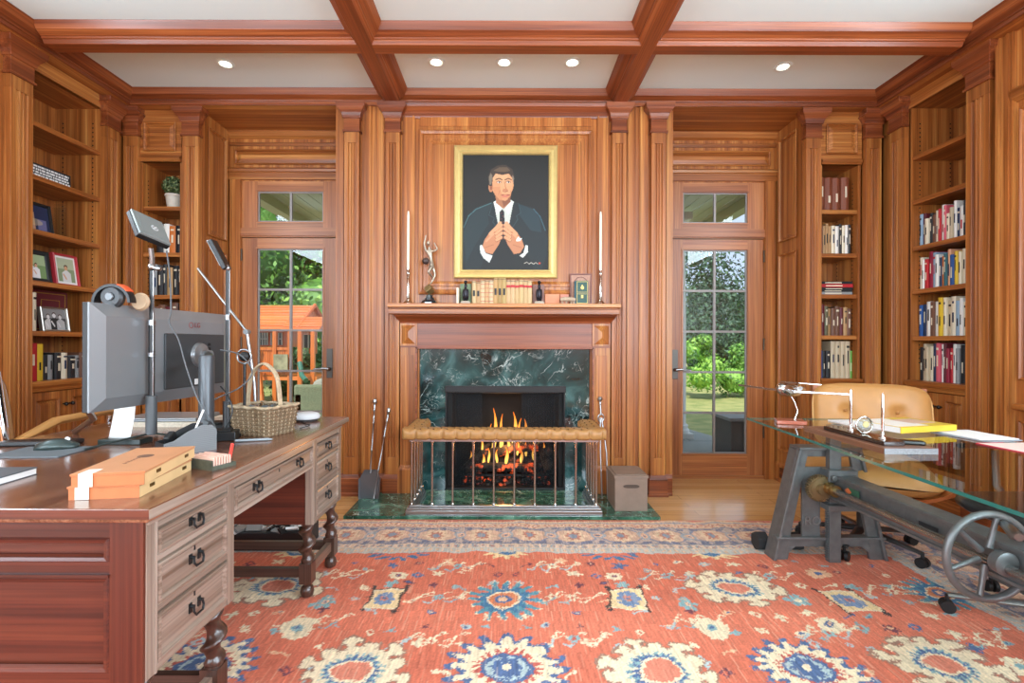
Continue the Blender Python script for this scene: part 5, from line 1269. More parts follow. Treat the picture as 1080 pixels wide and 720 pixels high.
# ------------------------------------------------------------------ things on the desk
# monitor with its back to the room
mo = thing('monitor', 'wide grey flat monitor seen from behind on the desk', 'monitor', (-1.42, 2.06, ZT), rz=-3)
MG = mat('monitor grey', '#85888a', .3, .3); MD = mat('monitor dark panel', '#3e4143', .35, .2)
f = lambda u, n, z: (n, u, z)       # u along the width, n toward the room
mb = MB(f); w2, zb, zt = .375, .142, .522
mb.box(-w2, w2, -.012, .008, zb, zt); mb.build('screen_bezel', BLACKP, mo, bevel=.002)
mb = MB(f); rs = []
for t_, n in ((0, .008), (0, .014), (.045, .034)): rs.append([(-w2 + t_, n, zb + t_), (w2 - t_, n, zb + t_), (w2 - t_, n, zt - t_), (-w2 + t_, n, zt - t_)])
mb.rings(rs, 0, caps=False); mb.add(rs[-1], [(0, 1, 2, 3)]); mb.build('back_shell', MG, mo)
mb = MB(f); mb.box(-.06, w2 - .055, .034, .044, zb + .05, zt - .10); mb.build('rear_housing', MD, mo, bevel=.004)
mb = MB(f); mb.lathe((0, 0, 0), [(.001, 0), (.055, .0), (.05, .014), (.02, .02), (.02, .055), (.001, .055)], 24, ax='Z', M=Matrix(((1, 0, 0), (0, 0, 1), (0, 1, 0)))); 
mb.tf = None; mb.v = [(x + .044, y + .14, z + .33) for x, y, z in mb.v]; mb.build('mount_plate', mat('mount grey', '#8d9092', .3, .6), mo, smooth=True)
mb = MB(f); mb.box(.11, .17, .044, .0455, .20, .225); mb.build('sticker', WHITE, mo)
mb = MB(f)
for i in range(4): mb.box(.20, .215, .044, .047, .31 + i * .02, .322 + i * .02)
mb.build('port', DRK, mo)
TM = Matrix(((0, 0, 1, .036), (1, 0, 0, .11), (0, 1, 0, .46), (0, 0, 0, 1)))
LGM = mat('faint red logo', '#8a4a48', .5)
text('LG', .03, TM @ Matrix.Translation((.03, 0, 0)), LGM, 'logo_lettering', mo)
mb = MB(f); mb.tube([(.10 + .012 * math.cos(a), .035, .46 + .012 * math.sin(a)) for a in [2 * PI * i / 20 for i in range(20)]], .0018, 6, closed=True); mb.build('logo_ring', LGM, mo)
mb = MB(); mb.tube([(-.04, -.32, .145), (-.16, -.17, .09), (-.40, .0, .008)], .011, 10); mb.build('stand_strut', STEEL, mo, smooth=True)
# monitor arm
ma = thing('post_mount', 'dark grey cylindrical monitor arm post clamped on the desk', 'monitor mount', (-1.127, 1.854, ZT))
mb = MB(); mb.lathe((0, 0, 0), [(.001, 0), (.028, 0), (.028, .012), (.018, .014), (.018, .06), (.0265, .07), (.0265, .33), (.024, .337), (.001, .337)], 24); mb.build('post', mat('gunmetal post', '#484b4e', .35, .4), ma, smooth=True)
mb = MB(); mb.tube([(0, .0, .325), (-.03, .05, .328), (-.12, .22, .33), (-.215, .36, .335)], [.014, .016, .014, .014], 10, flat=.8); mb.build('arm', mat('arm grey', '#3f4244', .35, .4), ma, smooth=True)
mb = MB(); mb.cbox((.012, -.026, .085), (.022, .03, .022), 0, RM('Z', 20) @ RM('Y', 30)); mb.build('clip', GREYP, ma, bevel=.002)
# cable down the post
def cable(name, pts, r, m, label, cat='cable', n=40):
    P = [Vector(p) for p in pts]; out = []
    for i in range(len(P) - 1):
        p0, p1, p2, p3 = P[max(i - 1, 0)], P[i], P[i + 1], P[min(i + 2, len(P) - 1)]
        for k in range(6):
            t = k / 6; out.append(.5 * ((2 * p1) + (p2 - p0) * t + (2 * p0 - 5 * p1 + 4 * p2 - p3) * t * t + (3 * p1 - p0 - 3 * p2 + p3) * t ** 3))
    out.append(P[-1]); mb = MB(); c = P[0]; mb.tube([p - c for p in out], r, 8); o = mb.build(name, m, smooth=True); o.location = c
    return tag(o, label, cat)
cable('cable', [(-1.30, 1.885, 1.50), (-1.27, 1.86, 1.40), (-1.245, 1.83, 1.27), (-1.23, 1.80, 1.22), (-1.19, 1.79, 1.16), (-1.165, 1.80, 1.05), (-1.12, 1.80, .93), (-1.08, 1.82, .85), (-1.10, 1.87, .80), (-1.16, 1.93, .772)], .0028, GREYP, 'thin cable hanging from the tablet display down past the monitor arm')
# tablet display on tripod
ts = thing('tripod_stand', 'telescoping silver and black tabletop tripod carrying the tablet display', 'tripod', (-1.367, 1.90, ZT))
mb = MB(); mb.cyl((0, 0, .03), (0, 0, .18), .019, 18); mb.build('grip_sleeve', GREYP, ts, smooth=True, bevel=.002)
mb = MB(); mb.cyl((0, 0, .17), (0, 0, .46), .0105, 14, 0); mb.cyl((0, 0, .46), (0, 0, .66), .008, 14, 0); mb.cyl((.009, -.004, .17), (.009, -.004, .66), .0025, 8, 1); mb.cyl((0, 0, .33), (0, 0, .345), .0125, 14, 1); mb.cyl((0, 0, .45), (0, 0, .47), .013, 14, 1); mb.build('pole', [BLACKP, STEEL], ts, smooth=True)
mb = MB(); mb.ell((0, 0, .675), .014); mb.cyl((.01, 0, .672), (.035, 0, .668), .008, 10); mb.tube([(0, 0, .68), (.004, -.005, .71), (.004, -.012, .745)], .009, 8); mb.build('ball_head', STEEL, ts, smooth=True)
for a, L in ((232, .20), (20, .14), (120, .16)):
    mb = MB(); e = Vector((math.cos(R_(a)), math.sin(R_(a)), 0)); mb.tube([Vector((0, 0, .035)), e * L * .5 + Vector((0, 0, .022)), e * L + Vector((0, 0, .006))], [.008, .008, .007], 8, flat=.5)
    mb.build('leg', mat('dark green black plastic', '#202b29', .35), ts, smooth=True)
tb = thing('tablet_display', 'small grey tablet display tilted on top of the silver tripod, back showing', 'tablet', (-1.385, 1.90, 1.579))
ex = Vector((.039, .1157, -.026)).normalized(); ey = Vector((.0697, -.0356, -.0985)); ey = (ey - ex * ey.dot(ex)).normalized(); ez = ex.cross(ey)
Mt = Matrix((ex, ey, ez)).transposed()
def g_(a, b, c): return tuple(Mt @ Vector((a, b, c)))
s_out = 1 if (Mt @ Vector((0, 0, 1))).dot(Vector((1.385, -1.9, -.43))) > 0 else -1
mb = MB(g_); mb.box(-.062, .062, -.066, .066, -.016, .004); mb.build('screen_body', BLACKP, tb, bevel=.003)
mb = MB(g_); mb.box(-.060, .060, -.064, .064, .004 if s_out > 0 else -.024, .014 if s_out > 0 else -.016); mb.box(-.045, .045, -.048, .048, .014 if s_out > 0 else -.025, .015 if s_out > 0 else -.024); mb.build('back_shell', mat('tablet shell', '#7c8482', .4, .2), tb, bevel=.003)
mb = MB(g_); zz = .0152 if s_out > 0 else -.0256; mb.lathe((.012, 0, zz), [(.001, 0), (.014, 0), (.014, .0006), (.001, .0006)], 20); mb.build('emblem', mat('light emblem', '#b9bcbc', .5), tb)
mb = MB(g_)
for a in range(0, 360, 90): mb.cbox((.012 + .008 * math.cos(R_(a)), .008 * math.sin(R_(a)), zz + (.001 if s_out > 0 else -.001)), (.005, .004, .001))
mb.build('emblem_mark', mat('emblem dark', '#54595a', .5), tb)
# light panel on a second stand
ls = thing('light_stand', 'slim black stand with a narrow light panel tilted at its top', 'light stand', (-1.165, 2.06, ZT))
mb = MB(); mb.cyl((0, 0, .0), (0, 0, .14), .017, 14, 0); mb.cyl((0, 0, .14), (0, 0, .69), .0075, 12, 0); mb.cyl((.008, 0, .14), (.008, 0, .69), .0025, 8, 1); mb.cyl((0, 0, .48), (0, 0, .50), .011, 12, 1); mb.build('pole', [BLACKP, STEEL], ls, smooth=True)
mb = MB(); mb.lathe((0, 0, 0), [(.001, 0), (.07, 0), (.068, .008), (.02, .014), (.001, .014)], 24); mb.build('weighted_base', BLACKP, ls, smooth=True)
mb = MB(); mb.cbox((-.034, 0, .75), (.02, .045, .135), 0, RM('Y', -28)); mb.build('light_panel', BLACKP, ls, bevel=.003)
mb = MB(); mb.cbox((-.047, -.0, .755), (.006, .038, .12), 0, RM('Y', -28)); mb.build('diffuser', mat('frosted strip', '#b9bcbf', .5), ls)
mb = MB(); mb.ell((0, 0, .695), .012); mb.ell((-.006, 0, .702), .01); mb.build('ball_joint', STEEL, ls, smooth=True)
# jointed arm
sa = thing('lamp_arm', 'jointed silver spring arm rising behind the wicker basket', 'lamp arm', (-1.163, 2.30, ZT))
mb = MB(); mb.tube([(0, 0, .0), (-.012, 0, .2), (-.047, 0, .435)], .0075, 10); mb.build('lower_arm', STEEL, sa, smooth=True)
mb = MB(); mb.tube([(-.047, 0, .435), (-.277, 0, .73)], .006, 10); mb.build('upper_arm', STEEL, sa, smooth=True)
mb = MB(); mb.cyl((-.047, -.014, .435), (-.047, .014, .435), .012, 14); mb.lathe((0, 0, 0), [(.001, 0), (.03, 0), (.028, .012), (.012, .018), (.001, .018)], 18); mb.build('joint', mat('arm joint', '#8c9091', .35, .7), sa, smooth=True)
# round desk microphone
mc = thing('microphone', 'small round black microphone with silver rim on a thin stalk', 'microphone', (-1.125, 2.12, ZT))
mb = MB(); mb.lathe((0, 0, 0), [(.001, 0), (.035, 0), (.033, .008), (.008, .012), (.001, .012)], 18); mb.cyl((0, 0, .01), (0, 0, .30), .006, 10); mb.build('stalk', BLACKP, mc, smooth=True)
mb = MB(); mb.ell((0, 0, .325), (.022, .018, .022)); mb.build('capsule', DRK, mc, smooth='all')
mb = MB(); mb.tube([(.030 * math.cos(a), -.004, .325 + .030 * math.sin(a)) for a in [2 * PI * i / 24 for i in range(24)]], .004, 8, closed=True); mb.build('rim', STEEL, mc, smooth='all')
cable('cable', [(-1.16, 2.0, 1.12), (-1.08, 2.0, 1.10), (-1.03, 2.0, 1.03), (-1.07, 1.98, .97), (-1.15, 1.97, .93), (-1.20, 1.96, .90)], .0028, GREYP, 'looping grey cable hanging between the post and the microphone')
cable('cable', [(-1.17, 2.02, .97), (-1.12, 1.99, .93), (-1.10, 1.98, .87), (-1.13, 1.97, .80), (-1.16, 1.95, .772)], .003, BLACKP, 'black cable dropping onto the desk beside the light stand')
cable('cable', [(-1.20, 2.0, .78), (-1.15, 1.95, .80), (-1.11, 2.0, .775), (-1.14, 2.06, .79), (-1.19, 2.02, .775), (-1.16, 1.96, .80), (-1.2, 1.92, .772)], .003, BLACKP, 'black cable coiled on the desk beside the basket')
cable('cable', [(-.92, 2.2, .768), (-.90, 2.26, .772), (-.93, 2.30, .77), (-.985, 2.38, .768)], .002, DRK, 'thin dark cable curling between the basket and the white puck')
mb = MB(); mb.box(-.05, .05, -.04, .04, 0, .035); mb.box(-.03, .03, -.03, .03, .035, .042); o = tag(mb.build('power_adapter', BLACKP, bevel=.004), 'black power adapter block between the monitor arm and basket', 'adapter'); o.location = (-1.12, 1.955, ZT); o.rotation_euler = (0, 0, .3)
# headphones over the top of the monitor
hp = thing('headphones', 'black headphones with orange accents hooked over the monitor top', 'headphones', (-1.425, 1.79, 1.287))
mb = MB(); pts = [(.0 + .066 * math.cos(a), .0, .004 + .066 * math.sin(a)) for a in [PI * i / 20 for i in range(21)]]
rs = []
for i, a in enumerate([PI * k / 20 for k in range(21)]):
    c, s_ = math.cos(a), math.sin(a); rs.append([(c * r_, y_, .006 + s_ * r_ * .95) for r_, y_ in ((.070, -.016), (.073, 0), (.070, .016), (.060, .016), (.060, -.016))])
mb.rings(rs); mb.build('headband', BLACKP, hp, smooth=True)
mb = MB(); rs = []
for a in [PI * k / 20 for k in range(4, 9)]:
    c, s_ = math.cos(a), math.sin(a); rs.append([(c * r_, y_, .006 + s_ * r_ * .95) for r_, y_ in ((.0745, -.014), (.0755, .014), (.071, .015), (.071, -.017))])
mb.rings(rs); mb.build('orange_band', mat('orange red plastic', '#d8552c', .4), hp)
mb = MB(); mb.lathe((-.008, .004, .028), [(.001, -.012), (.034, -.012), (.042, -.004), (.042, .008), (.03, .014), (.001, .014)], 24, ax='Y'); mb.build('ear_cup', mat('ear cup', '#303234', .4), hp, smooth=True)
mb = MB(); mb.lathe((-.008, -.012, .028), [(.001, -.003), (.013, -.003), (.015, 0), (.001, 0)], 18, ax='Y'); mb.build('cup_badge', mat('badge silver', '#6d7072', .4, .5), hp, smooth=True)
mb = MB(); mb.lathe((.06, .05, .014), [(.001, -.01), (.028, -.01), (.034, 0), (.028, .012), (.001, .012)], 24, ax='Y', M=RM('X', 0)); mb.build('ear_pad', mat('tan ear pad', '#a98f72', .6), hp, smooth=True)
# keyboard-side clutter
mb = MB(); mb.box(-.12, .12, -.085, .085, 0, .005); o = tag(mb.build('mouse_pad', mat('slate mouse pad', '#5d6468', .7), bevel=.002), 'grey mouse pad under the computer mouse', 'mouse pad'); o.location = (-1.61, 1.715, ZT); o.rotation_euler = (0, 0, .05)
mb = MB(); mb.box(-.13, .13, -.03, .03, 0, .018); o = tag(mb.build('wrist_rest', BLACKP, bevel=.006), 'black wrist rest lying behind the mouse pad', 'wrist rest'); o.location = (-1.74, 1.845, ZT); o.rotation_euler = (0, 0, .15)
ms = thing('computer_mouse', 'dark computer mouse with metallic side on the grey pad', 'mouse', (-1.605, 1.765, ZT + .005), rz=-70)
mb = MB(); rs = []
for i in range(11):
    t = i / 10; y = -.06 + .12 * t; w_ = .033 * math.sin(PI * (t * .8 + .12)) ** .5; h = .036 * math.sin(PI * (t * .75 + .15)) ** .8
    rs.append([(w_ * math.cos(a) * (1 if math.sin(a) > 0 else 1.05), y, max(0, h * max(math.sin(a), 0) ** .8)) for a in [PI * k / 10 for k in range(11)]])
mb.rings(rs); mb.build('shell', mat('mouse shell', '#3b4644', .3, .4), ms, smooth='all')
mb = MB(); mb.cyl((-.004, .03, .032), (.004, .03, .032), .008, 14); mb.build('scroll_wheel', STEEL, ms)
nb = thing('notebook', 'dark covered notebook with white pages at the near side of the desk', 'notebook', (-1.46, 1.30, ZT), rz=3)
mb = MB(); mb.box(-.1, .1, -.13, .13, 0.002, .018); mb.build('pages', WHITE, nb); mb = MB(); mb.box(-.102, .102, -.132, .132, .018, .021); mb.box(-.102, .102, -.132, .132, 0, .002); mb.build('cover', mat('slate cover', '#50565a', .5), nb)
# cigar boxes
CED = mat('cedar box', '#c58a60', .5, noise=.12, nscale=12); CEDO = mat('orange cedar end', '#b86a3c', .5, noise=.15, nscale=30); CEDP = mat('pale cedar side', '#dcb884', .5, noise=.1, nscale=20)
def cigar(z, rz, x, y, lab, h=.033, L=.30):
    c = thing('cigar_box', lab, 'box', (x, y, z), rz)
    mb = MB(); mb.box(-.078, .078, -L/2, L/2, 0, h - .006, 0); mb.add([(-.078, -L/2 - .0006, 0), (.078, -L/2 - .0006, 0), (.078, -L/2 - .0006, h - .006), (-.078, -L/2 - .0006, h - .006)], [(0, 1, 2, 3)], 1); mb.add([(.0786, -L/2, 0), (.0786, L/2, 0), (.0786, L/2, h - .006), (.0786, -L/2, h - .006)], [(0, 1, 2, 3)], 2); mb.build('box_body', [CED, CEDO, CEDP], c)
    mb = MB(); mb.box(-.08, .08, -L/2 - .002, L/2 + .002, h - .005, h, 0); mb.add([(-.08, -L/2 - .0026, h - .005), (.08, -L/2 - .0026, h - .005), (.08, -L/2 - .0026, h), (-.08, -L/2 - .0026, h)], [(0, 1, 2, 3)], 1); mb.build('lid', [CED, CEDO], c, bevel=.001)
    mb = MB(); mb.box(-.062, -.032, -L/2 - .0035, -L/2 + .04, h, h + .0006); mb.box(-.062, -.032, -L/2 - .0042, -L/2 - .0026, .001, h + .0006); mb.build('paper_seal', mat('paper seal', '#e4ddcf', .7), c)
    mb = MB(); mb.box(.0786, .081, -.09, -.07, h * .4, h * .65); mb.box(.0786, .081, .08, .10, h * .4, h * .65); mb.build('clasp', mat('brass pin', '#6d5630', .4, .7), c)
    return c
cigar(ZT, 9, -1.008, 1.345, 'lower of the two stacked cedar cigar boxes on the desk corner', L=.27)
c = cigar(ZT + .0335, 12, -1.003, 1.352, 'upper cedar cigar box with a dark round emblem on its lid', L=.30)
mb = MB(); mb.lathe((.0, .03, .0332), [(.001, 0), (.02, 0), (.02, .0004), (.001, .0004)], 20, M=None); mb.build('emblem', mat('burnt emblem', '#6b4a38', .7), c)
text('de Nicaragua', .016, Matrix.Translation((-.01, -.02, .0335)) @ Matrix.Rotation(PI / 2, 4, 'Z'), mat('burnt lettering', '#8b6248', .7), 'lid_lettering', c, .0003)
# pen and clip dish, holder
ch = thing('card_holder', 'small clear tray of pink and cream cards at the desk edge', 'card tray', (-.915, 1.535, ZT), rz=-22)
mb = MB(); mb.box(-.055, .055, -.04, .04, 0, .012, 0); mb.box(-.055, .055, -.042, -.038, .0, .03, 0); mb.build('tray', mat('dark printed tray', '#5a5f52', .4, noise=.5, nscale=60), ch)
mb = MB()
for i in range(7): mb.box(-.05, .05, -.034 + i * .009, -.029 + i * .009, .012, .036 + .002 * (i % 2))
mb.build('card', [mat('pinkish card', '#e2b9a6', .6)], ch)
mb = MB(); mb.cbox((.045, .03, .045), (.008, .008, .05), 0, RM('Y', 15)); mb.build('red_marker', mat('red plastic', '#d5473c', .4), ch, bevel=.002)
mb = MB(); mb.tube([(-.06, -.012, .006), (.05, .022, .006), (.065, .027, .005)], [.0055, .0055, .002], 10); o = tag(mb.build('pen', mat('grey pen', '#8d969c', .35, .4), smooth=True), 'slim grey pen lying on the desk in front of the wicker basket', 'pen'); o.location = (-.985, 1.915, ZT)
wd = thing('speaker_puck', 'white round fabric puck on the far end of the desk', 'smart speaker', (-.985, 2.44, ZT))
mb = MB(); mb.lathe((0, 0, 0), [(.001, 0), (.045, 0), (.06, .012), (.062, .022), (.054, .036), (.035, .042), (.001, .043)], 28); mb.build('shell', mat('pale grey fabric', '#c9cacb', .7), wd, smooth='all'); mb = MB(); mb.lathe((0, 0, 0), [(.047, .0005), (.056, .008), (.0605, .012)], 28); mb.build('base_ring', GREYP, wd)
# desk organiser of dark mesh, curved sides
og = thing('desk_organizer', 'grey perforated metal desk organizer with swept-up sides and pens', 'organizer', (-1.145, 1.649, ZT), rz=53)
OM = mat('perforated grey metal', '#77797a', .45, .4); OD = mat('perforated black metal', '#2c2d2e', .5, .3)
side = [(0, 0), (.165, 0), (.165, .072), (.15, .09), (.115, .093), (.07, .075), (.03, .05), (0, .044)]
for y_, m_ in ((0, OM), (.075, OD)):
    mb = MB(); mb.prism(side, y_ - .001, y_ + .001, 'Y'); o = mb.build('side_panel', m_, og)
mb = MB(); mb.box(-.001, .001, 0, .075, 0, .044); mb.box(.164, .166, 0, .075, 0, .075); mb.box(.08, .082, 0, .075, 0, .055); mb.box(0, .165, 0, .075, 0, .002); mb.build('divider', OD, og)
def dots():
    mb = MB()
    for i in range(26):
        for j in range(15):
            x, z = .005 + i * .0062, .006 + j * .0062
            lim = .042 if x < .01 else np.interp(x, [p[0] for p in ((0, .044), (.03, .05), (.07, .075), (.115, .093), (.15, .09), (.165, .072))], [.044, .05, .075, .093, .09, .072]) - .004
            if z < lim: mb.add([(x - .0016, -.0013, z), (x, -.0013, z - .0016), (x + .0016, -.0013, z), (x, -.0013, z + .0016)], [(0, 1, 2, 3)])
    o = mb.build('perforation_pattern', mat('perforation dark', '#3f4142', .7), og)
dots()
for p, q_, c_ in (((.02, .04, .01), (.06, .05, .07), 'white'), ((.1, .03, .01), (.13, .02, .13), 'black'), ((.12, .05, .01), (.14, .06, .12), 'grey')):
    a_ = og.matrix_basis if False else None
mb = MB(); mb.tube([(0, 0, 0), (.03, .02, .10)], .0035, 8); o = tag(mb.build('pen', WHITE), 'white pen poking out of the desk organizer', 'pen'); o.location = (-1.11, 1.74, ZT + .045)
mb = MB(); mb.cbox((0, 0, 0), (.022, .04, .05), 0, RM('X', 30)); o = tag(mb.build('remote_control', BLACKP, bevel=.004), 'black remote standing in the front compartment of the organizer', 'remote'); o.location = (-1.155, 1.70, ZT + .048)
# white sheet in a low stand behind the tripod
sh = thing('paper_stand', 'low dark stand holding a curved white sheet under the monitor', 'paper stand', (-1.47, 1.88, ZT))
mb = MB(); mb.box(-.06, .10, -.035, .035, 0, .02); mb.build('base', mat('dark green black plastic', '#202b29', .35), sh, bevel=.003)
mb = MB(); n_ = 10; vs = []
for i in range(n_ + 1):
    t = i / n_; y = .02 * math.sin(t * 2.2) + .0; z = .02 + .19 * t; x0_, x1_ = -.045 + .012 * t, .038 + .008 * t
    vs += [(x0_, y, z), (x1_, y, z)]
mb.add(vs, [(2 * i, 2 * i + 1, 2 * i + 3, 2 * i + 2) for i in range(n_)]); o = mb.build('sheet', WHITE, sh, smooth='all'); md = o.modifiers.new('thick', 'SOLIDIFY'); md.thickness = .0015
# laptop and papers at the back of the desk
lp = thing('laptop', 'closed grey laptop lying on papers below the monitor', 'laptop', (-1.60, 2.36, ZT + .022), rz=4)
mb = MB(); mb.box(-.17, .17, -.11, .11, 0, .009); mb.build('laptop_base', mat('laptop grey', '#8f9396', .35, .5), lp, bevel=.003); mb = MB(); mb.box(-.168, .168, -.108, .108, .0095, .016); mb.build('laptop_lid', mat('laptop lid', '#9ca0a2', .3, .5), lp, bevel=.003)
mb = MB(); mb.box(-.19, .19, -.12, .12, 0, .021); o = tag(mb.build('papers', mat('stacked paper edge', '#d9cdb8', .8, noise=.2, nscale=120)), 'thick sheaf of cream papers under the closed laptop', 'papers'); o.location = (-1.60, 2.36, ZT); 
mb = MB(); mb.box(-.05, .05, -.03, .03, 0, .02); mb.box(-.06, .0, -.02, .04, .02, .03); o = tag(mb.build('cable_hub', BLACKP, bevel=.004), 'black hub box on the desk behind the organizer', 'hub'); o.location = (-1.28, 2.22, ZT)
# wicker basket
WK = mat('wicker', '#80684c', .7, noise=.35, nscale=60); WKP = mat('pale wicker', '#b7a283', .7, noise=.35, nscale=60)
bk = thing('wicker_basket', 'rectangular wicker basket with a tall hoop handle on the desk', 'basket', (-1.032, 2.10, ZT), rz=-20)
def basket_pt(t, z, off=0):
    """rounded rectangle outline, flaring upward"""
    f_ = 1 + .16 * z / .115; a, b = .090 * f_, .072 * f_; r_ = .02
    p = (t % 1) * 4; k = int(p); u = p - k
    c = [(-a, -b), (a, -b), (a, b), (-a, b)]; x = c[k][0] + (c[(k + 1) % 4][0] - c[k][0]) * u; y = c[k][1] + (c[(k + 1) % 4][1] - c[k][1]) * u
    nx, ny = ((0, -1), (1, 0), (0, 1), (-1, 0))[k]; return Vector((x + nx * off, y + ny * off, z))
mb = MB(); NS = 28
for j in range(15):
    z = .004 + j * .0076; mb.tube([basket_pt((i + .0) / (NS * 2), z, .003 * (1 if (i + j) % 2 else -1)) for i in range(NS * 2)], .0042, 6, closed=True)
mb.build('woven_wicker_side', WK, bk, smooth=True)
mb = MB()
for i in range(NS): mb.tube([basket_pt((i + .5) / NS, z, 0) for z in (.0, .06, .116)], .0035, 6, mi=0)
mb.build('wicker_stake', WKP, bk, smooth=True)['kind'] = 'stuff'
mb = MB(); 
for o_ in (-.004, .004): mb.tube([basket_pt(i / 60, .119 + .002 * math.sin(i * 1.3), o_ + .002 * math.sin(i * 1.3)) for i in range(60)], .0055, 7, closed=True)
mb.build('braided_rim', WKP, bk, smooth=True)
mb = MB(); mb.box(-.088, .088, -.07, .07, .0, .005); mb.build('floor_panel', WK, bk)
mb = MB()
for o_ in (-.006, .0, .006): mb.tube([(-.092 * math.cos(a), o_ + .003 * math.sin(6 * a), .10 + .195 * math.sin(a) ** .85) for a in [PI * i / 30 for i in range(31)]], .005, 7)
mb.build('hoop_handle', WKP, bk, smooth=True)
mb = MB(); rng = random.Random(3)
for i in range(16): mb.cbox((rng.uniform(-.06, .06), rng.uniform(-.045, .045), .085 + rng.uniform(0, .025)), (rng.uniform(.02, .05), rng.uniform(.015, .03), rng.uniform(.01, .03)), i % 3, RM('Z', rng.uniform(0, 180)) @ RM('X', rng.uniform(-40, 40)))
mb.box(-.08, .08, -.062, .062, .006, .08, 2)
tag(mb.build('basket_contents', [GREYP, STEEL, mat('dull brown odds', '#5b5045', .7)]), 'grey and metal odds and ends filling the wicker basket', 'odds and ends', kind='stuff').matrix_basis = Matrix.Translation(bk.location) @ Matrix.Rotation(R_(-20), 4, 'Z')
# crate under the desk
cr = thing('file_crate', 'black open crate of papers on the rug under the kneehole', 'crate', (-1.32, 2.80, .0095))
mb = MB(); mb.box(-.27, .22, -.10, .10, 0, .10); mb.build('crate_body', BLACKP, cr, bevel=.003)
mb = MB(); rng = random.Random(9)
for i in range(26): mb.cbox((rng.uniform(-.25, .2), rng.uniform(-.09, .05), .10 + rng.uniform(0, .03)), (rng.uniform(.03, .08), rng.uniform(.02, .05), rng.uniform(.004, .02)), i % 3, RM('Z', rng.uniform(0, 180)) @ RM('X', rng.uniform(-50, 50)))
mb.build('papers', [WHITE, DRK, mat('crate grey', '#8c8c88', .6)], cr)['kind'] = 'stuff'
# leather desk chair at the far side of the desk
lc = thing('office_chair', 'tan leather office chair with chrome frame behind the monitor desk', 'chair', (-2.27, 2.26, .0095), rz=0)
def cushion(mb, w, d, h, M, c, ex_=4, n=24, m=10, mi=0):
    """soft rounded slab"""
    rs = []
    for i in range(m + 1):
        a = -PI / 2 + PI * i / m; ca = max(math.cos(a), .02) ** .45; sa_ = math.copysign(abs(math.sin(a)) ** .8, math.sin(a)); ring = []
        for j in range(n):
            t = 2 * PI * j / n; cx_, sx_ = math.cos(t), math.sin(t); r_ = (abs(cx_) ** ex_ + abs(sx_) ** ex_) ** (-1 / ex_)
            p = Vector((w / 2 * r_ * cx_ * ca, d / 2 * r_ * sx_ * ca, h / 2 * sa_)); ring.append(Vector(c) + (M @ p if M is not None else p))
        rs.append(ring)
    mb.rings(rs, mi)
mb = MB(); cushion(mb, .52, .50, .10, None, (0, .02, .47)); mb.build('seat', TAN, lc, smooth='all')
mb = MB(); cushion(mb, .54, .60, .09, RM('X', 98), (0, -.27, .80)); mb.build('backrest', mat('shiny brown leather', '#a8794e', .22, coat=.5), lc, smooth='all')
mb = MB(); pts = [(s_ * .27, -.28 + .0 * s_, z) for s_, z in ((-1, .45), (-1, 1.02), (-.8, 1.10), (.8, 1.10), (1, 1.02), (1, .45))]; mb.tube([(x, -.30 - (z - .8) * .14, z) for x, _, z in pts], .016, 12); mb.build('back_frame', CHROME, lc, smooth=True)
for s_ in (-1, 1):
    mb = MB(); mb.tube([(s_ * .29, -.26, .74), (s_ * .30, -.1, .795), (s_ * .30, .16, .80), (s_ * .29, .26, .785)], [.02, .03, .03, .02], 12, flat=.6); a_ = mb.build('armrest', TAN, lc, smooth=True)
    mb = MB(); mb.tube([(s_ * .29, .2, .775), (s_ * .29, .18, .50), (s_ * .25, .1, .43)], .012, 10); mb.build('arm_support', CHROME, lc, smooth=True)
mb = MB(); mb.cyl((0, 0, .08), (0, 0, .43), .025, 14); mb.build('column', CHROME, lc, smooth=True)
def star_base(par, col, r=.30, ph=0., zc=.10):
    for k in range(5):
        a = R_(ph + 72 * k); e = Vector((math.cos(a), math.sin(a), 0)); mb = MB(); mb.tube([e * .02 + Vector((0, 0, zc)), e * r * .5 + Vector((0, 0, zc - .012)), e * r + Vector((0, 0, zc - .028))], [.028, .022, .016], 10, flat=.6); lg = mb.build('leg', col, par, smooth=True)
        cm = MB(); p = e * r; t_ = Vector((-e.y, e.x, 0)); 
        for s_ in (-1, 1): cm.cyl(p + t_ * s_ * .006 + Vector((0, 0, .026)), p + t_ * s_ * .022 + Vector((0, 0, .026)), .026, 16)
        cm.cyl(p + Vector((0, 0, .04)), p + Vector((0, 0, .075)), .008, 8); cm.build('caster', DRK, lg, smooth=True)
star_base(lc, CHROME)
# ================================================================== glass crank table
ct = thing('crank_table', 'glass topped table on cast iron crank base with handwheel', 'table', (1.62, 1.72, .0095))
def CB(mb, name, mats, par=ct, **k): return mb.build(name, mats, par, world=(par is ct), **k)
q = RM('Z', -3.0); gc = Vector((1.346, 2.755, 0)) - q @ Vector((-.42, 1.05, 0))
mb = MB(lambda x, y, z: tuple(q @ Vector((x, y, 0)) + gc + Vector((0, 0, z))))
mb.box(-.42, .42, -1.05, 1.05, .728, .740)
o = CB(mb, 'glass_top', [TGLASS], bevel=0)
mb = MB(lambda x, y, z: tuple(q @ Vector((x, y, 0)) + gc + Vector((0, 0, z))))
for a, b, c, d in ((-.4215, -.4205, -1.05, 1.05), (.4205, .4215, -1.05, 1.05), (-.42, .42, 1.0505, 1.0515), (-.42, .42, -1.0515, -1.0505)): mb.box(a, b, c, d, .7285, .7395)
CB(mb, 'glass_edge', [mat('green glass edge', '#2f6b62', .15, coat=.5)])
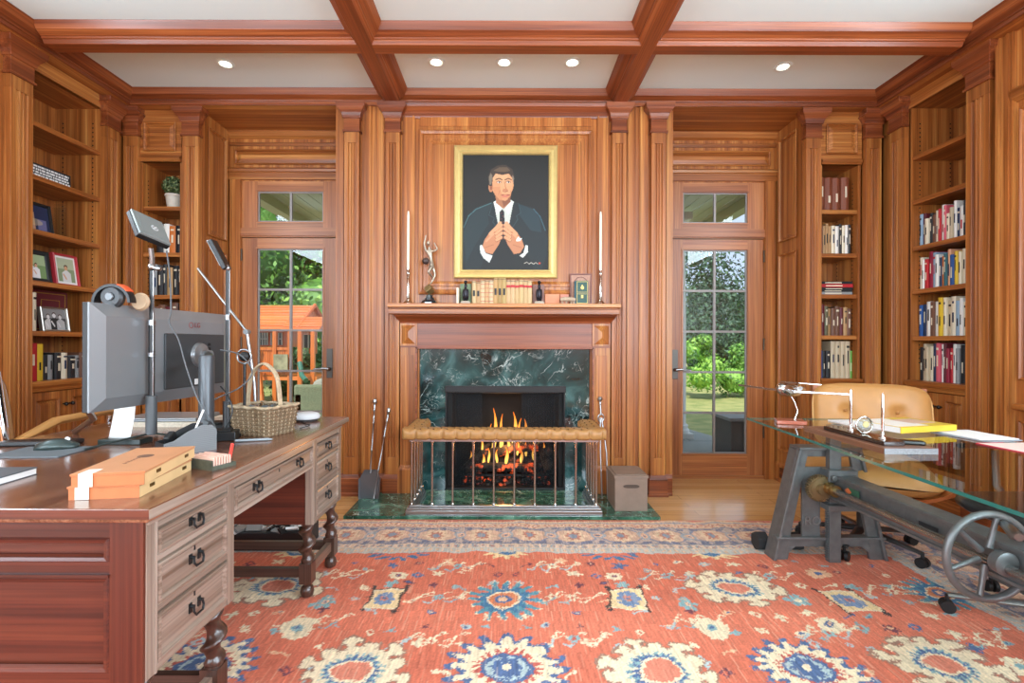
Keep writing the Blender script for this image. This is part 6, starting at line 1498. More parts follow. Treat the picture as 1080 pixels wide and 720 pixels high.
def stand(Y, x0, x1, t0, t1):
    """A-shaped cast end frame standing across the table"""
    zt, y0, y1 = .605, Y - .035, Y + .035; xm = (x0 + x1) / 2
    for a0, a1, s_ in ((x0, t0, 1), (x1, t1, -1)):
        mb = MB(); w = .062 * s_
        mb.prism([(a0, .0095), (a0 + w * 1.15, .0095), (a1 + w, zt), (a1, zt)], y0, y0 + .022, 'Y')
        mb.prism([(a0 - .001 * s_, .0105), (a0 + .016 * s_, .0105), (a1 + .014 * s_, zt - .013), (a1 - .001 * s_, zt - .013)], y0 - .018, y1 + .01, 'Y')
        CB(mb, 'leg', IRON, bevel=.003)
    mb = MB()
    k = lambda z: (x0 + (t0 - x0) * z / zt, x1 + (t1 - x1) * z / zt)
    a, b = k(.57); mb.box(a + .02, b - .02, y0 + .002, y0 + .020, .555, zt - .005); mb.box(t0, t1, y0 - .018, y1 + .01, zt - .012, zt + .002)
    CB(mb, 'top_bar', IRON, bevel=.002); mb = MB()
    a, b = k(.5); mb.box(a + .02, b - .02, y0 + .002, y0 + .02, .43, .50)
    CB(mb, 'middle_bar', IRON, bevel=.002); mb = MB()
    n = 14; pts = [(x0 + .02, .14), (x1 - .02, .14), (x1 - .03, .09)]
    a_, b_ = x0 + .12, x1 - .12
    arch = [(b_ + .035, .03), (b_ + .03, .055), (b_ + .005, .072), (a_ - .005, .072), (a_ - .03, .055), (a_ - .035, .03)]
    pts = [(x0 + .015, .125), (x1 - .015, .125), (x1 - .002, .0095), (x1 - .075, .0095)] + arch + [(x0 + .075, .0095), (x0 + .002, .0095)]
    for p in (pts,):
        mb.prism([(x0 + .03, .128), (x1 - .03, .128), (x1 - .03, .078), (x0 + .03, .078)], y0 + .002, y0 + .020, 'Y')
        CB(mb, 'crossbar', IRON, bevel=.002); mb = MB()
        mb.prism([(x0 + .003, .011), (x0 + .085, .011), (x0 + .092, .05), (x0 + .125, .0785), (x0 + .02, .0785)], y0 + .001, y0 + .021, 'Y')
        CB(mb, 'foot', IRON, bevel=.002); mb = MB()
        mb.prism([(x1 - .003, .011), (x1 - .02, .0785), (x1 - .125, .0785), (x1 - .092, .05), (x1 - .085, .011)], y0 + .001, y0 + .021, 'Y')
        CB(mb, 'foot', IRON, bevel=.002); mb = MB()
        mb.box(x0 + .015, x1 - .015, y0 - .02, y0 + .03, .122, .135)
    CB(mb, 'crossbar_flange', IRON, bevel=.002)
    mb = MB(); mb.box(xm - .14, xm - .045, y0 + .006, y0 + .018, .13, .43); mb.box(xm + .03, xm + .055, y0 + .006, y0 + .018, .13, .43); CB(mb, 'web_plate', IRON)
    mb = MB(); mb.box(xm - .024, xm + .036, Y - .075, Y - .04, .012, .73, 0)
    for i in range(26): mb.box(xm - .032, xm - .024, Y - .07, Y - .045, .03 + i * .0125, .036 + i * .0125, 0)
    CB(mb, 'toothed_rack', IRON, bevel=.001)
    mb = MB(); mb.box(xm - .05, xm + .1, Y - .11, Y - .035, .44, .50); mb.cyl((xm - .03, Y - .112, .465), (xm - .03, Y - .128, .465), .014, 12); mb.cyl((xm + .08, Y - .112, .465), (xm + .08, Y - .128, .465), .014, 12)
    CB(mb, 'guide_bracket', IRON, bevel=.004); mb = MB(); mb.box(xm - .05, xm + .1, Y - .11, Y - .035, .29, .32); CB(mb, 'guide_bracket', IRON, bevel=.004)
    mb = MB(); c = Vector((xm - .085, Y - .085, .405)); N_ = 32; rs0 = []; rs1 = []
    for i in range(N_ * 4):
        r_ = .070 if (i % 4) < 2 else .058; t = 2 * PI * i / (N_ * 4); rs0.append(c + Vector((r_ * math.cos(t), -.012, r_ * math.sin(t)))); rs1.append(c + Vector((r_ * math.cos(t), .012, r_ * math.sin(t))))
    mb.rings([rs0, rs1]); mb.lathe(c + Vector((0, -.012, 0)), [(.05, -.006), (.05, .004), (.028, .006), (.026, .025), (.001, .025)], 20, ax='Y', M=Matrix(((1,0,0),(0,-1,0),(0,0,1))))
    CB(mb, 'gear', mat('bronze gear', '#85704f', .4, .7))
stand(2.645, 1.41, 2.015, 1.545, 1.875); stand(1.02, 1.41, 2.015, 1.545, 1.875)
mb = MB(); mb.box(1.70, 1.79, 1.00, 2.60, .345, .475); mb.box(1.693, 1.70, 1.0, 2.60, .345, .36); mb.box(1.693, 1.70, 1.0, 2.6, .46, .475); CB(mb, 'long_beam', IRON, bevel=.003)
mb = MB(); mb.cyl((1.655, 1.0, .412), (1.655, 2.56, .412), .0165, 18); CB(mb, 'drive_shaft', mat('polished iron shaft', '#8a8b89', .25, .9), smooth=True)
mb = MB(); mb.lathe((1.655, 2.47, .412), [(.02, 0), (.03, .0), (.03, .02), (.024, .03), (.03, .04), (.03, .06), (.02, .06)], 18, ax='Y'); CB(mb, 'brass_collar', mat('old brass', '#8f7346', .35, .9), smooth=True)
# handwheel
wc = Vector((1.655, 1.69, .425)); hw = []
mb = MB(); mb.tube([wc + Vector((.145 * math.cos(t), 0, .145 * math.sin(t))) for t in [2 * PI * i / 48 for i in range(48)]], .0125, 12, closed=True); w_ = CB(mb, 'handwheel', IRON, smooth='all')
for k in range(6):
    a = R_(18 + 60 * k); e = Vector((math.cos(a), 0, math.sin(a))); mb = MB(); mb.tube([wc + e * .03 + Vector((0, .006, 0)), wc + e * .09 + Vector((0, .003, 0)), wc + e * .14], [.012, .009, .009], 10); o = mb.build('spoke', IRON, w_, smooth=True); o.data.transform(Matrix.Translation(-ct.location))
mb = MB(); mb.lathe(wc + Vector((0, -.02, 0)), [(.001, 0), (.022, 0), (.036, -.012), (.04, -.045), (.03, -.05), (.001, -.05)], 20, ax='Y'); o = mb.build('hub', IRON, w_, smooth=True); o.data.transform(Matrix.Translation(-ct.location))
mb = MB(); mb.lathe(wc + Vector((0, -.0215, 0)), [(.001, 0), (.02, 0), (.018, .002), (.001, .003)], 20, ax='Y'); o = mb.build('hub_cap', mat('rusty cap', '#7a4c38', .6, .4), w_); o.data.transform(Matrix.Translation(-ct.location))
mb = MB(); p = wc + Vector((.03, -.02, .115)); mb.tube([p + Vector((.012, .01, .0)), p + Vector((-.01, -.03, .0)), p + Vector((-.06, -.10, .005)), p + Vector((-.07, -.12, .005))], [.013, .016, .019, .012], 14); o = mb.build('crank_handle', STEEL, w_, smooth=True); o.data.transform(Matrix.Translation(-ct.location))
# badges on the beam and casting letters
mb = MB(); mb.box(1.6915, 1.693, 2.36, 2.44, .405, .445); CB(mb, 'green_label', [mat('green label', '#355a45', .5)])
mb = MB(); mb.add([(1.690, 2.435, .41), (1.690, 2.41, .425), (1.690, 2.435, .442), (1.690, 2.46, .425)], [(0, 1, 2, 3)]); CB(mb, 'orange_diamond', [mat('orange badge', '#c9683c', .5)])
mb = MB(); mb.box(1.6915, 1.693, 1.93, 2.02, .385, .43); CB(mb, 'black_label', [mat('black label', '#232526', .5)])
text('RO', .065, Matrix.Translation(Vector((1.625, 2.612, .215)) - ct.location) @ Matrix.Rotation(PI / 2, 4, 'X'), mat('raised iron letter', '#8a8c8b', .4, .8), 'cast_lettering', ct, .004)

# ------------------------------------------------------------------ on the glass
GZ = .7405
pl_ = thing('model_airplane', 'polished metal model airplane on a rosy wooden stand', 'model airplane', (1.475, 2.57, GZ))
mb = MB(); mb.prism([(-.085, -.04), (.05, -.075), (.085, .03), (-.045, .06)], 0, .018, 'Z'); mb.build('stand_base', mat('rosy wood', '#a85f4a', .3, coat=.5), pl_, bevel=.003)
mb = MB(); mb.tube([(.03, 0, .016), (.045, 0, .06), (.03, .005, .11), (.01, .01, .145)], [.005, .0045, .004, .004], 10); mb.build('stem', CHROME, pl_, smooth=True)
ALU = mat('polished aluminium', '#c9ccce', .18, 1.)
fd = Vector((-.75, -.64, .12)).normalized(); wd_ = Vector((.65, -.76, -.02)); wd_ = (wd_ - fd * wd_.dot(fd)).normalized(); ud = wd_.cross(fd) * -1
if ud.z < 0: ud = -ud
PM = Matrix((wd_, fd, ud)).transposed(); pc = Vector((.01, .01, .17))
mb = MB()
rs = []
for t, r_ in ((-.16, .005), (-.13, .017), (-.08, .029), (0, .036), (.06, .036), (.10, .032), (.13, .022), (.145, .005)):
    rs.append([pc + PM @ Vector((r_ * math.cos(a), t, r_ * math.sin(a))) for a in [2 * PI * i / 18 for i in range(18)]])
mb.rings(rs); mb.build('fuselage', ALU, pl_, smooth='all')
def plane_panel(name, pts, th):
    mb = MB(); mb.rings([[pc + PM @ Vector((x, y, z + th)) for x, y, z in pts], [pc + PM @ Vector((x, y, z - th)) for x, y, z in pts]]); return mb.build(name, ALU, pl_, bevel=.001)
for s_ in (-1, 1):
    plane_panel('wing', [(s_ * .015, .05, -.008), (s_ * .27, .0, .004), (s_ * .27, -.03, .004), (s_ * .015, -.035, -.008)], .005)
    plane_panel('stabilizer', [(s_ * .0, -.115, .045), (s_ * .10, -.14, .046), (s_ * .10, -.16, .046), (0, -.155, .045)], .003)
    mb = MB(); c0 = pc + PM @ Vector((s_ * .035, -.04, .014)); c1 = pc + PM @ Vector((s_ * .035, -.10, .014)); mb.tube([c0, c0.lerp(c1, .5), c1], [.011, .012, .008], 12); mb.build('engine', ALU, pl_, smooth=True)
mb = MB(); P_ = [(0, -.09, .015), (0, -.12, .05), (0, -.15, .052), (0, -.145, .0)]; mb.rings([[pc + PM @ Vector((.002, y, z)) for _, y, z in P_], [pc + PM @ Vector((-.002, y, z)) for _, y, z in P_]]); mb.build('tail_fin', ALU, pl_)
mb = MB(); mb.rings([[pc + PM @ Vector((x * .6, .118 + y, .014 + z)) for x, y, z in ((-.02, 0, 0), (.02, 0, 0), (.014, -.012, .010), (-.014, -.012, .010))], [pc + PM @ Vector((x * .6, .122 + y, .012 + z)) for x, y, z in ((-.02, 0, 0), (.02, 0, 0), (.014, -.012, .012), (-.014, -.012, .012))]]); mb.build('windshield', DRK, pl_)
BRD = wood('board brown ', 'Y', ('#59392a', '#7d5540', '#97705a'))
mb = MB(); mb.box(-.1, .1, -.25, .25, 0, .022, 0); mb.box(-.1, .1, -.2515, -.25, 0, .022, 1); o = tag(mb.build('desk_board', [BRD, mat('grey granite edge', '#85888a', .3, noise=.5, nscale=300)]), 'flat brown board with grey edge lying on the glass under the pen set', 'board'); o.location = (1.512, 2.09, GZ)
ps = thing('pen_set', 'long dark pen set base with two upright silver pens and round clock', 'pen set', (1.482, 2.06, GZ + .0222))
mb = MB(); mb.box(-.04, .04, -.18, .18, 0, .018); mb.build('base', mat('ebony base', '#2b1d18', .15, coat=.6), ps, bevel=.003)
for y in (.06, -.12):
    mb = MB(); mb.lathe((0, y, .018), [(.014, 0), (.012, .004), (.005, .012), (.004, .03), (.0055, .04), (.0055, .13), (.004, .17), (.001, .18)], 14); mb.build('pen', CHROME, ps, smooth=True)
mb = MB(); mb.lathe((.0, -.02, .055), [(.001, -.009), (.028, -.009), (.034, -.004), (.034, .004), (.028, .009), (.001, .009)], 26, ax='Y'); mb.build('clock_case', glass_mat('clock crystal', (.85, .88, .86, 1)), ps, smooth=True)
mb = MB(); mb.tube([(.033 * math.cos(t), -.02, .055 + .033 * math.sin(t)) for t in [2 * PI * i / 28 for i in range(28)]], .004, 8, closed=True); mb.build('clock_rim', SILVER, ps, smooth='all')
mb = MB(); mb.lathe((.0, -.03, .058), [(.001, 0), (.013, 0), (.013, .002), (.001, .002)], 18, ax='Y'); mb.build('clock_face', mat('gold dial', '#a89a6a', .4, .5), ps)
mb = MB(); mb.box(-.022, .022, -.05, .05, 0, .016); o = tag(mb.build('telephone_handset', mat('dark teal black', '#101a18', .2, coat=.5), bevel=.006), 'small black handset lying at the near edge of the brown board', 'handset'); o.location = (1.567, 1.92, GZ + .0222); o.rotation_euler = (0, 0, R_(70))
YEL = mat('yellow cover', '#d9b93a', .4)
mz = thing('magazine', 'thick white paged magazine with yellow spine on the glass table', 'magazine', (1.90, 2.36, GZ + .012), rz=14)
mb = MB(); mb.box(-.165, .165, -.115, .115, 0, .026); mb.build('pages', WHITE, mz)
mb = MB(); mb.box(-.167, .167, -.117, -.115, 0, .028); mb.box(-.167, .167, -.117, .117, .026, .0275, 0); mb.box(-.16, .02, -.10, .11, .0275, .028, 1); mb.box(.0, .14, -.05, .07, .0275, .0282, 2); mb.build('cover', [YEL, mat('white cover print', '#ece9e0', .4), mat('pale print', '#cfae96', .5)], mz)
mb = MB(); mb.box(-.2, .2, -.15, .15, 0, .006); mb.cbox((-.02, .0, .008), (.36, .26, .003), 0, RM('Z', 6)); o = tag(mb.build('papers', WHITE), 'loose white papers spread under and behind the yellow magazine', 'papers'); o.location = (1.93, 2.50, GZ); o.rotation_euler = (0, 0, R_(3))
mb = MB(); mb.box(-.09, .09, -.12, .12, 0, .004); mb.cbox((.01, .01, .007), (.18, .22, .004), 1, RM('Z', -8)); o = tag(mb.build('envelope', [mat('grey envelope', '#8f969c', .6), WHITE]), 'grey and white envelopes at the outer edge of the glass beside the magazine', 'envelopes'); o.location = (2.09, 2.20, GZ + .0002); o.rotation_euler = (0, 0, R_(12))
mb = MB(); mb.box(-.12, .12, -.17, .17, 0, .003, 0); mb.box(-.122, .0, .168, .172, 0, .004, 1); mb.box(-.123, -.119, -.17, .17, 0, .004, 1); mb.cbox((.04, -.02, .006), (.14, .2, .004), 0, RM('Z', 25)); o = tag(mb.build('papers', [mat('cream pink paper', '#e6d4c8', .6), mat('red edge', '#c8394a', .5)]), 'red edged sheets on the near outer part of the glass top', 'papers'); o.location = (2.08, 1.88, GZ + .0002); o.rotation_euler = (0, 0, R_(4))
# dumbbell behind the foot
db = thing('dumbbell', 'black hexagonal dumbbell on the rug behind the iron table foot', 'dumbbell', (1.44, 2.75, .0095))
hx = [(.052 * math.cos(R_(30 + 60 * i)), .0505 + .052 * math.sin(R_(30 + 60 * i))) for i in range(6)]
for a, b in ((-.05, .01), (.14, .20)): mb = MB(); mb.prism([(y, z - .0055) for y, z in hx], a, b, 'X'); mb.build('hex_head', mat('black rubber', '#1f2224', .6), db, bevel=.004)
mb = MB(); mb.cyl((.01, 0, .045), (.14, 0, .045), .014, 12); mb.build('grip', STEEL, db, smooth=True)

# tan lounge chair
tc_ = thing('lounge_chair', 'tan leather lounge chair with buttoned backrest behind the glass table', 'chair', (2.02, 2.80, .0095), rz=-26)
PLY = mat('orange plywood', '#a85c28', .3, noise=.15, nscale=10, coat=.4)
def buttoned(mb, w, h, d, M, c, btn):
    """rectangular leather pad, front skin dimpled at the buttons"""
    nx, nz = 36, 26; V_ = []; 
    def P(i, j, front):
        u = -1 + 2 * i / nx; v = -1 + 2 * j / nz
        ex_ = 5.5; k = max(abs(u), abs(v)); rr_ = (abs(u) ** ex_ + abs(v) ** ex_) ** (1 / ex_)
        s_ = k / rr_ if rr_ > 1e-6 else 1; x, z = u * s_ * w / 2, v * s_ * h / 2
        edge = 1 - max(abs(u), abs(v)) ** 6
        y = -(d / 2) * edge ** .6 if front else (d / 2) * edge ** .6
        if front:
            for bx, bz in btn:
                r_ = math.hypot(x - bx, z - bz); y += d * .38 * math.exp(-(r_ / .028) ** 2) + d * .12 * math.exp(-(r_ / .08) ** 2)
            y -= .01 * math.sin(PI * (u + 1) / 2)
        return Vector(c) + M @ Vector((x, y, z))
    for fr in (True, False):
        vs = [P(i, j, fr) for j in range(nz + 1) for i in range(nx + 1)]
        mb.add(vs, [(j * (nx + 1) + i, j * (nx + 1) + i + 1, (j + 1) * (nx + 1) + i + 1, (j + 1) * (nx + 1) + i) for j in range(nz) for i in range(nx)])
bpts = [(-.13, .03), (.13, .03)]
MB_ = RM('X', -14); cB = Vector((.09, .27, .70))
mb = MB(); buttoned(mb, .60, .40, .10, MB_, cB, bpts); mb.build('backrest', TAN, tc_, smooth='all')
mb = MB(); mb.tube([cB + MB_ @ Vector((.298 * math.copysign(abs(math.cos(t)) ** .45, math.cos(t)), 0, .198 * math.copysign(abs(math.sin(t)) ** .45, math.sin(t)))) for t in [2 * PI * i / 60 for i in range(60)]], .007, 8, closed=True); mb.build('piping', mat('pale piping', '#c99a5c', .45), tc_, smooth='all')
for x, z in bpts:
    mb = MB(); p = cB + MB_ @ Vector((x, -.022, z)); mb.ell(p, .010, 10, 6); mb.build('button', mat('tan button', '#a8743c', .4), tc_, smooth='all')
mb = MB(); MS = RM('X', -80); buttoned(mb, .64, .50, .13, RM('X', -84), Vector((0, -.03, .43)), [(-.13, .03), (.13, .03)]); mb.build('seat', TAN, tc_, smooth='all')
mb = MB(); rs = []
for i in range(9):
    t = i / 8; y = -.27 + .5 * t; ring = []
    for k in range(17):
        a = -1 + 2 * k / 16; ring.append((a * .335, y, .40 - .075 * (1 - abs(a) ** 3) - .01 * t))
    for k in range(16, -1, -1):
        a = -1 + 2 * k / 16; ring.append((a * .325, y, .412 - .070 * (1 - abs(a) ** 3) - .01 * t))
    rs.append(ring)
mb.rings(rs); mb.build('seat_shell', PLY, tc_, smooth=True)
mb = MB(); rs = []
for i in range(9):
    a = -1 + 2 * i / 8; rs.append([cB + MB_ @ Vector((a * .29, y + .03 - .02 * a * a, z)) for y, z in ((.03, -.19), (.03, .19), (.04, .19), (.04, -.19))])
mb.rings(rs); mb.build('back_shell', PLY, tc_, smooth=True)
mb = MB(); 
for s_ in (-1, 1): mb.tube([(s_ * .12, .22, .36), (s_ * .12, .31, .45), (.09 + s_ * .10, .33, .60)], .012, 8)
mb.build('spine_bracket', DIRON, tc_, smooth=True)
mb = MB(); mb.cyl((0, 0, .09), (0, 0, .345), .024, 14); mb.build('column', DIRON, tc_, smooth=True)
star_base(tc_, DIRON, .30, 30)
# black task chair at the table
bc = thing('office_chair', 'black office chair with grey star base pushed under the glass table', 'chair', (2.19, 1.95, .0095), rz=90)
BLK = mat('black leather', '#2b2d2f', .35, noise=.2, nscale=15)
mb = MB(); cushion(mb, .54, .50, .09, None, (0, 0, .46)); mb.build('seat', BLK, bc, smooth='all')
mb = MB(); cushion(mb, .48, .50, .07, RM('X', 100), (0, -.30, .82)); mb.build('backrest', BLK, bc, smooth='all')
for s_ in (-1, 1):
    mb = MB(); mb.tube([(s_ * .24, -.05, .43), (s_ * .30, -.05, .50), (s_ * .30, -.04, .66)], [.02, .018, .016], 10, flat=.6); mb.build('arm_support', mat('arm grey', '#3f4244', .35, .4), bc, smooth=True)
    mb = MB(); mb.tube([(s_ * .30, .12, .68), (s_ * .30, .0, .685), (s_ * .30, -.16, .67)], [.018, .024, .02], 10, flat=.6); mb.build('armrest', BLK, bc, smooth=True)
mb = MB(); mb.tube([(0, -.12, .41), (0, -.32, .46), (0, -.35, .66)], .022, 10); mb.build('back_bracket', STEEL, bc, smooth=True)
mb = MB(); mb.cyl((0, 0, .08), (0, 0, .42), .026, 14); mb.build('column', STEEL, bc, smooth=True)
star_base(bc, mat('grey metal base', '#83817e', .35, .7), .34, 62)
# ================================================================== outdoors
def gmat(name, cols, scale, rough=.9):
    m, nt, b = new_mat(name); setp(b, rough=rough); N = nt.nodes.new; L = nt.links.new
    tc = N('ShaderNodeTexCoord'); n = N('ShaderNodeTexNoise'); n.inputs['Scale'].default_value = scale; n.inputs['Detail'].default_value = 8
    L(tc.outputs['Object'], n.inputs['Vector']); r = N('ShaderNodeValToRGB'); r.color_ramp.elements[0].position = .35; r.color_ramp.elements[0].color = srgb(cols[0]); r.color_ramp.elements[1].position = .65; r.color_ramp.elements[1].color = srgb(cols[1])
    L(n.outputs[0], r.inputs[0]); L(r.outputs[0], b.inputs['Base Color']); return m
GRND = -.25
mb = MB(); mb.box(-40, 40, FARY + 2.6, 70, GRND - .2, GRND); mb.box(-40, -3.5, FARY - 3, FARY + 2.6, GRND - .2, GRND); mb.box(3.5, 40, FARY - 3, FARY + 2.6, GRND - .2, GRND)
tag(mb.build('lawn', gmat('dry lawn', ('#7d8a4c', '#a8a466'), 3.)), kind='structure')
# flagstone terrace, curving away at the lawn side
m, nt, b = new_mat('bluestone'); setp(b, rough=.8); br = nt.nodes.new('ShaderNodeTexBrick'); br.inputs['Scale'].default_value = 1; br.inputs['Brick Width'].default_value = .9; br.inputs['Row Height'].default_value = .6; br.inputs['Mortar Size'].default_value = .01
br.inputs['Color1'].default_value = srgb('#8f9490'); br.inputs['Color2'].default_value = srgb('#a2a5a0'); br.inputs['Mortar'].default_value = srgb('#6b6f6b'); tc = nt.nodes.new('ShaderNodeTexCoord'); nt.links.new(tc.outputs['Object'], br.inputs['Vector']); nt.links.new(br.outputs[0], b.inputs['Base Color'])
mb = MB(); mb.prism([(-8, FARY), (6, FARY), (6, 4.9), (3.1, 5.3), (2.75, 5.9), (2.45, 7.2), (-8, 7.2)], -.2, -.03, 'Z'); tag(mb.build('terrace_path', m), kind='structure')
# porch roof with beaded soffit
mb = MB(); mb.box(-2.95, 2.98, FARY, 7.9, 2.9, 3.0)
for i in range(40): mb.box(-2.95 + i * .15, -2.943 + i * .15, FARY, 7.9, 2.893, 2.9)
for x in (-2.95, 2.83): mb.box(x, x + .15, FARY, 7.9, 2.78, 3.15)
mb.box(-2.95, 2.98, 7.78, 7.9, 2.78, 3.15); mb.box(-1.9, -1.75, FARY, 7.8, 2.82, 2.9); mb.box(1.75, 1.9, FARY, 7.8, 2.82, 2.9)
tag(mb.build('porch_roof', mat('sage porch paint', '#b8b79c', .7)), kind='structure')
for x, lab in ((2.17, 'white porch column standing on the terrace beyond the lawn view door'),):
    c = thing('porch_column', lab, 'column', (x, 6.3, -.03)); mb = MB(); mb.box(-.17, .17, -.17, .17, 0, .06); mb.lathe((0, 0, .06), [(.16, 0), (.165, .03), (.14, .06), (.15, .09), (.125, .11)], 24); mb.build('base', mat('porch white', '#dfe0da', .6), c, smooth=True)
    mb = MB(); mb.lathe((0, 0, .16), [(.12, 0), (.12, 1.2), (.10, 2.55)], 24); mb.build('shaft', mat('porch white', '#dfe0da', .6), c, smooth=True); mb = MB(); mb.box(-.15, .15, -.15, .15, 2.74, 2.83); mb.lathe((0, 0, 2.66), [(.10, 0), (.13, .04), (.13, .08)], 24); mb.build('capital', mat('porch white', '#dfe0da', .6), c)
# planter box outside right door
pb = thing('deck_box', 'dark grey patio storage box outside the lawn view door', 'box', (2.52, 5.2, -.03))
mb = MB(); mb.box(-.25, .35, -.22, .22, 0, .40); mb.build('box_body', mat('charcoal resin', '#4b4d4c', .6), pb, bevel=.01); mb = MB(); mb.box(-.27, .37, -.24, .24, .40, .435); mb.build('lid', mat('grey lid', '#8b9090', .5), pb, bevel=.008)
mb = MB(); mb.tube([(-.02, -.225, .12), (0, -.235, .2), (.05, -.23, .24), (.03, -.235, .16), (.08, -.23, .1)], .006, 8); mb.build('cord_hook', mat('pale cord', '#b8a888', .7), pb, smooth=True)
# play house ------------------------------------------------------------
CDR = wood('cedar play ', 'Z', ('#b85c26', '#d87838', '#e89050'), scale=.5, fine=.3); CDX = wood('cedar play ', 'X', ('#b85c26', '#d87838', '#e89050'), scale=.5, fine=.3)
def pp(px, py, Y=11.): return at_y(px, py, Y)
ph_ = thing('play_house', 'orange cedar play house with pitched roofs, railings and ladder in the garden', 'play set', (-5.2, 11.0, GRND))
def PX(px, Y=11.): return (px - VX) * Y / F
def PZ(py, Y=11.): return H - (py + 1.5 - VY) * Y / F
def PHB(mb, n, m, par=ph_, **k): return mb.build(n, m, par, world=(par is ph_), **k)
def roof(xa, xb, zr, ze, Y0, Y1, name='roof'):
    mb = MB(); n = 9
    for i in range(n):
        t0, t1 = i / n, (i + 1) / n
        mb.add([(xa, Y0 + (Y1 - Y0) * .5 * t0, ze + (zr - ze) * t0 + .02), (xb, Y0 + (Y1 - Y0) * .5 * t0, ze + (zr - ze) * t0 + .02), (xb, Y0 + (Y1 - Y0) * .5 * t1, ze + (zr - ze) * t1), (xa, Y0 + (Y1 - Y0) * .5 * t1, ze + (zr - ze) * t1),
                (xa, Y0 + (Y1 - Y0) * .5 * t0, ze + (zr - ze) * t0 - .01), (xb, Y0 + (Y1 - Y0) * .5 * t0, ze + (zr - ze) * t0 - .01)], [(0, 1, 2, 3), (0, 4, 5, 1)])
    ym = (Y0 + Y1) / 2
    mb.add([(xa, ym, zr), (xb, ym, zr), (xb, Y1, ze), (xa, Y1, ze)], [(0, 1, 2, 3)])
    mb.add([(xa + .02, Y0 + .1, ze), (xa + .02, Y1 - .1, ze), (xa + .02, ym, zr - .05)], [(0, 1, 2)]); mb.add([(xb - .06, Y0 + .1, ze), (xb - .06, Y1 - .1, ze), (xb - .06, ym, zr - .05)], [(0, 1, 2)])
    o = PHB(mb, name, [CDX]); return o
Y0 = 11.
roof(PX(225), PX(321), PZ(319), PZ(347), 10.6, 12.6)
roof(PX(306), PX(345), PZ(333), PZ(348), 10.5, 11.6)
mb = MB()   # verge boards of the gable
mb.tube([(PX(321), 10.6, PZ(347)), (PX(321), 11.6, PZ(319)), (PX(321), 12.6, PZ(347))], .05, 6); PHB(mb, 'verge_board', [mat('cedar dark', '#c0602c', .7)])
xw0, xw1 = PX(230), PX(305); zf = PZ(365)
mb = MB(); mb.box(xw0, xw1, 10.95, 11.0, PZ(365), PZ(347)); mb.box(xw1 - .05, xw1, 11.0, 12.4, PZ(365), PZ(347)); PHB(mb, 'house_wall', [CDR])
for a, b in ((276, 284), (288, 299)):
    mb = MB(); mb.box(PX(a), PX(b), 10.93, 10.95, PZ(363), PZ(350)); w_ = PHB(mb, 'window', [mat('play window dark', '#33443a', .4)])
    mb = MB(); 
    for k in range(4): x = PX(a) + (PX(b) - PX(a)) * k / 3; mb.box(x - .012, x + .012, 10.91, 10.93, PZ(363), PZ(350))
    mb.box(PX(a), PX(b), 10.91, 10.93, PZ(357), PZ(356)); o = mb.build('muntin', mat('play muntin', '#c8d2c4', .5), w_); o.data.transform(Matrix.Translation(-ph_.location))
mb = MB(); mb.box(PX(322), PX(330), 11.2, 11.25, PZ(372), PZ(349)); PHB(mb, 'house_wall', [CDR]); mb = MB(); mb.box(PX(317), PX(325), 11.1, 11.2, PZ(366), PZ(352)); w_ = PHB(mb, 'window', [mat('play window dark', '#33443a', .4)])
mb = MB(); mb.box(PX(318), PX(319), 11.08, 11.1, PZ(366), PZ(352)); mb.box(PX(323), PX(324), 11.08, 11.1, PZ(366), PZ(352)); o = mb.build('muntin', mat('play muntin', '#c8d2c4', .5), w_); o.data.transform(Matrix.Translation(-ph_.location))
mb = MB(); mb.box(PX(225), PX(345), 10.4, 12.4, PZ(398), PZ(394)); PHB(mb, 'deck', [CDX])
for a, b in ((226, 286), (286, 318)):
    mb = MB(); n = int((b - a) / 2.4)
    for k in range(n): x = PX(a) + (PX(b) - PX(a)) * k / n; mb.box(x, x + .045, 10.42, 10.44, PZ(393), PZ(368))
    mb.box(PX(a), PX(b), 10.40, 10.46, PZ(368), PZ(365)); PHB(mb, 'railing_slat', [CDR])
for x in (226, 272, 286, 303, 318, 328, 341):
    mb = MB(); mb.box(PX(x) - .04, PX(x) + .04, 10.38, 10.46, GRND, PZ(348) if x > 300 else PZ(365)); PHB(mb, 'post', [CDR])
for x, e in ((280, 272), (290, 303)):
    mb = MB(); mb.tube([(PX(x), 10.3, PZ(384)), (PX(e), 9.9, GRND)], .045, 4); PHB(mb, 'brace', [CDR])
mb = MB(); mb.tube([(PX(284), 10.2, PZ(397)), (PX(278), 9.7, GRND)], .035, 4); mb.tube([(PX(293), 10.2, PZ(397)), (PX(290), 9.7, GRND)], .035, 4)
for k in range(4): z = PZ(402 + k * 7); mb.tube([(PX(282), 10.0, z), (PX(293), 10.0, z)], .025, 6)
PHB(mb, 'ladder', [CDR])
mb = MB(); mb.tube([(PX(288), 10.3, PZ(363)), (PX(283), 10.25, PZ(372)), (PX(285), 10.25, PZ(380)), (PX(281), 10.25, PZ(392))], .03, 6); PHB(mb, 'climbing_rope', [mat('green strap', '#3f8a5c', .6)], smooth=True)
mb = MB(); mb.box(PX(304), PX(318), 10.30, 10.34, PZ(388), PZ(372)); PHB(mb, 'canvas_panel', [mat('camouflage canvas', '#a8a486', .9, noise=.5, nscale=8)])
mb = MB(); mb.tube([(PX(332), 10.2, PZ(380)), (PX(338), 10.0, PZ(392)), (PX(346), 9.8, PZ(396))], .05, 8); PHB(mb, 'slide', [mat('green slide', '#2f6b58', .4)], smooth=True)
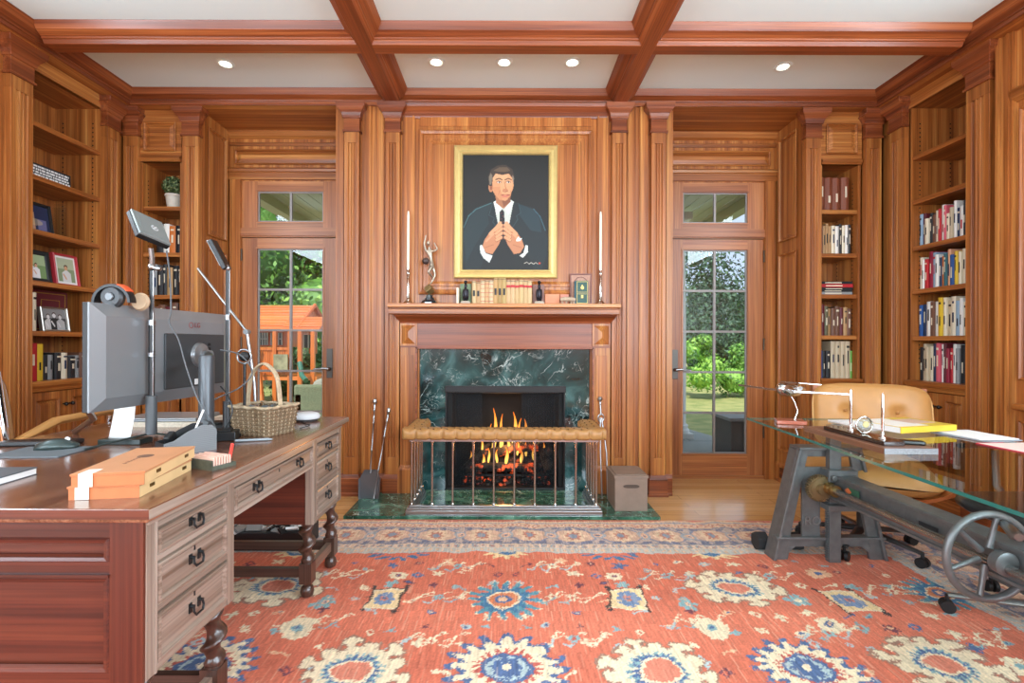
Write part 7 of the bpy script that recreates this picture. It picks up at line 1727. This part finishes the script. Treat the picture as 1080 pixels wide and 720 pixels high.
# wicker patio chair
wp = thing('patio_chair', 'grey green wicker patio chair with cushion outside the play house door', 'chair', (-2.58, 6.6, -.03), rz=0)
WG = mat('woven resin', '#7f8a6c', .8, noise=.35, nscale=70, bump=.4)
cx = -2.75
mb = MB(); mb.box(-.25, .55, -.05, .05, .05, .62); mb.build('woven_back', WG, wp, bevel=.03); mb = MB(); mb.box(-.25, -.12, -.05, .75, .05, .52); mb.build('woven_arm', WG, wp, bevel=.03); mb = MB(); mb.box(.42, .55, -.05, .75, .05, .52); mb.build('woven_arm', WG, wp, bevel=.03); mb = MB(); mb.box(-.12, .42, .0, .75, .05, .32); mb.build('woven_seat', WG, wp, bevel=.02)
mb = MB(); cushion(mb, .52, .16, .34, RM('X', -8), (.2, .12, .53)); mb.build('cushion', mat('grey cushion', '#97978a', .9), wp, smooth='all')
# trees and hedges
def tree(name, label, x, y, h, r, cols, n, ls, trunk=True, blobs=6, low=.35, group='trees in the garden', cat='tree', seed=1, shell=.5, solid=True):
    rnd = random.Random(seed); t = thing(name, label, cat, (x, y, GRND), group=group); mb = MB()
    for i in range(blobs):
        a = rnd.uniform(0, 6.28); k = rnd.uniform(0, .6); z = h * (low + (1 - low) * (i + .5) / blobs * .85); s_ = rnd.uniform(.45, .62) * (1.15 - .5 * i / blobs)
        c = Vector((r * k * math.cos(a), r * k * math.sin(a), z)); rad = (r * s_ * 1.2, r * s_ * 1.2, r * s_)
        leaf_cloud(mb, c, rad, n // blobs, ls, rnd, shell=shell)
        if solid: mb.ell(c, (rad[0] * .66, rad[1] * .66, rad[2] * .66), 10, 7)
    mb.build('foliage', leafmat('leaves ' + cols[1], cols), t)
    if trunk:
        mb = MB(); mb.tube([(0, 0, 0), (.05, .02, h * .4), (-.05, .0, h * .8)], [.16, .12, .05], 10); mb.build('trunk', mat('bark', '#4f4338', .9, noise=.4, nscale=6), t, smooth=True)
G1 = ('#2f5a1c', '#55882e', '#8fbf55'); G2 = ('#24401c', '#3f6430', '#6f9550'); G3 = ('#1f3a26', '#3a5a40', '#678a6a'); G4 = ('#3a6a1f', '#68a034', '#a4cf5c')
tree('maple_tree', 'bright green broad tree behind the play house', -8.6, 16, 7.5, 2.7, G1, 8500, .10, seed=2, blobs=8, low=.2)
tree('maple_tree', 'green tree farther back showing between play house roofs', -6.0, 17.5, 7.5, 2.6, G4, 8500, .10, seed=3, blobs=8, low=.2)
tree('maple_tree', 'darker tree filling the gap beside the play house railing', -7.4, 20, 9.0, 3.2, G2, 6500, .13, seed=4, blobs=8, low=.15)
tree('maple_tree', 'deep green tree filling the view above the smaller play house roof', -7.2, 18.8, 8.5, 2.6, G2, 8000, .11, seed=21, blobs=10, low=.1)
tree('shrub', 'low shrub beside the play house ladder', -5.4, 13.5, 1.3, 1.0, G2, 1400, .07, seed=5, trunk=False, blobs=4, low=.2, cat='shrub', group='shrubs')
tree('shrub', 'low green shrub behind the wicker patio chair', -4.4, 14.5, 1.6, 1.2, G1, 1400, .07, seed=15, trunk=False, blobs=4, low=.2, cat='shrub', group='shrubs')
tree('pine_tree', 'tall loose pine with sky showing through its boughs', 9.2, 22, 6.4, 2.7, G3, 4200, .10, seed=6, blobs=11, low=.25, shell=.1, solid=False)
tree('pine_tree', 'second pine with wide lower boughs nearer the porch column', 12.2, 23, 5.7, 2.4, G2, 3600, .10, seed=7, blobs=10, low=.2, shell=.1, solid=False)
tree('pine_tree', 'dark fir behind the hedge, lower than the pines', 10.6, 26, 4.9, 2.6, G3, 3800, .12, seed=8, blobs=8, low=.15)
tree('pine_tree', 'blue green fir at the outer end of the hedge', 14.0, 27, 4.6, 3.0, G3, 3600, .12, seed=9, blobs=8, low=.15)
tree('hedge_bush', 'bright yellow green bush in front of the hedge line', 5.1, 12.6, 1.75, .62, G4, 2600, .05, seed=10, trunk=False, blobs=5, low=.25, cat='bush', group='bushes beyond the lawn')
tree('hedge_bush', 'mid green rounded bush next to the yellow green one', 6.3, 13.0, 1.45, .75, G1, 2600, .055, seed=11, trunk=False, blobs=5, low=.25, cat='bush', group='bushes beyond the lawn')
tree('hedge_bush', 'low dark bush behind the lawn at the hinge side', 7.5, 14.0, 1.4, .9, G2, 2200, .06, seed=12, trunk=False, blobs=5, low=.2, cat='bush', group='bushes beyond the lawn')
tree('hedge_bush', 'dark green bush half hidden by the porch column', 4.2, 13.5, 1.5, .8, G2, 2000, .06, seed=13, trunk=False, blobs=5, low=.2, cat='bush', group='bushes beyond the lawn')
# ================================================================== camera, world, view
cam = bpy.data.cameras.new('camera'); co = bpy.data.objects.new('camera', cam); COL.objects.link(co)
cam.sensor_width = 36; cam.lens = 36 * F / 1080; cam.shift_x = 6 / 1080; cam.shift_y = 2 / 1080; cam.clip_start = .05
co.location = (0, 0, H); co.rotation_euler = (PI / 2, 0, 0)
co.rotation_euler = (Matrix.Rotation(PI / 2, 4, 'X') @ Matrix.Rotation(R_(.18), 4, 'Z')).to_euler()
SC.camera = co
w = bpy.data.worlds.new('world'); SC.world = w; w.use_nodes = True
bg = w.node_tree.nodes['Background']; bg.inputs[0].default_value = srgb('#c4d6ee'); bg.inputs[1].default_value = 1.35
s = bpy.data.lights.new('sun', 'SUN'); s.energy = 5.5; s.angle = R_(2); s.color = (1, .95, .87); so = bpy.data.objects.new('sun', s); COL.objects.link(so)
so.rotation_euler = (R_(38), 0, R_(-28))
SC.view_settings.view_transform = 'Standard'; SC.view_settings.look = 'None'; SC.view_settings.exposure = 0.; SC.view_settings.gamma = 1; SC.view_settings.use_curve_mapping = False
SC.cycles.use_denoising = True
SC.cycles.max_bounces = 8; SC.cycles.transparent_max_bounces = 16; SC.cycles.sample_clamp_indirect = 6
